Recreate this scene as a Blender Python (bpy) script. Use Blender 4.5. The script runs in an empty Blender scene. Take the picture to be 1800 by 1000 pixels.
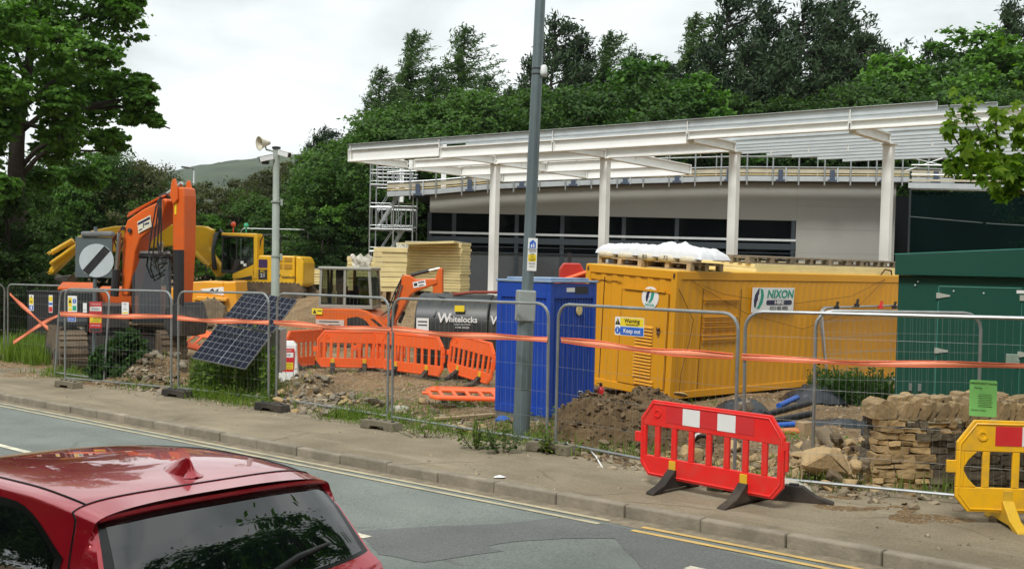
import bpy, bmesh, math, random
import numpy as np
from mathutils import Vector, Matrix, Euler
D = bpy.data; SC = bpy.context.scene; COL = SC.collection
PI = math.pi; rad = math.radians

# ------------------------------------------------------------------ camera
CH = 2.54; FPX = 1900.0; PPY = 540.0; PITCH = rad(2.17); ROLL = rad(1.3)
CAMROT = Matrix.Rotation(PI/2 - PITCH, 3, 'X') @ Matrix.Rotation(ROLL, 3, 'Z')
cd = D.cameras.new('camera'); cam = D.objects.new('camera', cd); COL.objects.link(cam)
cam.matrix_world = Matrix.Translation((0, 0, CH)) @ CAMROT.to_4x4()
cd.sensor_fit = 'HORIZONTAL'; cd.sensor_width = 36; cd.lens = 36*FPX/1800; cd.shift_y = (PPY-500)/1800
cd.clip_start = 0.05; cd.clip_end = 6000
SC.camera = cam

# ------------------------------------------------------------------ sky and sun (bright overcast)
SUN_EL = rad(52); SUN_AZ = rad(205)          # high, soft, behind the left shoulder
w = D.worlds.new('World'); SC.world = w; w.use_nodes = True
nt = w.node_tree; N = nt.nodes; L = nt.links; N.clear()
out = N.new('ShaderNodeOutputWorld'); mixs = N.new('ShaderNodeMixShader')
b1 = N.new('ShaderNodeBackground'); b2 = N.new('ShaderNodeBackground')
sky = N.new('ShaderNodeTexSky'); sky.sky_type = 'NISHITA'; sky.sun_disc = False
sky.sun_elevation = SUN_EL; sky.sun_rotation = SUN_AZ; sky.air_density = 1.0; sky.dust_density = 2.0
b1.inputs[1].default_value = 0.1; L.new(sky.outputs[0], b1.inputs[0])
tc = N.new('ShaderNodeTexCoord'); mp = N.new('ShaderNodeMapping'); mp.inputs['Scale'].default_value = (1, 1, 2.6)
mp.inputs['Location'].default_value = (0.6, 0.15, 0.35)
nz = N.new('ShaderNodeTexNoise'); nz.inputs['Scale'].default_value = 3.6; nz.inputs['Detail'].default_value = 7; nz.inputs['Roughness'].default_value = 0.52
nz.inputs['Distortion'].default_value = 0.25
cr = N.new('ShaderNodeValToRGB'); e = cr.color_ramp.elements
e[0].position = 0.35; e[0].color = (0.53, 0.575, 0.575, 1); e[1].position = 0.63; e[1].color = (0.86, 0.885, 0.875, 1)
L.new(tc.outputs['Generated'], mp.inputs[0]); L.new(mp.outputs[0], nz.inputs['Vector']); L.new(nz.outputs['Fac'], cr.inputs[0])
L.new(cr.outputs[0], b2.inputs[0]); b2.inputs[1].default_value = 0.98
mixs.inputs[0].default_value = 0.94
L.new(b1.outputs[0], mixs.inputs[1]); L.new(b2.outputs[0], mixs.inputs[2]); L.new(mixs.outputs[0], out.inputs[0])
sd = D.lights.new('sun', 'SUN'); sun = D.objects.new('sun', sd); COL.objects.link(sun)
sd.energy = 2.0; sd.angle = rad(14); sd.color = (1, 0.985, 0.96)
sun.rotation_euler = (PI/2 - SUN_EL, 0, PI - SUN_AZ)
VS = SC.view_settings; VS.view_transform = 'Standard'; VS.look = 'None'; VS.exposure = 0.56; VS.gamma = 1.0
try: VS.use_curve_mapping = False
except Exception: pass

# ------------------------------------------------------------------ frames: road direction R (left and away), N into the site
RV = np.array([-0.755, 0.656]); NV = np.array([0.656, 0.755]); RZ = math.atan2(-0.656, 0.755)
def en(e, n): return (RV[0]*e + NV[0]*n, RV[1]*e + NV[1]*n)
def smooth(a, b, x):
    t = np.clip((x-a)/(b-a), 0, 1); return t*t*(3-2*t)
def lattice(ix, iy, seed):
    h = np.sin(ix*127.1 + iy*311.7 + seed*74.7)*43758.5453
    return h - np.floor(h)
def vnoise(x, y, seed=0):
    x = np.asarray(x, float); y = np.asarray(y, float)
    ix = np.floor(x); iy = np.floor(y); fx = x-ix; fy = y-iy
    fx = fx*fx*(3-2*fx); fy = fy*fy*(3-2*fy)
    a = lattice(ix, iy, seed); b = lattice(ix+1, iy, seed); c = lattice(ix, iy+1, seed); d = lattice(ix+1, iy+1, seed)
    return (a*(1-fx)+b*fx)*(1-fy) + (c*(1-fx)+d*fx)*fy
def fbm(x, y, seed=0, oct=4):
    s = 0; a = 0.5
    for k in range(oct):
        s = s + a*(vnoise(x*2**k, y*2**k, seed+k)*2-1); a *= 0.5
    return s
MOUNDS = []
def base_z(e): return 0.172 - 0.0146*np.clip(e, -30, 45)
def gz(x, y, rough=True):
    x = np.asarray(x, float); y = np.asarray(y, float)
    e = RV[0]*x + RV[1]*y; n = NV[0]*x + NV[1]*y
    z = base_z(e)
    z = z + 1.55*smooth(23.0, 30.5, n + 0.6*fbm(e*0.2, n*0.2, 3))*smooth(9, 18, e)
    z = z + 0.55*np.exp(-(((x+9.5)/5)**2 + ((y-39)/3.5)**2))
    for (mx, my, hx_, hy_, hh_) in MOUNDS: z = z + hh_*np.exp(-(((x-mx)/hx_)**2 + ((y-my)/hy_)**2)**1.3)
    if rough:
        k = smooth(11.2, 13.0, n)
        z = z + k*(0.10*fbm(e*0.7, n*0.7, 7) + 0.07*fbm(e*2.5, n*2.5, 9)) + 0.012*fbm(e*3, n*3, 5)
        z = z - 0.14*(1-smooth(10.75, 11.75, n + 0.55*fbm(e*0.9, n*0.9, 13) + 1.0*(1-smooth(5.5, 9.5, e)) + 0.8*smooth(19, 22, e)))
        z = np.where(n < 10.4, base_z(e) - 0.5, z)
    return z
def G0(x, y): return float(gz(x, y, False))
def GZ(x, y): return float(gz(x, y, True))
def SZ(x, y): return max(GZ(x, y), float(base_z(RV[0]*x+RV[1]*y)))
def PX(x, y, z):
    q = CAMROT.transposed() @ Vector((x, y, z-CH)); return (900-q.x/q.z*FPX, PPY+q.y/q.z*FPX)
def ray(u, v):
    d = CAMROT @ Vector(((u-900)/FPX, -(v-PPY)/FPX, -1.0)); return d
def P(u, v, d):
    r = ray(u, v); t = d/r.y; return Vector((r.x*t, d, CH + r.z*t))
def G(u, v, off=0.0):
    r = ray(u, v); t = 5.0
    for k in range(60):
        x, y = r.x*t, r.y*t; z = G0(x, y) + off
        t += ((z-CH)/r.z - t)*0.5
    return Vector((r.x*t, r.y*t, CH + r.z*t))

for (u_, v_, a_, b_, h_) in ((520, 705, 0.9, 0.55, 0.42), (600, 715, 0.8, 0.5, 0.15), (258, 676, 0.95, 0.5, 0.62), (1450, 830, 0.9, 0.5, 0.16)):
    q_ = G(u_, v_); MOUNDS.append((q_.x+NV[0]*0.35, q_.y+NV[1]*0.35, a_, b_, h_))
# ------------------------------------------------------------------ materials
MATS = {}
def mat(name, col, rough=0.6, metal=0.0, var=0.12, vs=2.5, dirt=None, damt=0.35, ds=1.2, bump=0.0, bs=30, coat=0.0, spec=0.5, sub=None, island=0.0, detail=5):
    if name in MATS: return MATS[name]
    m = D.materials.new(name); m.use_nodes = True; nt = m.node_tree; N = nt.nodes; L = nt.links
    bs_ = N['Principled BSDF']; MATS[name] = m
    tc = N.new('ShaderNodeTexCoord')
    nz = N.new('ShaderNodeTexNoise'); nz.inputs['Scale'].default_value = vs; nz.inputs['Detail'].default_value = detail; nz.inputs['Roughness'].default_value = 0.65
    L.new(tc.outputs['Object'], nz.inputs['Vector'])
    mr = N.new('ShaderNodeMapRange'); mr.inputs[1].default_value = 0.3; mr.inputs[2].default_value = 0.7
    mr.inputs[3].default_value = 1-var; mr.inputs[4].default_value = 1+var
    L.new(nz.outputs['Fac'], mr.inputs[0])
    mul = N.new('ShaderNodeMixRGB'); mul.blend_type = 'MULTIPLY'; mul.inputs[0].default_value = 1
    mul.inputs[1].default_value = (*col, 1); L.new(mr.outputs[0], mul.inputs[2]); last = mul.outputs[0]
    if island:
        g = N.new('ShaderNodeNewGeometry'); r2 = N.new('ShaderNodeMapRange'); r2.inputs[3].default_value = 1-island; r2.inputs[4].default_value = 1+island
        L.new(g.outputs['Random Per Island'], r2.inputs[0]); m2 = N.new('ShaderNodeMixRGB'); m2.blend_type = 'MULTIPLY'; m2.inputs[0].default_value = 1
        L.new(last, m2.inputs[1]); L.new(r2.outputs[0], m2.inputs[2]); last = m2.outputs[0]
    if dirt:
        n2 = N.new('ShaderNodeTexNoise'); n2.inputs['Scale'].default_value = ds; n2.inputs['Detail'].default_value = 8; n2.inputs['Roughness'].default_value = 0.7
        L.new(tc.outputs['Object'], n2.inputs['Vector'])
        r3 = N.new('ShaderNodeMapRange'); r3.inputs[1].default_value = 0.45; r3.inputs[2].default_value = 0.75; r3.inputs[3].default_value = 0; r3.inputs[4].default_value = damt
        L.new(n2.outputs['Fac'], r3.inputs[0]); m3 = N.new('ShaderNodeMixRGB'); L.new(r3.outputs[0], m3.inputs[0]); L.new(last, m3.inputs[1]); m3.inputs[2].default_value = (*dirt, 1); last = m3.outputs[0]
    L.new(last, bs_.inputs['Base Color'])
    bs_.inputs['Roughness'].default_value = rough; bs_.inputs['Metallic'].default_value = metal
    bs_.inputs['Specular IOR Level'].default_value = spec; bs_.inputs['Coat Weight'].default_value = coat; bs_.inputs['Coat Roughness'].default_value = 0.03
    if bump:
        n4 = N.new('ShaderNodeTexNoise'); n4.inputs['Scale'].default_value = bs; n4.inputs['Detail'].default_value = 6
        L.new(tc.outputs['Object'], n4.inputs['Vector']); bp = N.new('ShaderNodeBump'); bp.inputs['Strength'].default_value = bump; bp.inputs['Distance'].default_value = 0.02
        L.new(n4.outputs['Fac'], bp.inputs['Height']); L.new(bp.outputs[0], bs_.inputs['Normal'])
    return m
def leaf_mat(name, c1, c2, cs=0.35, trans=0.35):
    if name in MATS: return MATS[name]
    m = D.materials.new(name); m.use_nodes = True; nt = m.node_tree; N = nt.nodes; L = nt.links; MATS[name] = m
    b = N['Principled BSDF']; o = N['Material Output']
    tc = N.new('ShaderNodeTexCoord'); nz = N.new('ShaderNodeTexNoise'); nz.inputs['Scale'].default_value = cs; nz.inputs['Detail'].default_value = 3
    L.new(tc.outputs['Object'], nz.inputs['Vector'])
    g = N.new('ShaderNodeNewGeometry'); oi = N.new('ShaderNodeObjectInfo')
    ad = N.new('ShaderNodeMath'); ad.operation = 'MULTIPLY_ADD'; ad.inputs[1].default_value = 0.45; L.new(g.outputs['Random Per Island'], ad.inputs[0]); L.new(nz.outputs['Fac'], ad.inputs[2])
    ad2 = N.new('ShaderNodeMath'); ad2.operation = 'MULTIPLY_ADD'; ad2.inputs[1].default_value = 0.35; L.new(oi.outputs['Random'], ad2.inputs[0]); L.new(ad.outputs[0], ad2.inputs[2])
    mr = N.new('ShaderNodeMapRange'); mr.inputs[1].default_value = 0.55; mr.inputs[2].default_value = 1.25; L.new(ad2.outputs[0], mr.inputs[0])
    mx = N.new('ShaderNodeMixRGB'); mx.inputs[1].default_value = (*c1, 1); mx.inputs[2].default_value = (*c2, 1); L.new(mr.outputs[0], mx.inputs[0])
    L.new(mx.outputs[0], b.inputs['Base Color']); b.inputs['Roughness'].default_value = 0.6; b.inputs['Specular IOR Level'].default_value = 0.2
    t = N.new('ShaderNodeBsdfTranslucent'); br = N.new('ShaderNodeMixRGB'); br.blend_type = 'MULTIPLY'; br.inputs[0].default_value = 1; br.inputs[2].default_value = (1.3, 1.5, 0.6, 1)
    L.new(mx.outputs[0], br.inputs[1]); L.new(br.outputs[0], t.inputs[0])
    ms = N.new('ShaderNodeMixShader'); ms.inputs[0].default_value = trans; L.new(b.outputs[0], ms.inputs[1]); L.new(t.outputs[0], ms.inputs[2]); L.new(ms.outputs[0], o.inputs[0])
    return m
def glass_mat(name, tint, alpha, rough=0.03):
    if name in MATS: return MATS[name]
    m = D.materials.new(name); m.use_nodes = True; nt = m.node_tree; N = nt.nodes; L = nt.links; MATS[name] = m
    o = N['Material Output']; N.remove(N['Principled BSDF'])
    tr = N.new('ShaderNodeBsdfTransparent'); tr.inputs[0].default_value = (*tint, 1); gl = N.new('ShaderNodeBsdfGlossy'); gl.inputs['Roughness'].default_value = rough
    fr = N.new('ShaderNodeFresnel'); fr.inputs[0].default_value = 1.5
    ma = N.new('ShaderNodeMath'); ma.operation = 'MULTIPLY_ADD'; ma.inputs[1].default_value = 1.0; ma.inputs[2].default_value = alpha; L.new(fr.outputs[0], ma.inputs[0])
    ms = N.new('ShaderNodeMixShader'); L.new(ma.outputs[0], ms.inputs[0]); L.new(tr.outputs[0], ms.inputs[1]); L.new(gl.outputs[0], ms.inputs[2]); L.new(ms.outputs[0], o.inputs[0])
    return m
DUST = (0.27, 0.2, 0.12)
GALV = lambda: mat('galvanised steel', (0.36, 0.38, 0.38), 0.42, 0.75, 0.15, 6, (0.25, 0.2, 0.14), 0.25)
WIRE = lambda: mat('fence wire', (0.42, 0.44, 0.43), 0.45, 0.6, 0.05)
WSTEEL = lambda: mat('white painted steel', (0.80, 0.80, 0.765), 0.5, 0, 0.04, 1.5, (0.45, 0.42, 0.36), 0.12, 0.8)
RUBBER = lambda: mat('black rubber', (0.022, 0.019, 0.016), 0.8, 0, 0.2, 5, DUST, 0.25, 3)
BLACK = lambda: mat('black plastic', (0.02, 0.02, 0.022), 0.5, 0, 0.1)
DSTEEL = lambda: mat('dark steel', (0.06, 0.06, 0.062), 0.5, 0.5, 0.2, 4, DUST, 0.4, 2)
WHITEP = lambda: mat('white plastic', (0.72, 0.73, 0.71), 0.5, 0, 0.05, 4, (0.4, 0.36, 0.3), 0.15)
TIMBER = lambda: mat('pallet timber', (0.42, 0.30, 0.17), 0.8, 0, 0.3, 6, (0.18, 0.14, 0.1), 0.4, 2, island=0.25)
ORANGEP = lambda: mat('orange barrier plastic', (0.90, 0.125, 0.018), 0.5, 0, 0.08, 2, DUST, 0.3, 2.5)

# ------------------------------------------------------------------ mesh builder
def flat_mesh(name, V, F):
    me = D.meshes.new(name); V = np.asarray(V, np.float32); F = np.asarray(F, np.int32)
    me.vertices.add(len(V)); me.vertices.foreach_set('co', V.ravel())
    k = F.shape[1]; me.loops.add(F.size); me.loops.foreach_set('vertex_index', F.ravel())
    me.polygons.add(len(F)); me.polygons.foreach_set('loop_start', np.arange(0, F.size, k, dtype=np.int32))
    try: me.polygons.foreach_set('loop_total', np.full(len(F), k, np.int32))
    except Exception: pass
    me.update(calc_edges=True); return me
class MB:
    def __init__(s): s.v = []; s.f = []; s.parts = []
    def add(s, vs, fs, M=None):
        k = len(s.v); kf = len(s.f)
        if M is not None: vs = [tuple(M @ Vector(p)) for p in vs]
        s.v.extend([tuple(p) for p in vs]); s.f.extend([tuple(i+k for i in f) for f in fs]); s.parts.append((k, len(s.v), kf, len(s.f))); return s
    def box(s, x0, x1, y0, y1, z0, z1, M=None):
        return s.add([(x0,y0,z0),(x1,y0,z0),(x1,y1,z0),(x0,y1,z0),(x0,y0,z1),(x1,y0,z1),(x1,y1,z1),(x0,y1,z1)],
            [(0,3,2,1),(4,5,6,7),(0,1,5,4),(1,2,6,5),(2,3,7,6),(3,0,4,7)], M)
    def bar(s, p, q, w, h, up=(0,0,1)):
        p = Vector(p); q = Vector(q); d = q-p; l = d.length; x = d/l; up = Vector(up)
        if abs(x.dot(up)) > 0.99: up = Vector((0,1,0))
        y = up.cross(x).normalized(); z = x.cross(y)
        M = Matrix.Translation(p) @ Matrix((x, y, z)).transposed().to_4x4()
        return s.box(0, l, -w/2, w/2, -h/2, h/2, M)
    def tube(s, pts, r, n=8, closed=False):
        pts = [Vector(p) for p in pts]; k = len(pts); rs = r if isinstance(r, (list, tuple)) else [r]*k
        vs = []; up0 = None
        for i, p in enumerate(pts):
            a = pts[i-1] if (i > 0 or closed) else p; b = pts[(i+1) % k] if (i < k-1 or closed) else p
            t = (b-a).normalized()
            if up0 is None:
                up0 = Vector((0,0,1)) if abs(t.z) < 0.9 else Vector((1,0,0))
            x = up0.cross(t)
            if x.length < 1e-5: x = Vector((1,0,0)).cross(t)
            x.normalize(); y = t.cross(x); up0 = y
            for j in range(n):
                an = 2*PI*j/n; vs.append(p + (x*math.cos(an) + y*math.sin(an))*rs[i])
        fs = []
        for i in range(k if closed else k-1):
            for j in range(n):
                fs.append((i*n+j, i*n+(j+1) % n, ((i+1) % k)*n+(j+1) % n, ((i+1) % k)*n+j))
        if not closed: fs.append(tuple(range(n-1,-1,-1))); fs.append(tuple((k-1)*n+j for j in range(n)))
        return s.add(vs, fs)
    def prism(s, poly, y0, y1, M=None):          # polygon in x,z extruded along y
        k = len(poly); a = sum(poly[i][0]*poly[(i+1)%k][1]-poly[(i+1)%k][0]*poly[i][1] for i in range(k))
        if a < 0: poly = poly[::-1]
        vs = [(x, y0, z) for x, z in poly] + [(x, y1, z) for x, z in poly]
        fs = [tuple(range(k)), tuple(range(2*k-1, k-1, -1))] + [(i, i+k, (i+1) % k + k, (i+1) % k) for i in range(k)]
        return s.add(vs, fs, M)
    def disc(s, c, r, y0, y1, n=28, M=None):
        return s.prism([(c[0]+r*math.cos(2*PI*i/n), c[1]+r*math.sin(2*PI*i/n)) for i in range(n)], y0, y1, M)
    def lathe(s, prof, n=20, M=None):            # profile of (radius, z)
        vs = []; fs = []; k = len(prof)
        for r, z in prof:
            for j in range(n): vs.append((r*math.cos(2*PI*j/n), r*math.sin(2*PI*j/n), z))
        for i in range(k-1):
            for j in range(n): fs.append((i*n+j, i*n+(j+1)%n, (i+1)*n+(j+1)%n, (i+1)*n+j))
        fs.append(tuple(range(n-1,-1,-1))); fs.append(tuple((k-1)*n+j for j in range(n)))
        return s.add(vs, fs, M)
    def mesh(s, name):
        me = D.meshes.new(name); me.from_pydata(s.v, [], s.f); me.update(); return me
    def build(s, name, m, parent=None, smooth_=False, bevel=0.0, seg=2):
        if name in ('frame_rail', 'panel_joint', 'panel_gap', 'post_socket', 'bolt', 'roof_rail') and len(s.parts) > 1:
            for (v0, v1, f0, f1) in s.parts:
                q = MB(); q.v = s.v[v0:v1]; q.f = [tuple(i-v0 for i in f) for f in s.f[f0:f1]]; o = link(name, q.mesh(name), m, parent, smooth_, bevel, seg)
            return o
        return link(name, s.mesh(name), m, parent, smooth_, bevel, seg)
def link(name, me, m, parent=None, smooth_=False, bevel=0.0, seg=2):
    o = D.objects.new(name, me); COL.objects.link(o)
    if callable(m) and not isinstance(m, bpy.types.Material): m = m()
    if m is not None and not me.materials: me.materials.append(m)
    if parent is not None: o.parent = parent
    if smooth_:
        me.polygons.foreach_set('use_smooth', np.ones(len(me.polygons), bool))
        if smooth_ == 'auto':
            try: me.set_sharp_from_angle(angle=rad(35))
            except Exception: pass
    if bevel:
        b = o.modifiers.new('bevel', 'BEVEL'); b.width = bevel; b.segments = seg; b.limit_method = 'ANGLE'; b.angle_limit = rad(40)
    return o
def tag(o, label=None, cat=None, group=None, kind=None):
    if label: o['label'] = label
    if cat: o['category'] = cat
    if group: o['group'] = group
    if kind: o['kind'] = kind
    return o
def thing(name, label, cat, loc=(0,0,0), rz=0.0, group=None, rot=None):
    o = D.objects.new(name, None); COL.objects.link(o); o.location = loc; o.empty_display_size = 0.2
    o.rotation_euler = rot if rot is not None else (0, 0, rz)
    return tag(o, label, cat, group)
def dup(root, loc=None, rot=None, label=None, group=None, scale=None):
    def cp(o, par):
        c = o.copy(); COL.objects.link(c); c.parent = par
        for ch in o.children: cp(ch, c)
        return c
    c = cp(root, None)
    if loc is not None: c.location = loc
    if rot is not None: c.rotation_euler = rot if hasattr(rot, '__len__') else (0, 0, rot)
    if scale is not None: c.scale = scale if hasattr(scale, '__len__') else (scale,)*3
    if label: c['label'] = label
    if group: c['group'] = group
    return c
def text(s, size, m, parent, loc, rot=(PI/2,0,0), name='lettering', align='CENTER', shear=0.0, bold=0.0, xs=1.0, thick=0.001):
    cu = D.curves.new('t', 'FONT'); cu.body = s; cu.size = size; cu.align_x = align; cu.align_y = 'CENTER'; cu.shear = shear; cu.offset = bold; cu.extrude = thick; cu.resolution_u = 3
    o = D.objects.new('t', cu); COL.objects.link(o)
    dg = bpy.context.evaluated_depsgraph_get(); me = D.meshes.new_from_object(o.evaluated_get(dg)); me.name = name
    D.objects.remove(o); me.materials.clear()
    ob = link(name, me, m, parent); ob.location = loc; ob.rotation_euler = rot; ob.scale = (xs, 1, 1)
    return ob
def rr(w, h, r, n=5):                                # rounded rectangle, centred
    pts = []
    for cx, cy, a in ((w/2-r, h/2-r, 0), (-w/2+r, h/2-r, PI/2), (-w/2+r, -h/2+r, PI), (w/2-r, -h/2+r, 1.5*PI)):
        for i in range(n+1): pts.append((cx+r*math.cos(a+i*PI/2/n), cy+r*math.sin(a+i*PI/2/n)))
    return pts
def shift(poly, dx, dz): return [(x+dx, z+dz) for x, z in poly]
col_ = lambda n, c, r=0.5: mat(n, c, r, 0, 0.04, 4, (0.3, 0.27, 0.22), 0.12)
RED = lambda: col_('sign red', (0.62, 0.02, 0.025)); YEL = lambda: col_('sign yellow', (0.82, 0.62, 0.02)); BLU = lambda: col_('sign blue', (0.02, 0.12, 0.52))
WHT = lambda: col_('sign white', (0.78, 0.78, 0.76)); BLK = lambda: col_('sign black', (0.015, 0.015, 0.018)); GRN = lambda: col_('sign green', (0.02, 0.36, 0.20))
# ------------------------------------------------------------------ ground, road, pavement
def axis(lo, hi, step, far, g=1.22):
    a = list(np.arange(lo, hi, step)); s = step
    x = a[-1]
    while x < far: s *= g; x += s; a.append(x)
    x = a[0]; s = step; b = []
    while x > -far: s *= g; x -= s; b.append(x)
    return np.array(b[::-1] + a)
EA = axis(-4, 34, 0.11, 2600); NA = axis(10.2, 13.2, 0.06, 13.2); NA = np.concatenate([axis(10.2, 10.3, 0.17, 2600)[:-1][axis(10.2, 10.3, 0.17, 2600)[:-1] < 10.15], np.arange(10.2, 13.2, 0.06), axis(13.2, 33, 0.17, 2600)[axis(13.2, 33, 0.17, 2600) >= 13.19]])
EE, NN = np.meshgrid(EA, NA, indexing='ij'); X = RV[0]*EE+NV[0]*NN; Y = RV[1]*EE+NV[1]*NN; Z = gz(X, Y)
ni, nj = EE.shape; idx = np.arange(ni*nj).reshape(ni, nj)
F = np.stack([idx[:-1,:-1], idx[:-1,1:], idx[1:,1:], idx[1:,:-1]], -1).reshape(-1, 4)[:, ::-1]
me = flat_mesh('ground', np.stack([X, Y, Z], -1).reshape(-1, 3), F)
def ground_mat():
    m = D.materials.new('site earth'); m.use_nodes = True; nt = m.node_tree; N = nt.nodes; L = nt.links; b = N['Principled BSDF']
    tc = N.new('ShaderNodeTexCoord')
    def noise(s, d=8, r=0.65):
        n = N.new('ShaderNodeTexNoise'); n.inputs['Scale'].default_value = s; n.inputs['Detail'].default_value = d; n.inputs['Roughness'].default_value = r; L.new(tc.outputs['Object'], n.inputs['Vector']); return n.outputs['Fac']
    def ramp(f, *st):
        r = N.new('ShaderNodeValToRGB'); e = r.color_ramp.elements
        while len(e) < len(st): e.new(0.5)
        for k, (p, c) in enumerate(st): e[k].position = p; e[k].color = (*c, 1)
        L.new(f, r.inputs[0]); return r.outputs[0]
    def mix(f, a, c, bt='MIX'):
        x = N.new('ShaderNodeMixRGB'); x.blend_type = bt
        if isinstance(f, float): x.inputs[0].default_value = f
        else: L.new(f, x.inputs[0])
        L.new(a, x.inputs[1]); L.new(c, x.inputs[2]); return x.outputs[0]
    base = ramp(noise(0.9), (0.3, (0.12, 0.076, 0.036)), (0.5, (0.225, 0.15, 0.076)), (0.7, (0.31, 0.222, 0.122)))
    fine = ramp(noise(9), (0.3, (0.55, 0.53, 0.5)), (0.7, (1.35, 1.32, 1.28)))
    c = mix(1.0, base, fine, 'MULTIPLY')
    st = ramp(noise(26, 3), (0.56, (0, 0, 0)), (0.62, (1, 1, 1)))
    stones = ramp(noise(50, 2), (0.3, (0.2, 0.17, 0.13)), (0.7, (0.5, 0.44, 0.34)))
    c = mix(st, c, stones)
    gr = ramp(noise(0.55, 6), (0.60, (0, 0, 0)), (0.70, (0.8, 0.8, 0.8)))
    g2 = ramp(noise(14, 4), (0.3, (0.035, 0.06, 0.012)), (0.7, (0.13, 0.17, 0.035)))
    c = mix(gr, c, g2)
    L.new(c, b.inputs['Base Color']); b.inputs['Roughness'].default_value = 0.95; b.inputs['Specular IOR Level'].default_value = 0.15
    bp = N.new('ShaderNodeBump'); bp.inputs['Strength'].default_value = 0.9; bp.inputs['Distance'].default_value = 0.05
    L.new(noise(14, 8, 0.75), bp.inputs['Height']); L.new(bp.outputs[0], b.inputs['Normal']); return m
tag(link('ground', me, ground_mat(), None, True), kind='structure')

def strip(name, n0, n1, off, m, e0=-60, e1=420, th=0, step=2.0, nn=2, kind='structure', rough=0.0):
    es = np.arange(e0, e1+0.01, step) if e1-e0 > step else np.array([e0, e1]); ns = np.linspace(n0, n1, nn)
    A, B = np.meshgrid(es, ns, indexing='ij'); x, y = RV[0]*A+NV[0]*B, RV[1]*A+NV[1]*B; z = base_z(A)+off
    if rough: z = z + rough*fbm(A*0.8, B*0.8, 31)
    i = np.arange(A.size).reshape(A.shape); F = np.stack([i[:-1,:-1], i[1:,:-1], i[1:,1:], i[:-1,1:]], -1).reshape(-1, 4)[:, ::-1]
    o = link(name, flat_mesh(name, np.stack([x, y, z], -1).reshape(-1, 3), F), m); 
    if kind: tag(o, kind=kind)
    return o
def tarmac(name, c1, c2, grit=0.35, big=0.22, stain=(0.2, 0.17, 0.12), samt=0.3, cracks=0.0):
    m = D.materials.new(name); m.use_nodes = True; nt = m.node_tree; N = nt.nodes; L = nt.links; b = N['Principled BSDF']; tc = N.new('ShaderNodeTexCoord')
    mp = N.new('ShaderNodeMapping'); mp.inputs['Rotation'].default_value = (0, 0, -math.atan2(0.656, -0.755)); L.new(tc.outputs['Object'], mp.inputs[0])
    mp2 = N.new('ShaderNodeMapping'); mp2.inputs['Scale'].default_value = (0.16, 1, 1); L.new(mp.outputs[0], mp2.inputs[0])
    def noise(v, s, d=6, r=0.6):
        n = N.new('ShaderNodeTexNoise'); n.inputs['Scale'].default_value = s; n.inputs['Detail'].default_value = d; n.inputs['Roughness'].default_value = r; L.new(v, n.inputs['Vector']); return n.outputs['Fac']
    mx = N.new('ShaderNodeMixRGB'); L.new(noise(mp2.outputs[0], 1.1, 7), mx.inputs[0]); mx.inputs[1].default_value = (*c1, 1); mx.inputs[2].default_value = (*c2, 1)
    g = N.new('ShaderNodeMapRange'); g.inputs[1].default_value = 0.3; g.inputs[2].default_value = 0.7; g.inputs[3].default_value = 1-grit; g.inputs[4].default_value = 1+grit; L.new(noise(tc.outputs['Object'], 42, 5, 0.8), g.inputs[0])
    m1 = N.new('ShaderNodeMixRGB'); m1.blend_type = 'MULTIPLY'; m1.inputs[0].default_value = 1; L.new(mx.outputs[0], m1.inputs[1]); L.new(g.outputs[0], m1.inputs[2])
    g2 = N.new('ShaderNodeMapRange'); g2.inputs[1].default_value = 0.3; g2.inputs[2].default_value = 0.7; g2.inputs[3].default_value = 1-big; g2.inputs[4].default_value = 1+big; L.new(noise(mp.outputs[0], 0.8, 6), g2.inputs[0])
    m2 = N.new('ShaderNodeMixRGB'); m2.blend_type = 'MULTIPLY'; m2.inputs[0].default_value = 1; L.new(m1.outputs[0], m2.inputs[1]); L.new(g2.outputs[0], m2.inputs[2])
    s = N.new('ShaderNodeMapRange'); s.inputs[1].default_value = 0.52; s.inputs[2].default_value = 0.72; s.inputs[3].default_value = 0; s.inputs[4].default_value = samt; L.new(noise(mp2.outputs[0], 2.3, 9, 0.7), s.inputs[0])
    m3 = N.new('ShaderNodeMixRGB'); L.new(s.outputs[0], m3.inputs[0]); L.new(m2.outputs[0], m3.inputs[1]); m3.inputs[2].default_value = (*stain, 1); last = m3.outputs[0]
    if cracks:
        v = N.new('ShaderNodeTexVoronoi'); v.feature = 'DISTANCE_TO_EDGE'; v.inputs['Scale'].default_value = 0.55
        wv = N.new('ShaderNodeMixRGB'); wv.inputs[0].default_value = 0.22; L.new(tc.outputs['Object'], wv.inputs[1]); nn_ = N.new('ShaderNodeTexNoise'); nn_.inputs['Scale'].default_value = 2.2; nn_.inputs['Detail'].default_value = 6
        L.new(tc.outputs['Object'], nn_.inputs['Vector']); L.new(nn_.outputs['Color'], wv.inputs[2]); L.new(wv.outputs[0], v.inputs['Vector'])
        k = N.new('ShaderNodeMapRange'); k.inputs[1].default_value = 0.004; k.inputs[2].default_value = 0.012; k.inputs[3].default_value = cracks; k.inputs[4].default_value = 0; L.new(v.outputs['Distance'], k.inputs[0])
        gate = N.new('ShaderNodeMapRange'); gate.inputs[1].default_value = 0.5; gate.inputs[2].default_value = 0.6; L.new(noise(tc.outputs['Object'], 0.5, 3), gate.inputs[0])
        mm = N.new('ShaderNodeMath'); mm.operation = 'MULTIPLY'; L.new(k.outputs[0], mm.inputs[0]); L.new(gate.outputs[0], mm.inputs[1])
        m4 = N.new('ShaderNodeMixRGB'); L.new(mm.outputs[0], m4.inputs[0]); L.new(last, m4.inputs[1]); m4.inputs[2].default_value = (0.05, 0.04, 0.03, 1); last = m4.outputs[0]
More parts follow.
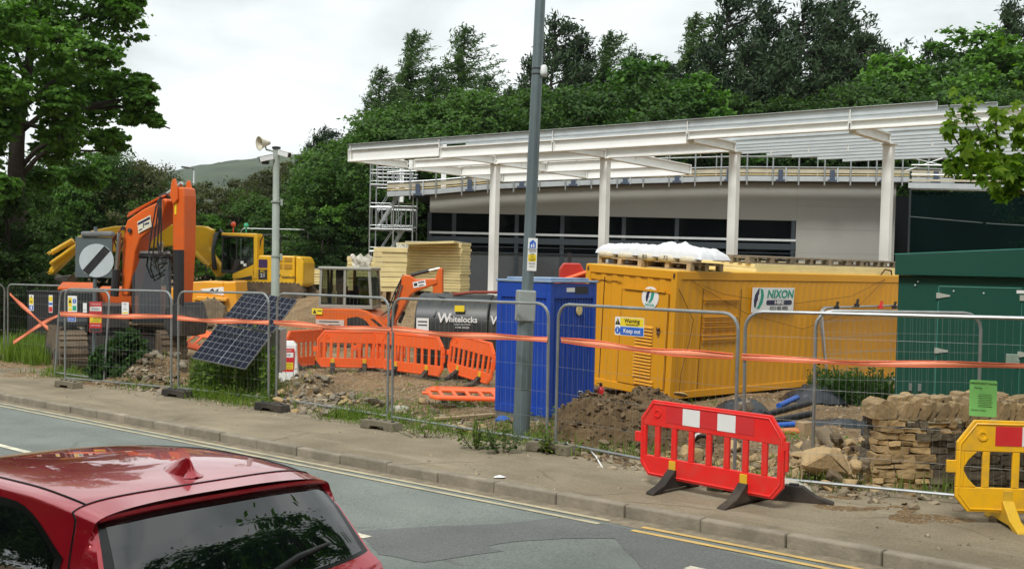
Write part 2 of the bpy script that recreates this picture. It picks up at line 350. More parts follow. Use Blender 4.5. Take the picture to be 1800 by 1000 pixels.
    L.new(last, b.inputs['Base Color']); b.inputs['Roughness'].default_value = 0.85; b.inputs['Specular IOR Level'].default_value = 0.25
    bp = N.new('ShaderNodeBump'); bp.inputs['Strength'].default_value = 0.5; bp.inputs['Distance'].default_value = 0.01; L.new(noise(tc.outputs['Object'], 60, 4), bp.inputs['Height']); L.new(bp.outputs[0], b.inputs['Normal'])
    return m
ROADM = tarmac('worn road tarmac', (0.150, 0.170, 0.153), (0.205, 0.225, 0.203), 0.42, 0.17, (0.15, 0.148, 0.122), 0.4, 0.35)
PATCHM = tarmac('dark tarmac repair', (0.120, 0.127, 0.121), (0.162, 0.167, 0.159), 0.42, 0.15, (0.15, 0.14, 0.12), 0.25)
PAVEM = tarmac('pavement tarmac', (0.178, 0.147, 0.096), (0.268, 0.224, 0.152), 0.34, 0.26, (0.37, 0.32, 0.23), 0.6, 0.4)
strip('road', 0.5, 9.2, -0.12, ROADM)
strip('pavement', 9.31, 12.2, 0.0, PAVEM, -60, 120, step=0.4, nn=9, rough=0.008)
strip('near_pavement', -5, 0.5, 0.0, PAVEM)
LINEM = mat('worn line paint', (0.72, 0.68, 0.52), 0.7, 0, 0.15, 8, (0.2, 0.19, 0.16), 0.65, 5)
YLINEM = mat('worn yellow paint', (0.66, 0.43, 0.13), 0.7, 0, 0.15, 8, (0.22, 0.19, 0.14), 0.9, 4)
PALELINE = mat('faded yellow paint', (0.50, 0.44, 0.28), 0.7, 0, 0.2, 8, (0.19, 0.185, 0.155), 1.0, 4)
for a, b in ((8.93, 9.0), (8.75, 8.82)):
    strip('yellow_line', a, b, -0.112, YLINEM, -40, 6.4); strip('yellow_line', a, b, -0.112, PALELINE, 6.4, 200)
GUTTER = mat('gutter grit', (0.23, 0.19, 0.13), 0.95, 0, 0.35, 9, (0.1, 0.085, 0.06), 0.6, 4, bump=0.6)
# gutter dirt with a ragged edge
es = np.arange(-20, 60, 0.15); bm_ = MB(); vs = []
for k, e0 in enumerate(es):
    wd = 0.16 + 0.16*float(vnoise(e0*1.3, 0.2, 61)) + 0.06*float(vnoise(e0*5, 0.7, 62))
    for n_ in (9.2, 9.2-wd): x, y = en(e0, n_); vs.append((x, y, float(base_z(e0))-0.1165))
bm_.add(vs, [(2*k, 2*k+1, 2*k+3, 2*k+2) for k in range(len(es)-1)])
tag(bm_.build('gutter_grit', GUTTER), kind='structure')
def e_of(u, v): p = G(u, v, -0.12); return RV[0]*p.x+RV[1]*p.y
for (ua, va, ub, vb) in ((-260, 718, 50, 797), (480, 897, 652, 944)):
    strip('lane_dash', 6.74, 6.85, -0.112, LINEM, e_of(ub, vb), e_of(ua, va), step=50)
strip('lane_dash', 6.74, 6.85, -0.112, LINEM, 22, 26, step=50)
q_ = G(1226, 1000, -0.12); nq = NV[0]*q_.x+NV[1]*q_.y; eq = RV[0]*q_.x+RV[1]*q_.y; strip('lane_dash', nq-0.09, nq+0.02, -0.108, LINEM, eq-1.2, eq+0.08, step=50)
poly = [(632,933),(718,927),(869,921),(971,911),(1010,909),(1200,950),(1400,1000),(1800,1098),(1900,1330),(1130,1000),(1080,946),(1002,946),(905,952),(854,960),(885,968),(745,989),(667,974)]
pv0 = [G(u, v, -0.12) for u, v in poly]; pv = []; rp = random.Random(4)
for a_, b_ in zip(pv0, pv0[1:]+pv0[:1]):
    L_ = (b_-a_).length; n_ = max(1, int(L_/0.12)); d_ = (b_-a_).normalized(); nn_ = Vector((-d_.y, d_.x, 0))
    for k_ in range(n_): q_ = a_+(b_-a_)*(k_/n_)+nn_*rp.uniform(-0.012, 0.012); pv.append(q_)
pv = [Vector((q.x, q.y, float(base_z(RV[0]*q.x+RV[1]*q.y))-0.12)) for q in pv]; pb = MB(); pb.add([(p.x, p.y, p.z+0.004) for p in pv], [tuple(range(len(pv)))[::-1]])
tag(pb.build('road_patch', PATCHM), kind='structure')
# kerb: separate stones in one strip, slightly uneven
KERBM = mat('concrete kerb', (0.25, 0.215, 0.16), 0.9, 0, 0.25, 3, (0.11, 0.1, 0.075), 0.5, 2, bump=0.4, bs=25, island=0.12)
kb = MB(); rk = random.Random(3); e0 = -20
while e0 < 60:
    l = 0.91; j = rk.uniform(-0.01, 0.01); jn = rk.uniform(-0.008, 0.008)
    A = en(e0+0.006, 9.2+jn); B = en(e0+l-0.006, 9.2+jn); za = float(base_z(e0))+j+0.008; zb = float(base_z(e0+l))+j+0.008
    kb.bar((A[0]+NV[0]*0.06, A[1]+NV[1]*0.06, za-0.1), (B[0]+NV[0]*0.06, B[1]+NV[1]*0.06, zb-0.1), 0.125, 0.2); e0 += l
tag(kb.build('kerb', KERBM, None, False, 0.02), kind='structure')
# far hill
hx = np.linspace(-1100, 900, 240); hy = np.linspace(650, 1700, 120); HX, HY = np.meshgrid(hx, hy, indexing='ij')
prof = np.interp(HX, [-1100,-560,-420,-380,-330,-285,-240,-205,-150,-60,100,900], [20,45,76,88,98,108,114,116,116,112,90,40])
HZ = prof*np.exp(-((HY-1150)/330)**2) + 2.2*fbm(HX*0.02, HY*0.02, 4) + 3.0*vnoise(HX*0.09, HY*0.09, 8)*smooth(-0.15, 0.25, fbm(HX*0.006, HY*0.006, 21)) - 4
i = np.arange(HX.size).reshape(HX.shape); F = np.stack([i[:-1,:-1], i[1:,:-1], i[1:,1:], i[:-1,1:]], -1).reshape(-1, 4)
HILLM = mat('wooded hillside', (0.028, 0.046, 0.022), 0.95, 0, 0.5, 0.03, (0.075, 0.10, 0.04), 0.8, 0.008, detail=8)
tag(link('hill', flat_mesh('hill', np.stack([HX, HY, HZ], -1).reshape(-1, 3), F), HILLM, None, True), kind='structure')

# ------------------------------------------------------------------ store building (facade facing the road-side, y = 50)
SY = 50.0; PZ = 1.2
def xs(u): return (u-900)/38.0
def walltop(x): return float(np.interp(x, [-8, -3.9, -1.05, 4.2, 10, 17.6, 24], [5.4, 5.69, 6.01, 6.34, 6.62, 6.74, 6.7]))
st = thing('store_building', 'unfinished white clad store with curved roofline behind the white steel canopy', 'building', (0, 0, 0))
CLAD = mat('off white wall cladding', (0.30, 0.296, 0.268), 0.6, 0, 0.05, 0.6, (0.25, 0.24, 0.21), 0.2, 0.4)
GLZ = D.materials.new('dark glazing'); GLZ.use_nodes = True; _b = GLZ.node_tree.nodes['Principled BSDF']; _b.inputs['Base Color'].default_value = (0.003, 0.004, 0.005, 1); _b.inputs['Roughness'].default_value = 0.05; _b.inputs['Specular IOR Level'].default_value = 0.12
FRM = mat('dark grey frame', (0.035, 0.046, 0.055), 0.45, 0.2, 0.1); ALU = mat('pale aluminium', (0.62, 0.65, 0.66), 0.4, 0.4, 0.08)
xL, xG, xW = xs(752), xs(1395), xs(1568)
def arc(x0, x1, n=16): return [x0+(x1-x0)*i/n for i in range(n+1)]
mb = MB(); mb.prism([(xL, 4.93), (xG, 4.93)] + [(x, walltop(x)) for x in arc(xG, xL)], SY, SY+0.25)
mb.prism([(xG, PZ-0.4), (xW, PZ-0.4)] + [(x, walltop(x)) for x in arc(xW, xG, 8)], SY, SY+0.25)
mb.box(xW-0.25, xW, SY+0.25, SY+14, PZ-0.4, 6.6); mb.box(xL, xL+0.25, SY+0.25, SY+14, 4.93, 5.6)
mb.build('wall', CLAD, st)
jb = MB()
for z in (2.35, 3.45, 4.55, 5.6): jb.box(xG+0.01, xW-0.01, SY-0.004, SY-0.001, z, z+0.018)
for x in (xs(1060), xs(1395)): jb.box(x, x+0.018, SY-0.004, SY-0.001, 4.94, walltop(x)-0.02)
jb.build('panel_joint', mat('joint shadow gap', (0.25, 0.24, 0.21), 0.8), st)
mb = MB(); mb.box(xL, xG, SY+0.12, SY+0.15, PZ-0.4, 4.93); mb.build('window', GLZ, st)
mb = MB(); mb.box(xL+0.1, xG-0.05, SY+0.03, SY+0.11, PZ-0.3, 3.1); mb.build('spandrel_panel', mat('grey spandrel panel', (0.055, 0.06, 0.065), 0.5, 0, 0.08), st)
for u in (752, 795, 860, 905, 985, 1058, 1093, 1186, 1280, 1390):
    mb = MB(); x = xs(u); mb.box(x-0.09, x+0.09, SY-0.02, SY+0.1, PZ-0.4, 4.93); mb.build('mullion', FRM, st)
mb = MB(); mb.box(xL, xG, SY-0.05, SY-0.022, 3.97, 4.07); mb.build('transom', ALU, st)
mb = MB(); mb.box(xL, xG, SY-0.045, SY-0.021, 3.58, 3.85); mb.build('transom', FRM, st)
mb = MB(); mb.box(xL, xG, SY-0.05, SY-0.022, 3.12, 3.17); mb.box(xL, xG, SY-0.05, SY-0.022, 3.4, 3.43); mb.build('transom', FRM, st)
mb = MB(); k = arc(xL-0.8, xW+0.5, 20)
mb.prism([(x, walltop(x)+0.02) for x in k] + [(x, walltop(x)+0.3) for x in k[::-1]], SY-0.2, SY+15); mb.build('roof', FRM, st)
mb = MB(); mb.box(xs(765)-0.12, xs(765)+0.12, SY+4, SY+4.25, 5.9, 8.6); mb.box(xs(685)-0.12, xs(685)+0.12, SY+4, SY+4.25, 5.6, 8.2); mb.build('rooftop_post', WSTEEL(), st)
mb = MB(); mb.box(xW, 26, SY+3.2, SY+3.5, PZ-0.4, 6.4); mb.build('shaded_return_wall', mat('return wall in painted shade', (0.005, 0.006, 0.007), 0.6, spec=0.1), st)  # shade of the dark recess is put into this wall's near-black colour

# scaffold walkway along the roof edge
DY = 48.6
sc = thing('edge_scaffold', 'scaffold walkway with boarded edge and guard rails along the store roofline', 'scaffold', (0, 0, 0))
BOARD = mat('scaffold board', (0.46, 0.42, 0.31), 0.8, 0, 0.15, 2); TUBE = GALV()
AL2 = mat('aluminium beam', (0.50, 0.53, 0.54), 0.4, 0.5, 0.1, 2)
def decktop(x): return walltop(x) + 0.53
dx = arc(xs(683), xs(1648), 24)
mb = MB()
for a, b in zip(dx[:-1], dx[1:]):
    mb.bar((a, DY, decktop(a)-0.1), (b, DY, decktop(b)-0.1), 0.04, 0.20)
mb.build('toe_board', BOARD, sc)
mb = MB()
for a, b in zip(dx[:-1], dx[1:]):
    mb.bar((a, DY, decktop(a)-0.27), (b, DY, decktop(b)-0.27), 0.05, 0.05)
mb.build('board_edge', mat('bare timber edge', (0.62, 0.48, 0.25), 0.8), sc)
mb = MB()
for a, b in zip(dx[:-1], dx[1:]): mb.bar((a, DY+0.02, decktop(a)-0.45), (b, DY+0.02, decktop(b)-0.45), 0.08, 0.22)
mb.build('ledger_beam', AL2, sc)
mb = MB()
for a, b in zip(dx[:-1], dx[1:]):
    mb.bar((a, DY+0.5, decktop(a)-0.5), (b, DY+0.5, decktop(b)-0.5), 0.95, 0.04)
mb.build('deck', mat('deck board', (0.22, 0.19, 0.14), 0.8), sc)
for h in (0.52, 0.05):
    for yy in (DY-0.05, DY+1.1):
        mb = MB(); mb.tube([(x, yy, decktop(x)+h+(0.1 if yy > DY else 0)) for x in dx], 0.032, 6); mb.build('guard_rail', TUBE, sc)
for k, u in enumerate(range(722, 1660, 44)):
    x = xs(u); mb = MB(); mb.tube([(x, DY-0.07, decktop(x)-0.75), (x, DY-0.07, decktop(x)+0.66)], 0.035, 6); mb.build('post', TUBE, sc)
    if k % 2 == 0:
        x2 = xs(u+22); mb = MB(); mb.bar((x2, DY-0.06, decktop(x2)-0.6), (x2, DY-0.06, decktop(x2)+0.02), 0.06, 0.05); mb.build('bracket', AL2, sc)
        x3 = x+0.35; mb = MB(); mb.box(x3-0.1, x3+0.1, DY-0.12, DY-0.04, decktop(x3)-0.5, decktop(x3)-0.06); mb.box(x3-0.2, x3+0.2, DY-0.12, DY-0.04, decktop(x3)-0.58, decktop(x3)-0.50); mb.build('coupler', mat('dark blue coupler', (0.05, 0.07, 0.11), 0.5), sc)
        mb = MB(); mb.tube([(x, DY+1.1, decktop(x)-0.4), (x, DY+1.1, decktop(x)+0.7)], 0.03, 6); mb.build('rear_post', TUBE, sc)
# second, lower walkway with dark debris netting to the right
net = thing('debris_netting', 'dark green debris netting hung on a scaffold right of the clad wall', 'netting', (0, 0, 0))
NETM = D.materials.new('debris net'); NETM.use_nodes = True; _n = NETM.node_tree.nodes; _l = NETM.node_tree.links
_p = _n['Principled BSDF']; _p.inputs['Base Color'].default_value = (0.002, 0.008, 0.007, 1); _p.inputs['Specular IOR Level'].default_value = 0.0; _p.inputs['Roughness'].default_value = 0.8
_t = _n.new('ShaderNodeBsdfTransparent'); _m = _n.new('ShaderNodeMixShader'); _m.inputs[0].default_value = 0.92; _l.new(_t.outputs[0], _m.inputs[1]); _l.new(_p.outputs[0], _m.inputs[2]); _l.new(_m.outputs[0], _n['Material Output'].inputs[0])
A = (16.6, 45.6); B = (27, 41.5)
vs = []; nn_ = 40
for i in range(nn_+1):
    t = i/nn_; x = A[0]+(B[0]-A[0])*t; y = A[1]+(B[1]-A[1])*t
    for j in range(9):
        z = 1.0+(6.05-0.25*t-1.0)*j/8; w_ = 0.22*math.sin(t*47+0.6*math.sin(t*19))*(1.1-j/8)+0.12*math.sin(t*23+j*0.8); vs.append((x-0.37*w_, y+0.9*w_, z))
mb = MB(); mb.add(vs, [(i*9+j, (i+1)*9+j, (i+1)*9+j+1, i*9+j+1) for i in range(nn_) for j in range(8)]); mb.build('net_sheet', NETM, net, True)
DGT = mat('weathered scaffold tube', (0.035, 0.045, 0.045), 0.5, 0.5)
for t in (0.0, 0.42, 0.82):
    x = A[0]+(B[0]-A[0])*t; y = A[1]+(B[1]-A[1])*t-0.06; mb = MB(); mb.tube([(x, y, 1.0), (x+0.02, y, 3.8), (x, y, 6.9)], 0.05, 7); mb.build('standard', DGT, net)
for z, r in ((6.15, 0.03), (6.75, 0.035), (7.15, 0.035)):
    mb = MB(); mb.tube([(A[0], A[1]-0.1, z), (B[0], B[1]-0.1, z-0.3)], r, 6); mb.build('ledger', TUBE, net)
mb = MB(); mb.bar((A[0]-0.1, A[1]-0.1, 6.3), (B[0], B[1]-0.1, 6.0), 0.05, 0.22); mb.build('toe_board', AL2, net)
mb = MB(); mb.bar((A[0]-0.1, A[1]-0.12, 6.52), (B[0], B[1]-0.12, 6.25), 0.05, 0.08); mb.build('toe_board', BOARD, net)
mb = MB(); mb.tube([(A[0], A[1]-0.15, 5.0), (A[0]+3, A[1]-1.3, 4.72), (A[0]+6, A[1]-2.5, 4.55), (B[0], B[1]-0.15, 4.7)], 0.008, 5); mb.build('tie_rope', WIRE(), net)
mb = MB(); mb.tube([(A[0]-0.2, A[1], 6.9), (A[0]+1.6, A[1]-0.6, 7.6)], 0.03, 6); mb.tube([(A[0]-0.2, A[1], 7.5), (A[0]+1.6, A[1]-0.6, 7.0)], 0.03, 6); mb.build('brace', TUBE, net)

# scaffold stair tower at the store's left end
tw = thing('stair_tower', 'galvanised scaffold stair tower at the left end of the store', 'scaffold', (-6.55, 49.2, 1.2))
Wd, Dp, Ht = 1.95, 2.2, 6.6
for x in (0, Wd*0.55, Wd):
    for y in (0, Dp):
        mb = MB(); mb.tube([(x, y, 0), (x, y, Ht if x < 1.9 else 5.2)], 0.035, 6); mb.build('standard', TUBE, tw)
lv = [0.9, 1.9, 2.9, 3.9, 4.9, 5.4]
for z in lv:
    mb = MB()
    for y in (0, Dp): mb.tube([(0, y, z), (Wd, y, z)], 0.028, 6); mb.tube([(0, y, z+0.16), (Wd, y, z+0.16)], 0.022, 6)
    for x in (0, Wd): mb.tube([(x, 0, z), (x, Dp, z)], 0.028, 6)
    mb.build('ledger', TUBE, tw)
for z in (0.9, 2.9, 4.9):
    mb = MB(); mb.box(0.02, Wd-0.02, 0.04, Dp*0.4, z-0.05, z-0.01); mb.build('platform', AL2, tw)
    for y in (-0.02, Dp):
        mb = MB()
        for k in range(9): x = 0.1+k*0.22; mb.tube([(x, y, z+0.1), (x, y, z+0.95)], 0.016, 5)
        mb.tube([(0, y, z+0.97), (Wd, y, z+0.97)], 0.026, 6); mb.build('railing', TUBE, tw)
for z0 in (0.9, 2.9):
    mb = MB()
    for y in (0.5, 1.1):
        mb.bar((0.25, y, z0), (1.45, y, z0+2.0), 0.04, 0.12); mb.tube([(0.25, y, z0+0.8), (1.45, y, z0+2.8)], 0.022, 6)
    for k in range(8): x = 0.25+1.2*(k+0.5)/8; mb.box(x-0.1, x+0.1, 0.52, 1.08, z0+2.0*(k+0.5)/8, z0+2.0*(k+0.5)/8+0.03)
    mb.build('stair_flight', AL2, tw)

# ------------------------------------------------------------------ steel canopy
cv = thing('steel_canopy', 'bare white steel canopy frame with galvanised roof purlins on square columns', 'canopy', (0, 0, 0))
CU = np.array([0.79, -0.613]); CP = np.array([-0.613, -0.79]); C0 = np.array([-0.73, 40.0])     # CU along, CP towards the viewer
def cpt(t, p, z): q = C0 + CU*t + CP*p; return (q[0], q[1], z)
PURL = mat('galvanised purlin', (0.56, 0.61, 0.625), 0.42, 0.2, 0.15, 1.2, (0.40, 0.44, 0.45), 0.3, 0.6)
def ibeam(a, b, h, wd, name='beam', tf=0.035):
    mb = MB(); a = Vector(a); b = Vector(b); z = Vector((0, 0, 1))
    mb.bar(a+z*(h/2-tf/2), b+z*(h/2-tf/2), wd, tf); mb.bar(a-z*(h/2-tf/2), b-z*(h/2-tf/2), wd, tf)
    mb.bar(a, b, 0.03, h-2*tf-0.002)
    L_ = (b-a).length; d = (b-a)/L_
    mb.bar(a+d*0.001, a+d*0.022, wd-0.01, h-2*tf-0.004); mb.bar(b-d*0.022, b-d*0.001, wd-0.01, h-2*tf-0.004)
    return mb.build(name, WSTEEL(), cv)
sp = 4.82; zc = 6.28
for k in range(4):
    x, y, _ = cpt(k*sp, 0, 0); mb = MB(); M = Matrix.Translation((x, y, 0)) @ Matrix.Rotation(math.atan2(CU[1], CU[0]), 4, 'Z')
    gzv = GZ(x, y)-0.2
    mb.box(-0.135, 0.135, -0.135, 0.135, gzv, zc-0.03, M); mb.box(-0.2, 0.2, -0.2, 0.2, zc-0.028, zc, M); mb.box(-0.3, 0.3, -0.3, 0.3, gzv, gzv+0.25, M)
    mb.build('column', WSTEEL(), cv, False, 0.012)
te = [-5.3, -0.9] + [k*sp for k in range(1, 5)]
for p, zb, H1 in ((3.0, 6.22, 0.38), (0.0, zc+0.005, 0.33), (-3.2, 6.25, 0.4), (-6.0, 6.2, 0.4)):
    rng = range(-1, 4) if p < 0 else range(-1, 4)
    for k in rng:
        a, b = k*sp+0.02, (k+1)*sp-0.02
        if k == -1: a = -4.55 if p != 0 else -4.0
        if k == 3: b = 3*sp+4.5
        if p < -1 and k >= 1: continue
        if p == 0.0 and k >= 2: continue
        if p == 3.0 and k >= 2: zb, H1 = 6.34, 0.26
        zz = 0.06 if (p == 3.0 and k == -1) else 0; HH = H1+0.08 if zz else H1
        ibeam(cpt(a, p, zb+zz+HH/2), cpt(b, p, zb+zz+HH/2), HH, 0.22)
for k in range(-1, 5):
    t = k*sp if k > -1 else -4.4
    ibeam(cpt(t+0.0, 2.87, 6.42), cpt(t, 0.13, 6.43), 0.28, 0.2, 'cross_beam')
    if k < 2: ibeam(cpt(t, -0.13, 6.45), cpt(t, -5.9, 6.40), 0.36, 0.2, 'cross_beam')
    mb = MB(); mb.bar(cpt(t, 3.12, 6.5), cpt(t, 3.12, 6.86), 0.12, 0.02, (1, 0, 0)); mb.build('bracket_plate', WSTEEL(), cv)
def zpurlin(t0, t1, p, z, h=0.20):
    mb = MB(); mb.bar(cpt(t0, p, z), cpt(t1, p, z), 0.014, h); mb.bar(cpt(t0, p+0.05, z+h/2+0.006), cpt(t1, p+0.05, z+h/2+0.006), 0.1, 0.01); mb.bar(cpt(t0, p-0.05, z-h/2-0.006), cpt(t1, p-0.05, z-h/2-0.006), 0.1, 0.01)
    mb.build('purlin', PURL, cv)
for k, p in enumerate((3.1, 2.4, 1.65, 0.9, 0.2)):
    t0 = -4.5 if k == 0 else (0.3 + 0.3*k); zpurlin(t0, 16.7+1.25*k, p, 6.8-0.02*k)
for k, p in enumerate((-1.5, -2.3, -3.1, -3.9, -4.8, -5.7, -6.7, -7.7)):
    zpurlin(6.3+0.55*k, 19.5+0.9*k, p, 6.79-0.005*k)
for k in range(-1, 4):                            # short cleats hanging under the beams
    for q in (0.25, 0.5, 0.75):
        mb = MB(); t = (k+q)*sp; mb.bar(cpt(t, 0, zc-0.12), cpt(t, 0, zc+0.0), 0.1, 0.02, (1, 0, 0)); mb.build('cleat', WSTEEL(), cv)
# ------------------------------------------------------------------ temporary fence panels
def fence_root(label, pa, pb, group='temporary mesh fence panels'):
    a = Vector(pa); b = Vector(pb); d = b-a; Ln = d.length; x = d/Ln; y = Vector((0,0,1)).cross(x).normalized(); z = x.cross(y)
    t = thing('mesh_fence', label, 'fence', a, 0, group); t.rotation_euler = Matrix((x, y, z)).transposed().to_euler()
    return t, Ln
def fence_panel(label, pa, pb, H=2.0, vsp=0.10, group='temporary mesh fence panels', root=None, Ln=None, hz=(0.42, 0.78, 1.14, 1.50, 1.72)):
    if root is None: t, Ln = fence_root(label, pa, pb, group)
    else: t = root
    g = 0.03; r = 0.2; zb = 0.10
    pts = [(g, 0, 0.02), (g, 0, H-r)] + [(g+r-r*math.cos(a), 0, H-r+r*math.sin(a)) for a in (PI/8, PI/4, 3*PI/8)] + [(g+r, 0, H), (Ln-g-r, 0, H)] + [(Ln-g-r+r*math.sin(a), 0, H-r+r*math.cos(a)) for a in (PI/8, PI/4, 3*PI/8)] + [(Ln-g, 0, H-r), (Ln-g, 0, 0.02)]
    mb = MB(); mb.tube(pts, 0.021, 8); mb.tube([(g, 0, zb), (Ln-g, 0, zb)], 0.018, 8); mb.build('frame', GALV(), t, 'auto')
    V = []; F = []
    def wire(p, q, rr_):
        p = Vector(p); q = Vector(q); k = len(V)
        d = (q-p).normalized(); u1 = Vector((0,1,0)); u2 = d.cross(u1)
        for c in (p, q):
            for an in (0.5, 2.6, 4.7): V.append(tuple(c + u1*rr_*math.cos(an) + u2*rr_*math.sin(an)))
        for j in range(3): F.append((k+j, k+(j+1)%3, k+3+(j+1)%3, k+3+j))
    n = int((Ln-2*g)/vsp)
    for i in range(1, n): x = g + (Ln-2*g)*i/n; wire((x, 0, zb), (x, 0, H-0.02 if g+r < x < Ln-g-r else H-0.09), 0.0011)
    for z in hz: wire((g, 0.003, z), (Ln-g, 0.003, z), 0.0021)
    link('wire_mesh', flat_mesh('wire_mesh', V, F), WIRE(), t)
    return t
FP = {}
fl = 'galvanised mesh fence panel '
FP['A'] = fence_panel(fl+'cut off by the left edge of the photo', G(-75, 634), G(9, 629), vsp=0.12)
FP['B'] = fence_panel(fl+'across the gateway with crossed orange tape', G(13, 628), G(122, 641), vsp=0.12)
FP['D'] = fence_panel(fl+'in front of the bush and round speed sign', G(113, 672), G(303, 690))
FP['E'] = fence_panel(fl+'in front of the tall weeds and solar panels', G(312, 690), G(474, 709))
FP['F'] = fence_panel(fl+'in front of the rubble and white sign cone', G(484, 709), G(683, 742))
FP['G'] = fence_panel(fl+'ending at the lamp post before the blue cabin', G(687, 743), G(964, 788))
FP['H'] = fence_panel(fl+'with the yellow and blue keep out sign', G(974, 789), G(1294, 849))
FP['I'] = fence_panel(fl+'in front of the stone wall with the green notice', G(1301, 850), G(1850, 903), vsp=0.075)
FP['J'] = fence_panel('short mesh fence panel standing just behind the stone wall fence', Vector((3.72, 13.25, 0.1)), Vector((5.72, 13.05, 0.12)), 1.98, 0.075)
FP['C'] = fence_panel('skewed mesh gate leaf standing open by the speed sign', G(95, 662), G(184, 668), 1.95, 0.12)
FP['C'].rotation_euler.rotate_axis('X', rad(-4)); FP['C'].rotation_euler.rotate_axis('Y', rad(2))
FP['H'].rotation_euler.rotate_axis('Y', rad(0.6))
# rubber feet
def foot_block(loc, rz, label, m):
    t = thing('ballast_block', label, 'fence block', loc, rz, 'ballast blocks under the fence')
    mb = MB(); mb.prism([(-0.36, 0), (-0.16, 0), (-0.13, 0.05), (0.13, 0.05), (0.16, 0), (0.36, 0), (0.33, 0.13), (0.12, 0.14), (-0.12, 0.14), (-0.33, 0.13)], -0.11, 0.11); mb.build('block', m, t, False, 0.012)
    mb = MB()
    for x in (-0.24, -0.08, 0.08, 0.24): mb.lathe([(0.028, 0.13), (0.028, 0.152), (0.02, 0.154)], 10, Matrix.Translation((x, 0, 0)))
    mb.build('post_socket', DSTEEL(), t); return t
CONC = mat('grubby concrete foot', (0.17, 0.145, 0.10), 0.95, 0, 0.25, 5, (0.07, 0.075, 0.035), 0.5, 3, bump=0.5)
GRNB = mat('dull green plastic', (0.035, 0.06, 0.03), 0.7, 0, 0.2, 4, DUST, 0.4, 3)
for u, v, la, m in ((120, 681, 'earthy fence foot under the skewed gate leaf', CONC), (311, 697, 'dark fence foot at the bush and weeds panels', RUBBER()), (478, 722, 'dark rubber fence foot beside the tall weeds', RUBBER()), (670, 754, 'mossy concrete fence foot by the rubble', CONC), (968, 795, 'half buried fence foot right of the lamp post', CONC), (1300, 866, 'green fence foot behind the red barrier', GRNB), (6, 633, 'pale fence foot at the left gateway post', CONC)):
    p = G(u, v); foot_block((p.x, p.y, SZ(p.x, p.y)), RZ+rad(4), la, m)
# orange barrier tape, strung along the fence a little in front of it
TAPE = mat('orange barrier tape', (0.95, 0.34, 0.19), 0.5, 0, 0.06, 6)
TAPE2 = mat('tape edge stripe', (0.90, 0.16, 0.06), 0.5)
def tape(label, ua, va, ub, vb, pana, z0=None, sag=0.02, wd=0.10, tw=0.0):
    t = FP[pana]; M = t.matrix_basis; Mi = M.inverted()
    def hit(u, v):
        r = Mi.to_3x3() @ ray(u, v); o = Mi @ Vector((0, 0, CH)); k = (-0.035-o.y)/r.y; return o + r*k
    a = hit(ua, va); b = hit(ub, vb); ro = thing('barrier_tape', label, 'barrier tape', M @ a, 0, 'orange tape on the fence'); ro.rotation_euler = t.rotation_euler
    n = 28; d = b-a; up = Vector((-d.z, 0, d.x)).normalized(); rk = random.Random(len(label)+int(ua))
    ph = rk.uniform(0, 6)
    for nm, lo, hi, yo, mm in (('web', -0.5, 0.5, 0, TAPE), ('edge_stripe', 0.30, 0.5, -0.004, TAPE2), ('edge_stripe', -0.5, -0.36, -0.004, TAPE2)):
        vs = []
        for i in range(n+1):
            s = i/n; q = d*s + up*(-sag*4*s*(1-s) + 0.007*math.sin(9*s+ph)); ww = wd*(0.82+0.18*math.sin(6.3*s*1.7+ph))
            for y2 in (0, 0.0015):
                for h in (lo, hi): vs.append(q + up*h*ww + Vector((0, yo - y2 - 0.012*math.sin(15*s+h*2+ph), 0)))
        fs = []
        for i in range(n):
            k = 4*i; fs += [(k, k+4, k+5, k+1), (k+2, k+3, k+7, k+6), (k, k+2, k+6, k+4), (k+1, k+5, k+7, k+3)]
        mb = MB(); mb.add(vs, fs); mb.build(nm, mm, ro, True)
    return ro
tape('orange tape stretched across the panel before the bush', 106, 552, 303, 556, 'D')
tape('orange tape stretched across the panel before the solar panels', 312, 559, 472, 566, 'E')
tape('orange tape above the white sign cone', 481, 566, 688, 580, 'F')
tape('orange tape running past the tank to the lamp post', 691, 579, 962, 596, 'G')
tape('orange tape crossing the yellow container front', 986, 597, 1289, 627, 'H')
tape('orange tape running in front of the green kiosk', 1304, 628, 1830, 643, 'I', wd=0.075)
tape('crossed orange tape falling to the right over the gateway', 17, 516, 112, 597, 'B', sag=0.05, wd=0.11)
tape('crossed orange tape rising to the right over the gateway', 24, 603, 108, 552, 'B', sag=-0.05, wd=0.11)

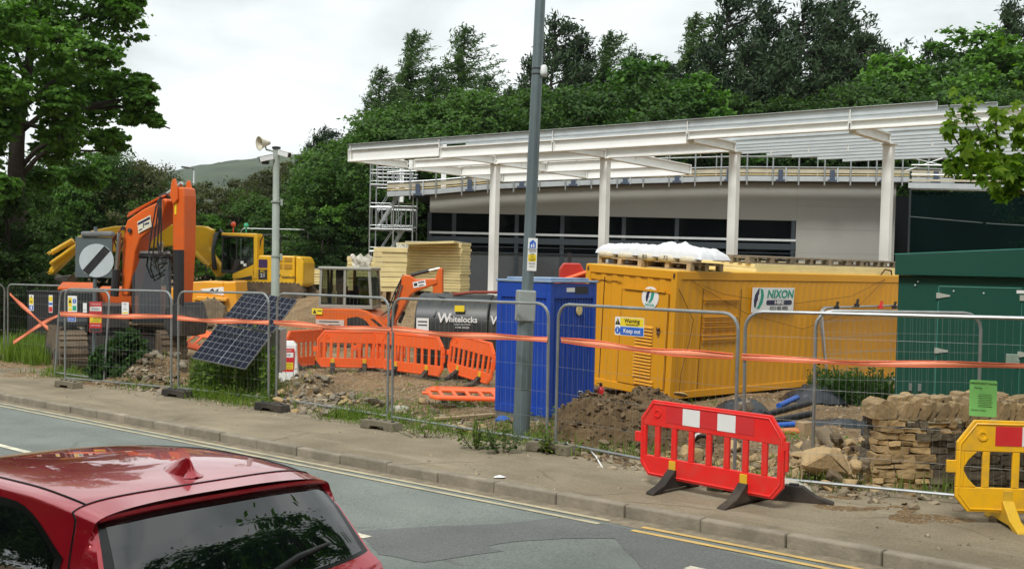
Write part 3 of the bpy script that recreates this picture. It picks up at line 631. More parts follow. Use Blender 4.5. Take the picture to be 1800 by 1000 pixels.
# ------------------------------------------------------------------ plastic pedestrian barriers
def barrier(name, label, loc, rz, m, style=0, band=True, group=None, W=2.0, foot=True, rot=None, n=8, lugs=True):
    t = thing(name, label, 'barrier', loc, rz, group, rot); h = W/2; T = 0.022
    mb = MB(); zt, zl = (0.715, 0.36)
    mb.prism([(-h+0.16, 1.02), (h-0.16, 1.02), (h, 0.80), (h, zt), (-h, zt), (-h, 0.80)], -T, T)
    mb.prism([(-h, zl), (h, zl), (h, 0.26), (h-0.12, 0.12), (-h+0.12, 0.12), (-h, 0.26)], -T, T)
    for s in (-1, 1): mb.box(min(s*h, s*(h-0.075)), max(s*h, s*(h-0.075)), -T, T, zl+0.0005, zt-0.0005)
    for i in range(1, n): x = -h + 2*h*i/n; mb.box(x-0.034, x+0.034, -T+0.003, T-0.003, zl+0.0005, zt-0.0005)
    if style == 1:                            # rounded window at the left end, thick moulded ribs
        mb.prism([(-h+0.075, zl+.001), (-h+0.2, zl+.001), (-h+0.12, zl+0.08), (-h+0.075, zl+0.16)], -T+.002, T-.002)
        mb.prism([(-h+0.075, zt-.001), (-h+0.2, zt-.001), (-h+0.12, zt-0.08), (-h+0.075, zt-0.16)], -T+.002, T-.002)
    body = mb.build('body', m, t, False, 0.008)
    rb = MB()
    rb.tube([(-h+0.03, -T, 0.3), (-h+0.03, -T, 0.78), (-h+0.18, -T, 0.985), (h-0.18, -T, 0.985), (h-0.03, -T, 0.78), (h-0.03, -T, 0.3), (h-0.14, -T, 0.15), (-h+0.14, -T, 0.15)], 0.012, 6, True)
    rb.lathe([(0.05, 0), (0.05, 0.012), (0.03, 0.012), (0.028, 0.002)], 16, Matrix.Translation((-h+0.24, -T, 0.87)) @ Matrix.Rotation(PI/2, 4, 'X'))
    rb.build('moulded_rib', m, t, 'auto')
    if lugs:
        for s in (-1, 1):
            lb = MB()
            if s < 0: lb.box(-h-0.09, -h+0.002, -T*0.8, T*0.8, 0.50, 0.62)
            else: lb.box(h-0.002, h+0.045, -T*0.8, T*0.8, 0.66, 0.76); lb.box(h+0.015, h+0.045, -T*0.8, T*0.8, 0.44, 0.659)
            lb.build('hook', m, t, False, 0.006)
    if band:
        cols = band; x0, x1 = -h+0.36, h-0.36; k = len(cols)
        for i, c in enumerate(cols):
            b = MB(); b.box(x0+(x1-x0)*i/k+0.0005, x0+(x1-x0)*(i+1)/k-0.0005, -T-0.004, -T+0.002, 0.775, 0.965); b.build('reflector', WHT() if c == 'w' else RED(), t)
    if foot:
        fm = RUBBER() if foot == 1 else foot
        for s in (-1, 1):
            x = s*h*0.5; f = MB()
            f.prism([(-0.42, 0), (-0.30, 0), (-0.2, 0.035), (0.2, 0.035), (0.30, 0), (0.42, 0), (0.41, 0.025), (0.22, 0.09), (0.09, 0.20), (0.05, 0.24), (-0.05, 0.24), (-0.09, 0.20), (-0.22, 0.09), (-0.41, 0.025)], -0.055, 0.055, Matrix.Translation((x, 0, 0)) @ Matrix.Rotation(PI/2, 4, 'Z'))
            f.build('foot', fm, t, False, 0.008)
            sp_ = MB(); sp_.box(x-0.045, x+0.045, -T-0.016, -T+0.001, 0.16, 0.34); sp_.build('foot_clip', mat('yellow clip plastic', (0.72, 0.42, 0.02), 0.5, 0, 0.1, 8, DUST, 0.3, 4) if foot == 1 else fm, t, False, 0.005)
    return t
REDP = mat('red barrier plastic', (0.80, 0.018, 0.016), 0.4, 0, 0.05, 2, (0.34, 0.13, 0.08), 0.4, 5)
YELP = mat('yellow barrier plastic', (0.86, 0.46, 0.008), 0.42, 0, 0.07, 2, (0.34, 0.22, 0.09), 0.5, 5)
a = G(1176, 861); b = G(1316, 886); c = (a+b)/2
barrier('pedestrian_barrier', 'bright red plastic barrier with white reflectors on the pavement', (c.x, c.y, c.z), math.atan2(b.y-a.y, b.x-a.x)-rad(2), REDP, 0, 'rwrwr', W=1.88).scale = (1, 1, 0.96)
f2 = G(1395, 880); t = thing('rubber_base', 'loose black rubber barrier foot lying right of the red barrier', 'rubber base', (f2.x, f2.y, f2.z), RZ+rad(20))
mb = MB(); mb.prism([(-0.42, 0), (-0.2, 0.0), (0.2, 0.0), (0.42, 0), (0.41, 0.025), (0.22, 0.08), (0.09, 0.17), (-0.09, 0.17), (-0.22, 0.08), (-0.41, 0.025)], -0.06, 0.06); mb.build('base', RUBBER(), t, False, 0.008)
mb = MB(); mb.box(-0.05, 0.05, -0.03, 0.03, 0.17, 0.19); mb.build('socket', BLACK(), t)
yb = G(1768, 922); barrier('pedestrian_barrier', 'yellow plastic barrier with red and white reflectors before the stone wall', (yb.x+0.50, yb.y-0.02, yb.z), rad(-3), YELP, 1, 'rwrwr', foot=mat('yellow foot', (0.66, 0.40, 0.02), 0.5, 0, 0.1, 5, DUST, 0.45, 3), n=7)
og = 'orange site barriers'
for (u0, v0, u1, v1, la) in ((500, 650, 572, 642, 'orange plastic barrier half hidden behind the white sign cone'), (556, 652, 668, 652, 'orange plastic barrier second from the left in the row'), (634, 650, 700, 655, 'orange plastic barrier set behind the fence post in the row'), (664, 656, 786, 668, 'orange plastic barrier in front of the mini excavator boom'), (784, 667, 862, 678, 'orange plastic barrier tilted below the dark tank')):
    a = G(u0, v0, 0.05); b = G(u1, v1, 0.05); c = (a+b)/2; d = b-a
    W = min(2.0, max(1.5, d.length)); x = d.normalized()
    hz_ = Vector((d.x, d.y, 0)).length; need = math.acos(max(-1, min(1, hz_/2.0)))
    rz = math.atan2(d.y, d.x)
    barrier('site_barrier', la, (c.x, c.y, GZ(c.x, c.y)-0.02), 0, ORANGEP(), 0, None, og, W=W, n=9, rot=(rad(-4 if 'tilted' in la else 0), rad(5 if 'tilted' in la else 0.5), rz))
p = G(838, 716); barrier('site_barrier', 'orange plastic barrier lying flat beside the blue cabin', (p.x+0.2, p.y-0.3, GZ(p.x, p.y)+0.12), 0, ORANGEP(), 0, None, og, foot=None, rot=(rad(-83), rad(2), rad(14)))
p = G(345, 632); barrier('site_barrier', 'orange plastic barrier fallen behind the solar panels', (p.x, p.y+0.5, GZ(p.x, p.y)+0.1), 0, ORANGEP(), 0, None, og, foot=None, rot=(rad(-60), rad(8), rad(-20)))

# ------------------------------------------------------------------ flat signs
def board(name, label, cat, loc, rz, w, h, rects=(), texts=(), m=None, th=0.006, rot=None, tris=(), group=None):
    t = thing(name, label, cat, loc, rz, group, rot)
    mb = MB(); mb.prism(rr(w, h, min(w, h)*0.06), 0, th); mb.build('board', m or WHT(), t)
    for k, (x, z, ww, hh, mm) in enumerate(rects):
        q = MB(); q.box(x-ww/2, x+ww/2, -0.0015-0.0002*k, 0.001, z-hh/2, z+hh/2); q.build('panel', mm(), t)
    for (x, z, r, mm, sh) in tris:
        q = MB()
        if sh == 't': q.prism([(x-r, z-r*0.8), (x+r, z-r*0.8), (x, z+r)], -0.003, 0.001)
        else: q.disc((x, z), r, -0.003, 0.001, 20)
        q.build('pictogram', mm(), t)
    for (s, x, z, sz, mm, *o) in texts:
        text(s, sz, mm(), t, (x, -0.004, z), bold=o[0] if o else 0.0, xs=o[1] if len(o) > 1 else 1.0)
    return t
def on_fence(key, u, v, off=-0.04):
    t = FP[key]; M = t.matrix_basis; Mi = M.inverted(); r = Mi.to_3x3() @ ray(u, v); o = Mi @ Vector((0,0,CH)); k = (off-o.y)/r.y
    return M @ (o+r*k), t.rotation_euler.copy()
p, r_ = on_fence('H', 1106, 574)
board('safety_sign', 'yellow and blue warning keep out sign on the fence', 'sign', p, 0, 0.50, 0.235, [(0.045, 0.058, 0.40, 0.105, YEL), (0.045, -0.058, 0.40, 0.105, BLU)], [('Warning', 0.05, 0.072, 0.075, BLK, 0.001), ('Construction site', 0.05, 0.025, 0.03, BLK), ('Keep out', 0.05, -0.058, 0.078, WHT, 0.001), ('!', -0.2, 0.055, 0.06, YEL, 0.001), ('i', -0.2, -0.056, 0.075, WHT, 0.002)], rot=r_, tris=[(-0.2, 0.055, 0.045, BLK, 't'), (-0.2, -0.056, 0.045, BLU, 'c')])
p, r_ = on_fence('D', 127, 534)
board('safety_sign', 'white notice with yellow and blue pictograms by the gate', 'sign', p, 0, 0.30, 0.34, [(-0.07, 0.03, 0.12, 0.2, YEL), (-0.07, -0.12, 0.12, 0.06, YEL), (0.07, -0.09, 0.12, 0.10, GRN)], [('!', -0.07, 0.06, 0.07, YEL), ('!', 0.07, 0.06, 0.11, WHT, 0.004)], rot=r_, tris=[(-0.07, 0.06, 0.05, BLK, 't'), (0.07, 0.06, 0.055, BLU, 'c')])
p, r_ = on_fence('D', 149, 541); board('safety_sign', 'small white paper notice left of the red camera sign', 'sign', p, 0, 0.12, 0.2, [(0, -0.05, 0.07, 0.01, BLK)], rot=r_)
p, r_ = on_fence('D', 220, 542); board('safety_sign', 'white notice with a yellow corner on the bush panel', 'sign', p, 0, 0.21, 0.25, [(0.0, -0.09, 0.17, 0.03, YEL), (0, 0.09, 0.1, 0.012, BLK), (0, -0.02, 0.12, 0.01, BLK)], [('i', 0, 0.04, 0.08, BLU)], rot=r_)
p, r_ = on_fence('B', 55, 532); board('safety_sign', 'yellow and blue sign on the gateway panel', 'sign', p, 0, 0.24, 0.42, [(0, 0.05, 0.21, 0.18, YEL), (0, -0.13, 0.21, 0.12, BLU)], [('Danger', 0, 0.03, 0.05, BLK)], rot=r_, tris=[(0, 0.165, 0.035, BLK, 't'), (0, -0.13, 0.045, WHT, 'c')])
p, r_ = on_fence('B', 89, 534); board('safety_sign', 'striped multi colour sign on the gateway panel', 'sign', p, 0, 0.2, 0.45, [(0, 0.13, 0.18, 0.12, YEL), (0, 0.0, 0.18, 0.06, BLU), (0, -0.14, 0.18, 0.13, RED)], rot=r_)
p, r_ = on_fence('D', 126, 561); board('safety_sign', 'dark blue sign below the tape by the gate', 'sign', p, 0, 0.26, 0.1, [(0, 0, 0.24, 0.08, BLU)], [('NOTICE', 0, 0, 0.05, WHT)], rot=r_)
p, r_ = on_fence('I', 1728, 700)
board('paper_notice', 'fluorescent green paper notice tied to the fence', 'notice', p, 0, 0.265, 0.38, [(0.02, 0.04-0.018*k, 0.14 if k % 3 else 0.12, 0.004, BLK) for k in range(8)], [('IMPORTANT Notice', 0, 0.155, 0.03, BLK), ('Planning', -0.05, 0.11, 0.022, BLK), ('Monday to Friday', -0.04, -0.125, 0.02, BLK)], m=mat('fluorescent green paper', (0.30, 0.78, 0.22), 0.6, 0, 0.03), rot=r_, th=0.003)

# ------------------------------------------------------------------ posts
POSTM = mat('grey green lamp post', (0.14, 0.18, 0.19), 0.45, 0.35, 0.18, 1.5, (0.12, 0.14, 0.11), 0.4, 1.0)
lp = G(915, 772); t = thing('lamp_post', 'tall leaning grey lamp post beside the blue cabin', 'lamp post', (lp.x, lp.y, GZ(lp.x, lp.y)-0.1)); t.rotation_euler = (0, rad(1.25), rad(10))
mb = MB(); mb.lathe([(0.125, 0), (0.122, 1.78), (0.10, 1.86), (0.086, 1.92), (0.084, 4.0), (0.066, 8.6)], 20); mb.build('pole', POSTM, t, 'auto')
mb = MB(); mb.box(-0.05, 0.05, -0.132, -0.1, 0.85, 1.62); mb.build('access_door', POSTM, t, False, 0.006)
mb = MB(); mb.box(-0.15, 0.11, -0.14, 0.12, 1.83, 2.28); mb.build('service_box', mat('grey service box', (0.30, 0.33, 0.32), 0.6, 0, 0.12, 4, (0.15, 0.14, 0.1), 0.3), t, False, 0.02)
mb = MB(); mb.tube([(0, 0, 8.55), (0, -0.1, 8.9), (0, -0.6, 9.1), (0, -1.2, 9.15)], 0.035, 8); mb.build('bracket_arm', POSTM, t)
mb = MB(); mb.prism([(-0.12, 0), (0.12, 0), (0.09, 0.12), (-0.09, 0.12)], -1.9, -1.2, Matrix.Translation((0, 0, 9.1))); mb.build('lantern', WHITEP(), t)
for z in (5.38, 5.46, 2.6, 3.3):
    mb = MB(); mb.lathe([(0.082, z), (0.082, z+0.02)], 16); mb.build('strap', BLACK(), t)
mb = MB(); mb.lathe([(0.05, 0), (0.055, 0.05), (0.05, 0.13), (0.03, 0.16)], 12, Matrix.Translation((0.085, -0.06, 5.36))); mb.build('sensor', WHITEP(), t, True)
# notice on the post
ps = Matrix.Translation(t.location) @ t.rotation_euler.to_matrix().to_4x4() @ Vector((0.03, -0.10, 2.80))
s_ = board('street_notice', 'narrow white and yellow watch notice strapped to the lamp post', 'sign', ps, rad(-3), 0.135, 0.47, [(0, 0.06, 0.1, 0.006, BLK), (0, -0.05, 0.115, 0.1, YEL)], [('NEIGHBOURHOOD', 0, 0.075, 0.015, BLK), ('WATCH', 0, 0.04, 0.028, BLK), ('AREA', 0, 0.005, 0.028, BLK), ('THIS IS', 0, -0.03, 0.02, BLK), ('A WATCHED', 0, -0.06, 0.017, BLK), ('STREET', 0, -0.085, 0.022, BLK), ('POLICE', 0, -0.13, 0.028, BLK), ('BE SAFE', 0, -0.17, 0.022, BLK)], rot=(0, rad(1.25), rad(-3)))
q = MB(); q.prism([(-0.045, 0.09), (0.045, 0.09), (0.045, 0.17), (0, 0.215), (-0.045, 0.17)], -0.0035, 0.001); q.build('house_emblem', BLU(), s_)
q = MB(); q.prism([(-0.025, 0.10), (-0.005, 0.10), (-0.005, 0.15), (-0.025, 0.14)], -0.005, -0.002); q.prism([(0.008, 0.10), (0.026, 0.10), (0.02, 0.16), (0.01, 0.17)], -0.005, -0.002); q.build('emblem_figure', WHT(), s_)
# camera mast of the solar security tower
CCP = mat('pale green grey mast', (0.33, 0.37, 0.32), 0.5, 0.1, 0.12, 2)
cx = G(485, 655); cx = Vector((cx.x, cx.y, GZ(cx.x, cx.y)))
d0 = 22.3; cpos = P(485, 520, d0); cg = GZ(cpos.x, cpos.y)
t = thing('camera_mast', 'pale security mast with loudspeaker and cameras behind the solar panels', 'camera mast', (cpos.x, cpos.y, cg), 0); t.rotation_euler = (0, rad(-0.4), 0)
topz = P(485, 262, d0).z - cg
mb = MB(); mb.lathe([(0.085, 0), (0.085, topz*0.56), (0.075, topz*0.565), (0.075, topz*0.78), (0.066, topz*0.785), (0.066, topz)], 18); mb.build('mast_tube', CCP, t, 'auto')
for f in (0.555, 0.78):
    mb = MB(); mb.lathe([(0.1, topz*f), (0.1, topz*f+0.035)], 16); mb.box(0.09, 0.14, -0.02, 0.02, topz*f-0.06, topz*f+0.07); mb.build('collar', CCP, t)
mb = MB(); mb.lathe([(0.09, topz), (0.09, topz+0.04), (0.05, topz+0.05)], 14); mb.build('cap', BLACK(), t)
mb = MB(); mb.tube([(-0.06, 0, topz-0.05), (-0.2, -0.02, topz-0.02), (-0.22, -0.05, topz+0.06)], 0.02, 7); mb.build('speaker_arm', CCP, t)
HORN = mat('beige horn plastic', (0.55, 0.50, 0.38), 0.5, 0, 0.08)
mb = MB(); mb.lathe([(0.03, 0), (0.05, 0.05), (0.08, 0.14), (0.125, 0.22), (0.15, 0.25), (0.135, 0.25), (0.09, 0.19), (0.05, 0.1)], 20, Matrix.Translation((-0.13, -0.0, topz+0.12)) @ Matrix.Rotation(rad(42), 4, 'Z') @ Matrix.Rotation(rad(-97), 4, 'Y')); mb.build('loudspeaker', HORN, t, True)
for (x, y, z, az) in ((0.16, -0.06, topz-0.10, -28), (-0.16, -0.1, topz-0.2, 200)):
    M = Matrix.Translation((x, y, z)) @ Matrix.Rotation(rad(az), 4, 'Z') @ Matrix.Rotation(rad(14), 4, 'Y')
    mb = MB(); mb.box(-0.12, 0.16, -0.05, 0.05, -0.05, 0.05, M); mb.box(-0.12, 0.2, -0.058, 0.058, 0.052, 0.062, M); c_ = mb.build('security_camera', WHITEP(), t, False, 0.01)
    q = MB(); q.box(0.161, 0.166, -0.045, 0.045, -0.045, 0.045, M); q.build('lens', BLACK(), c_)
mb = MB(); mb.box(-0.28, -0.14, -0.08, 0.0, topz-0.32, topz-0.24); mb.build('junction_box', DSTEEL(), t)
# solar panels leaning in front
sp_ = thing('solar_panel', 'tilted pair of dark solar panels on a white trailer behind the weeds', 'solar panel', (0, 0, 0))
tl = P(432, 511, 21.6); tr = P(522, 527, 21.1); bl = P(344, 634, 20.1)
wv = (tr-tl); lv_ = (bl-tl); lv_ = lv_ - wv*(lv_.dot(wv)/wv.dot(wv))*0.55; nv = wv.cross(lv_).normalized(); nv = -nv if nv.y > 0 else nv
SOL = mat('solar cell glass', (0.004, 0.006, 0.016), 0.12, 0, 0.1, spec=0.14); SOLF = mat('pale panel grid', (0.27, 0.29, 0.31), 0.45, 0.2)
def sq(a, b, c, d, th, mb): mb.add([a, b, c, d, a-nv*th, b-nv*th, c-nv*th, d-nv*th], [(0,1,2,3), (7,6,5,4), (0,4,5,1), (1,5,6,2), (2,6,7,3), (3,7,4,0)])
sp_.location = bl; off = -Vector(bl)
for h0, h1 in ((0.0, 0.47), (0.50, 0.97)):
    A, B, C, E_ = tl+lv_*h0, tl+wv+lv_*h0, tl+wv+lv_*h1, tl+lv_*h1
    mb = MB(); sq(*[v+off for v in (A, B, C, E_)], 0.035, mb); mb.build('backing', SOLF, sp_)
    mb = MB(); nx, nz_ = 10, 6
    for i in range(nx):
        for j in range(nz_):
            a0, a1, b0, b1 = (i+0.035)/nx, (i+0.965)/nx, h0+(h1-h0)*(j+0.03)/nz_, h0+(h1-h0)*(j+0.97)/nz_
            if i == 4: a1 -= 0.006
            q = [tl+wv*a+lv_*b+off+nv*0.003 for a, b in ((a0, b0), (a1, b0), (a1, b1), (a0, b1))]; mb.add(q, [(0,1,2,3)])
    mb.build('cells', SOL, sp_)
mid = tl+wv*0.5+lv_*0.5+off
mb = MB(); mb.bar(mid-nv*0.05, Vector((mid.x+0.3, mid.y+0.7, -0.15)), 0.06, 0.06); mb.bar(tl+wv*0.9+lv_*0.95+off-nv*0.05, tl+wv*0.9+lv_*0.1+off-nv*0.05, 0.05, 0.05); mb.bar(tl+wv*0.1+lv_*0.95+off-nv*0.05, tl+wv*0.1+lv_*0.1+off-nv*0.05, 0.05, 0.05); mb.build('support_frame', GALV(), sp_)
mb = MB(); M = Matrix.Translation((mid.x+0.35, mid.y+0.75, 0)); mb.box(-0.35, 0.22, -0.2, 0.4, -0.3, 0.55, M); mb.build('battery_cabinet', mat('grey cabinet', (0.36, 0.37, 0.36), 0.5, 0, 0.08, 2, DUST, 0.3), sp_, False, 0.02)

# end of speed limit sign
sp0 = G(163, 664); dS = sp0.y
t = thing('speed_sign', 'round white derestriction sign with black diagonal on a grey backing board', 'road sign', (sp0.x, sp0.y, GZ(sp0.x, sp0.y)), rad(6)); bz = GZ(sp0.x, sp0.y)
sc_ = (FPX/dS); cz = P(168, 458, dS).z-bz; cxx = (168-163)/sc_
SGR = mat('grey sign back', (0.10, 0.125, 0.13), 0.6, 0.1, 0.1, 3, (0.1, 0.12, 0.08), 0.3)
mb = MB(); mb.tube([(0, 0.06, -0.1), (0.02, 0.06, cz+0.75)], 0.04, 10); mb.build('post', SGR, t)
mb = MB(); mb.box(cxx-0.46, cxx+0.33, 0.0, 0.02, cz-0.38, cz+0.52); mb.build('backing_board', SGR, t, False, 0.006)
mb = MB(); mb.disc((cxx, cz), 0.372, -0.012, -0.001, 40); mb.build('disc', mat('sign disc face', (0.50, 0.55, 0.57), 0.5, 0, 0.06, 2, (0.3, 0.32, 0.3), 0.25), t)
an = rad(50); c_, s_2 = math.cos(an), math.sin(an); hw = 0.085; ll = 0.36
mb = MB(); mb.prism([(cxx+c_*x-s_2*z, cz+s_2*x+c_*z) for x, z in ((-ll, -hw), (ll, -hw), (ll, hw), (-ll, hw))], -0.016, -0.0125); mb.build('diagonal_bar', BLK(), t)
mb = MB(); mb.bar((cxx-0.34, 0.1, cz+0.58), (cxx+0.34, 0.1, cz+0.60), 0.3, 0.12); mb.build('top_cover', mat('rain cover', (0.16, 0.165, 0.165), 0.8, 0, 0.3, 4), t, False, 0.04)
cs = P(168, 557, dS-0.1)
board('camera_notice', 'red and yellow security camera notice fixed to the speed sign post', 'sign', cs, rad(6), 0.27, 0.68, [(0, 0.28, 0.25, 0.09, RED), (0, 0.18, 0.25, 0.1, WHT), (0, 0.09, 0.25, 0.06, RED), (0, -0.05, 0.25, 0.16, YEL), (0, -0.19, 0.25, 0.1, RED), (0, -0.29, 0.25, 0.08, BLK)], [('WARNING', 0, 0.28, 0.045, WHT), ('CCTV', 0.03, -0.03, 0.06, BLK, 0.001), ('in operation', 0, -0.09, 0.03, BLK), ('MONITORED', 0, -0.19, 0.035, WHT), ('24 HOURS', 0, 0.18, 0.035, BLK)], m=RED())
# white sign cone
sg = G(504, 669); sd_ = FPX/sg.y; t = thing('sign_cone', 'white tapered plastic sign stand with a red and yellow camera notice', 'sign stand', (sg.x, sg.y, GZ(sg.x, sg.y)-0.02), rad(8)); t.scale = (1.1, 1.1, 1.1)
mb = MB(); mb.add([(-0.24, -0.2, 0), (0.24, -0.2, 0), (0.24, 0.2, 0), (-0.24, 0.2, 0), (-0.19, -0.12, 0.78), (0.19, -0.12, 0.78), (0.19, 0.12, 0.78), (-0.19, 0.12, 0.78), (-0.13, -0.09, 0.86), (0.13, -0.09, 0.86), (0.13, 0.09, 0.86), (-0.13, 0.09, 0.86)], [(3,2,1,0), (0,1,5,4), (1,2,6,5), (2,3,7,6), (3,0,4,7), (4,5,9,8), (5,6,10,9), (6,7,11,10), (7,4,8,11), (8,9,10,11)]); mb.build('stand', WHITEP(), t, False, 0.02)
nf = board('notice_face', None, None, (0, 0, 0), 0, 0.31, 0.56, [(0, 0.24, 0.29, 0.06, RED), (0, 0.15, 0.27, 0.10, WHT), (0, 0.06, 0.29, 0.06, RED), (0, -0.07, 0.27, 0.13, YEL), (0, -0.18, 0.29, 0.06, RED), (0, -0.24, 0.27, 0.05, BLK)], [('WARNING', 0, 0.24, 0.04, WHT), ('24 HOUR', -0.02, 0.15, 0.045, BLK), ('CCTV', 0.05, -0.05, 0.05, BLK), ('in operation', 0.04, -0.10, 0.028, BLK)], m=RED())
for ch in list(nf.children): ch.parent = t; ch.location = Vector(ch.location) + Vector((0, -0.172, 0.44))
D.objects.remove(nf)
# ------------------------------------------------------------------ containers and cabins
YC = mat('container yellow paint', (0.68, 0.305, 0.005), 0.5, 0, 0.07, 0.8, (0.36, 0.20, 0.03), 0.28, 1.6)
RUST = mat('rusty dark mark', (0.09, 0.035, 0.012), 0.8, 0, 0.2)
YROOF = mat('sun bleached yellow roof', (0.66, 0.42, 0.06), 0.7, 0, 0.12, 1.5, (0.35, 0.24, 0.08), 0.4, 1.2)
yc = Vector((3.03, 20.5, 0.0)); yc.z = base_z(RV[0]*yc.x+RV[1]*yc.y)-0.02; yc.z = float(yc.z)
t = thing('site_container', 'long yellow site container with a louvred end and hire board', 'container', yc); CRZ = rad(-49.0); t.rotation_euler = (0, rad(2.6), CRZ)
W_, L_, H_ = 2.44, 9.1, 2.53
def corr_end(x0, x1, y, z0, z1, pitch, dep, mb):        # corrugated sheet in the x,z plane (normal -y)
    k = int((x1-x0)/pitch); xs_ = []; 
    for i in range(k):
        a = x0+(x1-x0)*i/k; p_ = (x1-x0)/k
        xs_ += [(a, 0), (a+p_*0.36, 0), (a+p_*0.5, dep), (a+p_*0.86, dep)]
    xs_.append((x1, 0)); vs = [(x, y+d, z) for x, d in xs_ for z in (z0, z1)]
    mb.add(vs, [(2*i, 2*i+2, 2*i+3, 2*i+1) for i in range(len(xs_)-1)])
def corr_side(x, y0, y1, z0, z1, pitch, dep, mb):       # sheet in the y,z plane (normal +x)
    k = int((y1-y0)/pitch); ys = []
    for i in range(k):
        a = y0+(y1-y0)*i/k; p_ = (y1-y0)/k
        ys += [(a, 0), (a+p_*0.36, 0), (a+p_*0.5, dep), (a+p_*0.86, dep)]
    ys.append((y1, 0)); vs = [(x-d, y, z) for y, d in ys for z in (z0, z1)]
    mb.add(vs, [(2*i, 2*i+2, 2*i+3, 2*i+1) for i in range(len(ys)-1)])
mb = MB(); mb.box(-W_+0.03, -0.05, 0.05, L_-0.03, 0.12, H_-0.1)
corr_end(-W_+0.12, -0.12, 0.02, 0.2, H_-0.15, 0.30, 0.018, mb); corr_side(-0.012, 0.12, L_-0.12, 0.2, H_-0.17, 0.22, 0.007, mb)
mb.build('walls', YC, t)
for (x, y) in ((0, 0), (-W_+0.14, 0), (0, L_-0.14), (-W_+0.14, L_-0.14)):
    mb = MB(); mb.box(x-0.14 if x == 0 else x-0.14, x, y, y+0.14, 0.08, H_); p_ = mb.build('corner_post', YC, t, False, 0.01)
    if y == 0:
        for zz in (H_-0.09, 0.15):
            q = MB(); q.prism(shift(rr(0.05, 0.09, 0.02), x-0.07, zz), -0.004, 0.002); q.build('casting_slot', RUST, p_)
mb = MB(); mb.box(-W_+0.141, -0.141, 0.0, 0.1, H_-0.16, H_-0.002); mb.box(-0.1, 0.0, 0.141, L_-0.141, H_-0.16, H_-0.002); mb.box(-W_+0.141, -0.141, 0.0, 0.1, 0.08, 0.22); mb.box(-0.1, 0.0, 0.141, L_-0.141, 0.08, 0.22); mb.build('frame_rail', YC, t, False, 0.008)
mb = MB(); mb.box(-W_+0.02, -0.02, 0.02, L_-0.02, H_-0.05, H_+0.012); mb.build('roof', YROOF, t, False, 0.01)
mb = MB(); mb.box(-1.38, -0.16, -0.012, 0.022, 0.24, 1.98+0.12); mb.build('end_door', YC, t, False, 0.01)
mb = MB(); mb.box(-1.30, -0.24, -0.045, -0.012, 2.10, 2.14); mb.build('door_hood', YC, t)
mb = MB(); mb.box(-1.38, -1.372, -0.015, -0.0125, 0.25, 2.09); mb.box(-0.17, -0.162, -0.015, -0.0125, 0.25, 2.09); mb.box(-1.37, -0.17, -0.015, -0.0125, 2.085, 2.094); mb.box(-1.9, -1.895, -0.001, 0.03, 0.25, 2.3); mb.box(-2.28, -1.44, -0.001, 0.021, 2.23, 2.236); mb.build('door_gap', RUST, t)
for (x0, x1, z0, z1, k) in ((-0.95, -0.5, 0.42, 1.45, 16), (-0.9, -0.42, 0.28, 0.40, 2)):
    mb = MB()
    for i in range(k):
        z = z0+(z1-z0)*i/k; mb.add([(x0, -0.014, z+0.045), (x1, -0.014, z+0.045), (x1, -0.045, z), (x0, -0.045, z), (x0, -0.014, z), (x1, -0.014, z)], [(0,3,2,1), (3,4,5,2), (0,4,3), (1,2,5)])
    mb.build('louvre', YC, t)
mb = MB(); mb.tube([(-0.42, -0.02, 1.42), (-0.36, -0.06, 1.38), (-0.30, -0.06, 1.42)], 0.016, 6); mb.box(-0.38, -0.33, -0.05, -0.013, 1.28, 1.4); mb.build('door_handle', RUST, t)
# louvred slots on the long side
for zz in (1.98, 1.64, 1.54, 1.44, 1.28, 1.2):
    mb = MB(); mb.box(0.0, 0.035, 0.85, 1.95, zz, zz+0.02); mb.box(-0.01, 0.012, 0.87, 1.93, zz-0.06, zz-0.005); mb.build('vent_slot', YC, t)
mb = MB(); mb.box(-0.002, 0.004, 0.8, 0.81, 0.25, 2.2); mb.box(-0.002, 0.004, 2.0, 2.01, 0.25, 2.2); mb.build('panel_gap', RUST, t)
CAB = mat('brown cable', (0.10, 0.05, 0.015), 0.7)
mb = MB(); mb.tube([(-0.08, -0.02, 2.42), (0.03, 0.12, 2.1), (0.05, 0.5, 1.6), (0.03, 0.45, 1.2), (0.04, 0.25, 0.6), (0.06, 0.2, 0.15)], 0.007, 6)
mb.tube([(0.02, 0.4, 2.35), (0.03, 1.4, 2.1), (0.03, 3.5, 1.88), (0.03, 6.0, 2.05), (0.02, 7.4, 2.45)], 0.005, 5); mb.tube([(0.02, 0.5, 2.3), (0.03, 2.2, 1.7), (0.03, 4.2, 1.35), (0.03, 6.2, 1.75), (0.02, 7.4, 2.45)], 0.005, 5); mb.build('cable', CAB, t)
mb = MB(); mb.tube([(-0.05, 7.3, H_), (-0.04, 7.45, H_+0.14), (-0.05, 7.75, H_+0.12), (-0.05, 7.8, H_)], 0.02, 6); mb.build('lifting_eye', RUST, t)
TEAL = col_('logo teal', (0.01, 0.30, 0.21)); NAVY = col_('logo navy', (0.012, 0.015, 0.06))
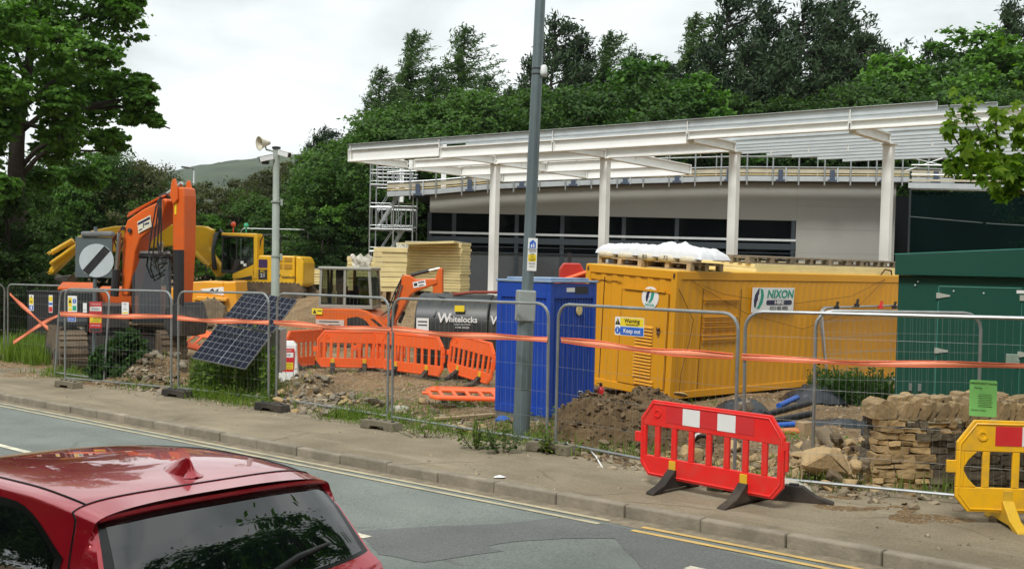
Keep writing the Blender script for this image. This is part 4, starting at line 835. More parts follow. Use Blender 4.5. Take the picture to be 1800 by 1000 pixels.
def logo(mb1, mb2, x, z, s, M=None, y=-0.002):
    mb1.prism([(x-0.5*s, z-0.1*s), (x-0.42*s, z+0.25*s), (x-0.12*s, z+0.62*s), (x+0.0*s, z+0.66*s), (x-0.05*s, z+0.1*s), (x-0.22*s, z-0.2*s), (x-0.3*s, z-0.55*s), (x-0.45*s, z-0.45*s)], y, y+0.003, M)
    mb2.prism([(x+0.06*s, z+0.66*s), (x+0.36*s, z+0.55*s), (x+0.46*s, z+0.2*s), (x+0.36*s, z-0.25*s), (x+0.08*s, z-0.58*s), (x-0.2*s, z-0.6*s), (x+0.0*s, z-0.35*s), (x+0.1*s, z+0.0*s), (x+0.14*s, z+0.4*s)], y, y+0.003, M)
    return [(x-0.16*s, z-0.42*s), (x-0.08*s, z-0.42*s), (x-0.06*s, z+0.12*s), (x+0.07*s, z-0.2*s), (x+0.14*s, z+0.3*s), (x+0.06*s, z+0.3*s), (x+0.02*s, z-0.02*s), (x-0.1*s, z+0.3*s)]
# round badge on the end door
bd = MB(); bd.disc((-0.62, 1.98), 0.215, -0.026, -0.014, 32); bb = bd.build('hire_badge', WHT(), t)
m1 = MB(); m2 = MB(); pl = logo(m1, m2, -0.62, 2.01, 0.22, y=-0.029); m1.build('emblem', NAVY, bb); m2.build('emblem', TEAL, bb)
m1 = MB(); m1.prism(pl, -0.033, -0.03); m1.build('emblem', WHT(), bb); text('NIXON', 0.07, TEAL, bb, (-0.62, -0.028, 1.835), bold=0.002); 
# hire board on the long side: local frame text x -> +y of the container
Mx = Matrix.Translation((0.03, 3.05, 1.98)) @ Matrix.Rotation(PI/2, 4, 'Z')
hb = MB(); hb.box(-0.72, 0.72, -0.012, 0.0, -0.255, 0.255, Mx); hbo = hb.build('hire_board', WHT(), t)
m1 = MB(); m2 = MB(); pl = logo(m1, m2, -0.50, 0.02, 0.34, Mx, -0.015); m1.build('emblem', NAVY, hbo); m2.build('emblem', TEAL, hbo); m1 = MB(); m1.prism(pl, -0.019, -0.016, Mx); m1.build('emblem', WHT(), hbo)
m1 = MB(); m1.prism(shift(rr(0.9, 0.105, 0.05), 0.20, -0.055), -0.015, -0.011, Mx); m1.build('name_bar', NAVY, hbo)
def tside(s, sz, m, x, z, **k):
    o = text(s, sz, m, hbo, (0, 0, 0), **k); pos = Mx @ Vector((x, -0.018, z)); o.location = pos; o.rotation_euler = (PI/2, 0, PI/2)
tside('NIXON', 0.235, TEAL, 0.22, 0.115, shear=0.12, bold=0.006, xs=1.18); tside('HIRE', 0.10, WHT(), 0.20, -0.055, bold=0.003, xs=1.6); tside('0333 005 0005', 0.11, BLK(), 0.20, -0.175, bold=0.001, xs=0.95)
YR = t
ct = Matrix.Translation(t.location) @ t.rotation_euler.to_matrix().to_4x4()
def roof_root(name, label, cat, x, y, z=0.012, group=None, rz=0):
    p = ct @ Vector((x, y, H_+z)); o = thing(name, label, cat, p, 0, group); o.rotation_euler = (Matrix.Rotation(CRZ, 3, 'Z') @ Matrix.Rotation(rad(2.6), 3, 'Y') @ Matrix.Rotation(rz, 3, 'Z')).to_euler(); return o
WTIM = lambda: mat('weathered pallet timber', (0.20, 0.16, 0.11), 0.9, 0, 0.3, 6, (0.08, 0.06, 0.05), 0.4, 2, island=0.35)
def pallet(root, w=1.2, d=1.0, tm=None):
    tm = tm or TIMBER()
    for z0, z1 in ((0.0, 0.02), (0.125, 0.147)):
        mb = MB()
        for i in range(5): y = -d/2+0.05+(d-0.1)*i/4; mb.box(-w/2, w/2, y-0.05, y+0.05, z0, z1)
        mb.build('deck_board', tm, root)
    for x in (-w/2+0.05, 0, w/2-0.05):
        for y in (-d/2+0.06, 0, d/2-0.06):
            mb = MB(); mb.box(x-0.05, x+0.05, y-0.06, y+0.06, 0.0205, 0.1), mb.build('block', tm, root)
        mb = MB(); mb.box(x-0.05, x+0.05, -d/2, d/2, 0.1005, 0.1245); mb.build('bearer', tm, root)
t = roof_root('pallet', 'timber pallet under the left half of the white wrapped load', 'pallet', -1.75, 0.75, group='pallets on the container roof'); pallet(t)
t = roof_root('pallet', 'timber pallet under the right half of the white wrapped load', 'pallet', -0.62, 0.9, group='pallets on the container roof'); pallet(t)
WRAP = mat('white polythene', (0.66, 0.665, 0.675), 0.35, 0, 0.06, 4, (0.5, 0.48, 0.42), 0.2, 3)
t = roof_root('wrapped_load', 'white polythene wrapped bags on two pallets on the container', 'wrapped load', -1.16, 0.82, 0.165, rz=rad(6))
nx, ny = 110, 50; gx = np.linspace(-1.28, 1.3, nx); gy = np.linspace(-0.50, 0.55, ny); A_, B_ = np.meshgrid(gx, gy, indexing='ij')
ed = np.clip(np.minimum((1.29-np.abs(A_))/0.22, (0.52-np.abs(B_-0.02))/0.12), 0, 1)**0.5
hgt = 0.07 + ed*(0.17+0.05*fbm(A_*1.3, B_*1.3, 41) + 0.03*fbm(A_*9+B_*3, B_*4, 43) + 0.06*np.abs(fbm(A_*2.5-B_*6, B_*2, 47)) + 0.04*np.abs(fbm(A_*6+B_*5, B_*5, 49))) + 0.13*np.exp(-((A_-0.22)/0.14)**2-(B_/0.2)**2) + 0.11*np.exp(-((A_-0.62)/0.08)**2-((B_+0.1)/0.2)**2)
i = np.arange(nx*ny).reshape(nx, ny); F = np.stack([i[:-1,:-1], i[1:,:-1], i[1:,1:], i[:-1,1:]], -1).reshape(-1, 4)
link('polythene_cover', flat_mesh('polythene_cover', np.stack([A_, B_, hgt], -1).reshape(-1, 3), F), WRAP, t, True)
for k in range(5):
    mb = MB(); x = -1.02+k*0.5; mb.lathe([(0.0, -0.03), (0.2, 0.0), (0.22, 0.06), (0.2, 0.11), (0.05, 0.13)], 14, Matrix.Translation((x, -0.40, 0.0)) @ Matrix.Diagonal((1.15, 0.62, 1.0, 1))); s_ = mb.build('bag', mat('printed sack', (0.62, 0.56, 0.42), 0.6, 0, 0.15, 9), t, True)
    if k in (2, 3): text('82' if k == 2 else '72', 0.12, BLK(), s_, (x+0.02, -0.545, 0.06))
t = roof_root('insulation_sheets', 'low stack of bare yellow insulation sheets on the container roof', 'insulation', -1.2, 5.2)
INS = mat('yellow insulation board', (0.76, 0.63, 0.31), 0.8, 0, 0.09, 2, (0.55, 0.46, 0.26), 0.3, 3, island=0.09); INSF = mat('foil facing', (0.62, 0.62, 0.58), 0.5, 0.1)
for k in range(2):
    mb = MB(); mb.box(-1.1, 1.08-0.04*k, -2.6, 3.55+0.1*k, 0.0+k*0.085, 0.08+k*0.085); mb.build('sheet', INS, t, False, 0.006)
for k, (y, dz) in enumerate(((2.8, 0), (4.2, 0.0), (5.6, 0), (7.0, 0), (7.9, 0.0))):
    t = roof_root('pallet', ['weathered empty pallet next to the white wrapped load', 'weathered empty pallet second along the container roof', 'weathered empty pallet in the middle of the roof row', 'weathered empty pallet fourth along the roof row', 'weathered empty pallet at the far end of the container roof'][k], 'pallet', -0.72, y+0.5, 0.18, 'pallets on the container roof', rz=PI/2+rad((-3, 2, 4, -2, 3)[k])); pallet(t, 1.45, 1.0, WTIM())
# blue cabin
bb = Vector((0.63, 17.6, 0)); bb.z = GZ(bb.x, bb.y)
t = thing('blue_cabin', 'small bright blue ribbed metal cabin behind the lamp post', 'cabin', bb, RZ+rad(1))
BL = mat('blue painted steel', (0.008, 0.055, 0.36), 0.42, 0, 0.06, 1.2, (0.06, 0.10, 0.22), 0.3, 2.2); BLD = mat('dark blue steel', (0.006, 0.028, 0.20), 0.5, 0, 0.06)
w_, d_, h_ = 1.16, 1.28, 2.28
mb = MB(); mb.box(-w_+0.04, -0.04, 0.04, d_-0.04, 0.1, h_-0.05); corr_end(-w_+0.1, -0.1, 0.02, 0.2, h_-0.28, 0.075, 0.012, mb); corr_side(-0.02, 0.1, d_-0.1, 0.2, h_-0.28, 0.075, 0.012, mb); mb.build('walls', BL, t)
for x in (-w_, -0.1):
    for y in (0, d_-0.1): mb = MB(); mb.box(x, x+0.1, y, y+0.1, 0.06, h_-0.02); mb.build('corner_post', BL, t, False, 0.008)
mb = MB()
for z0, z1 in ((h_-0.28, h_-0.03), (0.06, 0.2)):
    mb.box(-w_+0.1005, -0.1005, 0.0, 0.04, z0, z1); mb.box(-0.04, 0.0, 0.1005, d_-0.1005, z0, z1)
mb.build('frame_rail', BL, t, False, 0.006)
mb = MB(); mb.box(-w_-0.02, 0.02, -0.02, d_+0.02, h_-0.019, h_+0.02); mb.box(-w_+0.12, -0.1, 0.1, d_-0.1, h_+0.021, h_+0.06); mb.build('roof', mat('pale blue roof skin', (0.20, 0.30, 0.45), 0.5, 0, 0.2, 3, (0.5, 0.5, 0.48), 0.5, 2), t, False, 0.01)
mb = MB(); mb.box(0.0, 0.006, 0.42, 0.64, h_-0.17, h_-0.1); mb.build('name_plate', WHT(), t)
mb = MB(); mb.box(0.0, 0.005, 0.66, 1.02, h_-0.2, h_-0.08); mb.build('vent_strip', BLK(), t)
mb = MB(); mb.lathe([(0.085, 0), (0.085, 0.01), (0.06, 0.014)], 24, Matrix.Translation((0.0, 0.78, h_-0.48)) @ Matrix.Rotation(PI/2, 4, 'Y')); mb.build('round_badge', mat('cream badge', (0.68, 0.55, 0.25), 0.5, 0, 0.1, 12), t)
mb = MB(); mb.box(-w_+0.02, -0.02, 0.02, d_-0.02, -0.15, 0.059); mb.build('skid_base', mat('grey base', (0.12, 0.13, 0.14), 0.7, 0, 0.1, 3, DUST, 0.5), t)
# green kiosk
gk = Vector((6.26, 17.9, 0.0)); gk.z = float(GZ(gk.x, gk.y))
gk.x = P(1577, 560, 17.9).x
t = thing('green_kiosk', 'large dark green steel kiosk with hinged doors and overhanging roof', 'kiosk', gk, rad(-20.5))
GK = mat('dark green paint', (0.004, 0.062, 0.040), 0.45, 0, 0.06, 1.2, (0.02, 0.08, 0.06), 0.3, 2); GKE = mat('green edge trim', (0.05, 0.24, 0.18), 0.5)
mb = MB(); mb.box(0, 4.2, 0, 2.4, -0.2, 2.519); mb.build('body', GK, t, False, 0.01)
mb = MB(); mb.prism([(-0.06, 2.52), (4.3, 2.52), (4.3, 2.92), (2.1, 2.98), (-0.06, 2.85)], -0.12, 2.55); mb.build('roof', GK, t, False, 0.012)
mb = MB(); mb.prism([(-0.075, 2.853), (2.1, 2.983), (4.3, 2.923), (4.3, 2.94), (2.1, 3.0), (-0.075, 2.87)], -0.13, -0.02); mb.build('roof_trim', GKE, t)
for (x0, x1, z0, z1) in ((0.63, 1.86, 0.25, 2.35), (1.87, 3.1, 0.25, 2.3)):
    mb = MB(); mb.box(x0, x1, -0.02, -0.001, z0, z1); d = mb.build('door', GK, t, False, 0.004)
    q = MB(); q.box(x0-0.012, x0, -0.006, -0.0005, z0, z1); q.box(x0, x1, -0.006, -0.0005, z1, z1+0.012); q.build('door_gap', GKE, d)
    for z in (2.2, 1.3, 0.5):
        q = MB(); q.box(x0-0.04, x0+0.02, -0.04, -0.0205, z-0.045, z+0.045); q.prism([(x0+0.02, z-0.04), (x0+0.17, z-0.012), (x0+0.17, z+0.012), (x0+0.02, z+0.04)], -0.035, -0.0205); q.build('hinge', mat('zinc hinge', (0.5, 0.52, 0.45), 0.45, 0.4), d)
mb = MB(); mb.box(1.66, 1.85, -0.06, -0.021, 1.15, 1.3); mb.box(1.82, 1.86, -0.08, -0.061, 1.12, 1.22); mb.build('lock_box', mat('grey green lock', (0.25, 0.32, 0.26), 0.5, 0.2), t, False, 0.006)
for x in (1.78, 1.9): mb = MB(); mb.box(x, x+0.13, -0.026, -0.0205, 2.27 if x < 1.8 else 2.17, 2.32 if x < 1.8 else 2.19); mb.build('label_plate', WHT(), t)
for x in (0.22, 0.36):
    mb = MB(); mb.box(x, x+0.05, -0.03, -0.001, 0.62, 0.74); mb.build('latch', GALV(), t)
for (x, z) in ((0.3, 2.42), (0.26, 2.36), (0.85, 2.28), (1.3, 2.26)): mb = MB(); mb.lathe([(0.014, 0), (0.01, 0.012)], 8, Matrix.Translation((x, -0.02, z)) @ Matrix.Rotation(PI/2, 4, 'X')); mb.build('bolt', WHT(), t)
# spare fence panels leaning on the container
lp_ = [0.0, 0.12, 0.25, 0.4]
for k, o in enumerate(lp_):
    a = ct @ Vector((0.55-o*0.5, 4.5+o*0.8, -0.05)); a.z = GZ(a.x, a.y)+0.02; b = ct @ Vector((0.55-o*0.5, 7.9+o*0.8, 0)); b.z = GZ(b.x, b.y)+0.02
    q = fence_panel('spare fence panel leaning on the container, %s in the stack' % ('outermost', 'second from the front', 'third from the front', 'innermost')[k], a, b, 1.8, 0.2, group='spare panels leaning on the container')
    q.rotation_euler.rotate_axis('X', rad(-7-k))
for k, (y, c) in enumerate(((5.0, 'BLACK'), (5.8, 'BLACK'), (6.8, 'RED'), (7.4, 'BLACK'))):
    p = ct @ Vector((0.3, y, 1.86)); p.z = GZ(p.x, p.y)+1.80; q = MB(); q.tube([(0, 0, 0), (0.03, 0, 0.12)], 0.03, 7); q.box(-0.05, 0.05, -0.03, 0.03, -0.05, 0.02)
    o = q.build('fence_clip', RED() if c == 'RED' else BLACK()); o.location = p; tag(o, ['black fence clip nearest the post end of the leaning panels', 'black fence clip second along the leaning panels', 'red capped fence clip on the leaning panels', 'black fence clip furthest along the leaning panels'][k], 'fence clip', 'clips on the leaning panels')

# ------------------------------------------------------------------ dark fuel tank
tk = Vector((-0.55, 28.6, 0)); tk.z = GZ(tk.x, tk.y); s67 = FPX/28.0
t = thing('fuel_tank', 'dark grey round topped site tank with white lettering behind the barriers', 'tank', tk, rad(-7)); t.scale = (1.08, 1.08, 1.12)
TK = mat('dark grey moulded tank', (0.016, 0.02, 0.021), 0.45, 0, 0.15, 1.2, (0.13, 0.12, 0.09), 0.35, 1.5)
prof = []
for k in range(25):
    a = PI*k/24; prof.append((0.92*math.cos(a), 0.86+0.86*math.sin(a)**0.8))
prof = [(0.92, 0.2), (0.80, 0.0), (-0.80, 0.0), (-0.92, 0.2)][::-1] and [(0.80, 0.0), (0.92, 0.2)] + prof + [(-0.92, 0.2), (-0.80, 0.0)]
Mt = Matrix.Rotation(PI/2, 4, 'Z')
mb = MB(); mb.prism(prof, -0.05, 1.72, Mt); mb.build('tank_shell', TK, t, 'auto', 0.03)
# second, narrower end section turned towards the viewer
mb = MB(); mb.prism([(x*0.98, z*0.985) for x, z in prof], -1.55, -0.06, Matrix.Rotation(rad(0), 4, 'Z') @ Mt); mb.build('end_section', TK, t, 'auto', 0.03)
for k in range(22):
    x = -1.68+k*0.078; mb = MB(); mb.tube([(x, -0.925, 0.25), (x, -0.925, 0.86)], 0.008, 5); mb.build('rib', TK, t) if k % 2 == 0 else None
mb = MB(); mb.tube([(-0.9, -0.3, 1.70), (-0.4, -0.25, 1.77), (0.2, -0.2, 1.78), (0.6, -0.1, 1.74)], 0.035, 7); mb.build('filler_hose', mat('dull red hose', (0.25, 0.05, 0.03), 0.6), t)
mb = MB(); mb.tube([(-1.62, -0.1, 1.7), (-1.05, -0.55, 1.62), (-1.25, -0.9, 1.2)], 0.02, 6); mb.build('strap', BLACK(), t)
WH = WHT()
text('W', 0.30, WH, t, (-1.0, -0.945, 1.17), shear=0.1, bold=0.009); text('hitelocks', 0.19, WH, t, (-0.53, -0.945, 1.15), bold=0.004, xs=1.0); text('PLANT SOLUTIONS', 0.045, WH, t, (-0.55, -0.945, 1.04)); text('01246 205205', 0.06, WH, t, (-0.55, -0.945, 0.97))
text('Wh', 0.27, WH, t, (0.32, -0.93, 1.15), shear=0.1, bold=0.006)
mb = MB(); mb.box(-1.66, -1.36, -0.945, -0.922, 0.5, 1.16); pn = mb.build('hazard_panel', WHT(), t); q = MB()
for z in (1.08, 1.0, 0.86, 0.74): q.box(-1.62, -1.4, -0.948, -0.9455, z-0.015, z+0.015)
q.box(-1.5, -1.4, -0.948, -0.9455, 0.54, 0.64); q.build('hazard_print', BLK(), pn)
mb = MB(); mb.box(-0.75, -0.52, -0.90, -0.86, 1.33, 1.47); mb.build('yellow_label', YEL(), t)
mb = MB(); mb.box(-1.7, 1.5, -0.6, -0.4, -0.08, -0.001); mb.box(-1.7, 1.5, 0.4, 0.6, -0.08, -0.001); mb.build('skid', DSTEEL(), t)

# ------------------------------------------------------------------ insulation stacks
def ins_stack(label, loc, rz, w, d, h, n, lean=0.02, wrap=True):
    t = thing('insulation_stack', label, 'insulation', loc, rz, 'stacks of yellow insulation'); rk = random.Random(int(w*100+h*10))
    mb = MB(); dz = h/n
    for k in range(n):
        ox = rk.uniform(-0.03, 0.03)+lean*k/n; oy = rk.uniform(-0.03, 0.03); mb.box(-w/2+ox, w/2+ox, -d/2+oy, d/2+oy, k*dz+0.012, (k+1)*dz)
    mb.build('boards', INS, t, False, 0.01)
    mb = MB(); mb.box(-w/2+lean, w/2+lean, -d/2, d/2, h+0.001, h+0.02); mb.build('top_facing', INSF, t)
    for x in (-w/3, 0, w/3): mb = MB(); mb.box(x-0.06, x+0.06, -d/2, d/2, -0.35, 0.01); mb.build('bearer', TIMBER(), t)
    return t
def at(u, v, d): p = P(u, v, d); return p
p = at(765, 513, 42.5); ins_stack('tall wide stack of pale yellow insulation boards left of the first column', (p.x, p.y+0.8, p.z), rad(-14), 2.35, 1.3, 1.95, 17, 0.03)
p = at(680, 513, 41.0); ins_stack('tall narrow stack of yellow insulation boards right of the cab', (p.x, p.y+0.6, p.z), rad(22), 1.0, 1.25, 1.68, 9, 0.05)
p = at(722, 510, 43.6); ins_stack('middle yellow insulation stack in torn plastic between two taller ones', (p.x, p.y+0.6, p.z), rad(10), 1.0, 1.2, 1.85, 8, 0.02)
p = at(632, 512, 44.0); ins_stack('short yellow insulation stack behind the mini excavator cab', (p.x, p.y+0.6, p.z), rad(4), 1.1, 1.1, 1.4, 8, 0.0)
p = at(588, 501, 50.0); ins_stack('low pale stack of sheets on the bank behind the mini excavator', (p.x, p.y+0.6, p.z), rad(0), 3.4, 1.2, 0.72, 6, 0.0)
PLS = mat('clear wrapping', (0.62, 0.60, 0.52), 0.25, 0, 0.1, 6)
def plastic(label, u, v, d, w, h, seed):
    p = at(u, v, d); k = 14; vs = []; rk = random.Random(seed)
    for i in range(k+1):
        for j in range(k+1):
            x = -w/2+w*i/k; z = h*j/k; q = 0.5+0.5*math.cos(PI*(x/w)); vs.append((x*(1-0.35*(1-j/k)), -0.06-0.10*math.sin(i*1.7+j*0.6)*q-0.05*rk.random(), z+0.06*math.sin(i*1.3)))
    mb = MB(); mb.add(vs, [(i*(k+1)+j, (i+1)*(k+1)+j, (i+1)*(k+1)+j+1, i*(k+1)+j+1) for i in range(k) for j in range(k)])
    o = mb.build('plastic_wrap', PLS, None, True); o.location = p; s = o.modifiers.new('solid', 'SOLIDIFY'); s.thickness = 0.01; tag(o, label, 'plastic sheet', 'loose wrapping on the insulation')
plastic('torn clear plastic hanging on the middle insulation stack', 707, 475, 41.6, 0.45, 1.0, 1)
plastic('crumpled clear plastic on the short insulation stack', 636, 475, 43.3, 0.9, 0.6, 2)
p = at(753, 428, 42.4); mb = MB(); mb.bar((-1.15, 0, -0.05), (1.15, 0, 0.06), 1.1, 0.09); o = mb.build('insulation_sheet', INS, None, False, 0.01); o.location = p; o.rotation_euler = (0, 0, rad(-10)); tag(o, 'single loose yellow sheet overhanging the top of the wide stack', 'insulation')
# red fuel can area behind the blue cabin
p = at(1004, 480, 27.0); t = thing('red_machine', 'partly hidden red machine between the blue cabin and yellow container', 'machine', (p.x, p.y, p.z-0.7)); mb = MB(); mb.prism([(-0.3, 0), (0.35, 0), (0.35, 0.7), (0.2, 0.95), (-0.2, 0.95), (-0.3, 0.8)], -0.3, 0.3); mb.build('hood', mat('red machine paint', (0.45, 0.03, 0.02), 0.4, 0, 0.1, 2, DUST, 0.3), t, False, 0.03)
mb = MB(); mb.tube([(-0.55, -0.35, 0.4), (0.4, -0.35, 0.75)], 0.05, 8); mb.build('boom_tube', ORANGEP(), t)
mb = MB(); mb.tube([(-0.05, 0, 0.95), (-0.05, 0, 1.2)], 0.05, 8); mb.build('exhaust', BLACK(), t)
# ------------------------------------------------------------------ excavators and dumper
EO = mat('orange machine paint', (0.68, 0.115, 0.012), 0.42, 0, 0.07, 1.2, (0.28, 0.13, 0.06), 0.4, 1.6); EY = mat('yellow machine paint', (0.76, 0.43, 0.01), 0.42, 0, 0.06, 1.0, (0.36, 0.25, 0.1), 0.4, 1.4)
DY_ = mat('amber dumper paint', (0.78, 0.34, 0.012), 0.45, 0, 0.07, 1.2, (0.36, 0.24, 0.12), 0.5, 1.2)
CABG = glass_mat('cab glass', (0.55, 0.62, 0.58), 0.06); SEAT = mat('seat fabric', (0.025, 0.025, 0.027), 0.9); CHROME = mat('ram rod', (0.55, 0.55, 0.54), 0.25, 0.9, 0.03)
CABD = mat('dark cab frame', (0.025, 0.027, 0.03), 0.45, 0, 0.1); MUDT = mat('rusty muddy track', (0.10, 0.07, 0.042), 0.85, 0, 0.35, 4, DUST, 0.6, 2.5, bump=0.5)
def track(root, y, L_, H_, w, zoff=0.0, x0=0.0):
    n = 12; r = H_/2; hl = L_/2-r; path = []
    for k in range(n+1): a = -PI/2+PI*k/n; path.append((x0+hl+r*math.cos(a), r+r*math.sin(a)))
    for k in range(n+1): a = PI/2+PI*k/n; path.append((x0-hl+r*math.cos(a), r+r*math.sin(a)))
    mb = MB(); mb.prism(path, y-w/2, y+w/2); tr = mb.build('track', MUDT, root, False, 0.01)
    g = MB(); per = 2*PI*r+4*hl; k = int(per/0.17)
    for i in range(k):
        s = per*i/k
        if s < 2*hl: p = (x0-hl+s, 0); nx, nz = 0, -1
        elif s < 2*hl+PI*r: a = -PI/2+(s-2*hl)/r; p = (x0+hl+r*math.cos(a), r+r*math.sin(a)); nx, nz = math.cos(a), math.sin(a)
        elif s < 4*hl+PI*r: p = (x0+hl-(s-2*hl-PI*r), 2*r); nx, nz = 0, 1
        else: a = PI/2+(s-4*hl-PI*r)/r; p = (x0-hl+r*math.cos(a), r+r*math.sin(a)); nx, nz = math.cos(a), math.sin(a)
        tx, tz = -nz, nx; A = Vector((p[0]+nx*0.001, 0, p[1]+nz*0.001)); g.prism([(A.x-tx*0.05, A.z-tz*0.05), (A.x+tx*0.05, A.z+tz*0.05), (A.x+tx*0.04+nx*0.035, A.z+tz*0.04+nz*0.035), (A.x-tx*0.04+nx*0.035, A.z-tz*0.04+nz*0.035)], y-w/2-0.01, y+w/2+0.01)
    g.build('grouser', MUDT, tr)
    q = MB()
    for i in range(5): q.disc((x0-hl+2*hl*i/4, r*0.75), r*0.35, y-w/2-0.025, y-w/2-0.001, 14)
    q.build('roller', DSTEEL(), tr)
def ram(root, a, b, r0, r1, f=0.55, name='ram'):
    a = Vector(a); b = Vector(b); c = a+(b-a)*f
    mb = MB(); mb.tube([a, c], r0, 10); o = mb.build(name, BLACK() if r0 > 0.055 and name == 'ram' else root.get('_m') and BLACK() or BLACK(), root, 'auto')
    q = MB(); q.tube([c, b], r1, 8); q.build('ram_rod', CHROME, o, 'auto'); return o
def cab(root, x0, x1, y0, y1, z0, z1, fm, slope=0.12, mid=None, seat=True, post=0.06):
    mb = MB(); p = post
    X0, X1 = x0, x1; F = [(x0, y0), (x1, y0), (x1, y1), (x0, y1)]
    for (x, y) in F:
        xt = x-slope if x == x1 else x+0.03; sx = p if x == x0 else -p; sy = p if y == y0 else -p
        mb.add([(x, y, z0), (x+sx, y, z0), (x+sx, y+sy, z0), (x, y+sy, z0), (xt, y, z1), (xt+sx, y, z1), (xt+sx, y+sy, z1), (xt, y+sy, z1)], [(3,2,1,0), (4,5,6,7), (0,1,5,4), (1,2,6,5), (2,3,7,6), (3,0,4,7)] if sx*sy > 0 else [(0,1,2,3), (7,6,5,4), (4,5,1,0), (5,6,2,1), (6,7,3,2), (7,4,0,3)])
    if mid is not None:
        for y in (y0, y1-p): mb.box(mid-p/2, mid+p/2, y, y+p, z0, z1)
    mb.box(x0, x1, y0, y1, z0-0.12, z0-0.001); mb.build('cab_frame', fm, root, False, 0.012)
    mb = MB(); mb.box(x0-0.03, x1-slope+0.04, y0-0.03, y1+0.03, z1+0.001, z1+0.1); mb.build('cab_roof', fm, root, False, 0.035)
    mb = MB(); e_ = 0.02
    mb.add([(x0+p, y0+e_, z0), (x1-p, y0+e_, z0), (x1-slope-p, y0+e_, z1), (x0+p, y0+e_, z1)], [(0,1,2,3)]); mb.add([(x0+p, y1-e_, z0), (x1-p, y1-e_, z0), (x1-slope-p, y1-e_, z1), (x0+p, y1-e_, z1)], [(3,2,1,0)])
    mb.add([(x1-e_, y0+p, z0), (x1-e_, y1-p, z0), (x1-slope-e_, y1-p, z1), (x1-slope-e_, y0+p, z1)], [(0,1,2,3)]); mb.add([(x0+e_, y0+p, z0), (x0+e_, y1-p, z0), (x0+e_, y1-p, z1), (x0+e_, y0+p, z1)], [(3,2,1,0)])
    mb.build('cab_glass', CABG, root)
    if seat:
        cx = x0+(x1-x0)*0.42; cy = (y0+y1)/2; mb = MB(); mb.box(cx-0.25, cx+0.25, cy-0.25, cy+0.25, z0, z0+0.45); mb.box(cx-0.3, cx-0.15, cy-0.25, cy+0.25, z0+0.46, z0+1.15); mb.box(cx+0.3, cx+0.5, cy-0.3, cy-0.2, z0, z0+0.6); mb.build('seat', SEAT, root, False, 0.04)
def pl(pts, u0, v0, s): return [((u-u0)/s, (v0-v)/s) for u, v in pts]

# --- mini excavator
d = 35.2; p = P(640, 604, d); t = thing('mini_excavator', 'orange mini excavator with a grey glazed cab on the bank', 'excavator', (p.x, p.y, p.z-0.02), rad(-6)); s = FPX/d
f = lambda pts: pl(pts, 640, 604, s)
for y in (-0.75, 0.75): track(t, y, 2.5, 0.5, 0.38, x0=-0.1)
mb = MB(); mb.box(-0.7, 0.6, -0.5, 0.5, 0.28, 0.52); mb.build('undercarriage', DSTEEL(), t)
mb = MB(); mb.prism(f([(566, 575), (566, 541), (640, 540), (655, 543), (672, 553), (690, 572), (690, 577), (620, 577), (618, 575)]), -0.92, 0.92); mb.build('engine_cover', EO, t, False, 0.05, 3)
mb = MB(); mb.prism(f([(622, 576), (622, 556), (640, 553), (655, 560), (668, 576)]), -0.935, -0.921); mb.build('grille', BLACK(), t)
for k in range(6): mb = MB(); z = f([(0, 556+3.2*k)])[0][1]; x1 = f([(650+2.5*k, 0)])[0][0]; mb.box(-0.3, x1, -0.944, -0.936, z-0.012, z+0.012); mb.build('grille_slat', DSTEEL(), t)
mb = MB(); mb.prism(f([(662, 556), (668, 556), (688, 571), (684, 573)]), -0.935, -0.921); mb.build('side_slot', BLACK(), t)
x0, z0 = f([(567, 572)])[0]; mb = MB(); mb.box(x0, x0+0.92, -0.945, -0.922, z0, z0+0.23); pn = mb.build('name_panel', mat('pale dusty decal', (0.55, 0.46, 0.40), 0.5), t); q = MB(); q.box(x0+0.1, x0+0.75, -0.948, -0.9455, z0+0.15, z0+0.18); q.box(x0+0.1, x0+0.3, -0.948, -0.9455, z0+0.05, z0+0.08); q.box(x0+0.42, x0+0.8, -0.948, -0.9455, z0+0.05, z0+0.075); q.build('decal_print', BLK(), pn)
x0, z0 = f([(560, 551)])[0]; mb = MB(); mb.box(x0, x0+0.34, -0.955, -0.935, z0, z0+0.19); pn = mb.build('warning_label', YEL(), t); q = MB(); q.prism([(x0+0.03, z0+0.03), (x0+0.15, z0+0.03), (x0+0.09, z0+0.16)], -0.958, -0.956); q.box(x0+0.19, x0+0.31, -0.958, -0.956, z0+0.1, z0+0.13); q.build('label_print', BLK(), pn)
CGY = mat('grey beige cab paint', (0.27, 0.27, 0.23), 0.5, 0, 0.06)
x0, z0 = f([(568, 534)])[0]; x1, z1 = f([(663, 474)])[0]; cab(t, x0, x1, -0.75, 0.55, z0, z1, CGY, 0.08, mid=f([(614, 0)])[0][0], post=0.085)
mb = MB(); mb.box(x0+0.02, x1-0.02, -0.74, 0.54, 1.18, z0-0.121); mb.build('cab_base', CABD, t)
mb = MB(); mb.box(x0+0.9, x1-0.1, 0.3, 0.36, z0, z0+0.9); mb.build('high_vis_jacket', mat('lime fabric', (0.28, 0.34, 0.03), 0.8, 0, 0.25, 5), t, False, 0.02)
mb = MB(); mb.prism(f([(688, 580), (668, 578), (690, 540), (703, 500), (707, 483), (712, 480), (721, 481), (731, 487), (769, 485), (770, 494), (731, 509), (722, 516), (697, 562), (692, 582)]), -0.17, 0.17); bo = mb.build('boom', EO, t, False, 0.03)
mb = MB(); mb.prism(f([(771, 467), (778, 467), (779, 515), (779, 540), (764, 540), (761, 495), (768, 478)]), -0.13, 0.13); mb.build('dipper_arm', EO, t, False, 0.025)
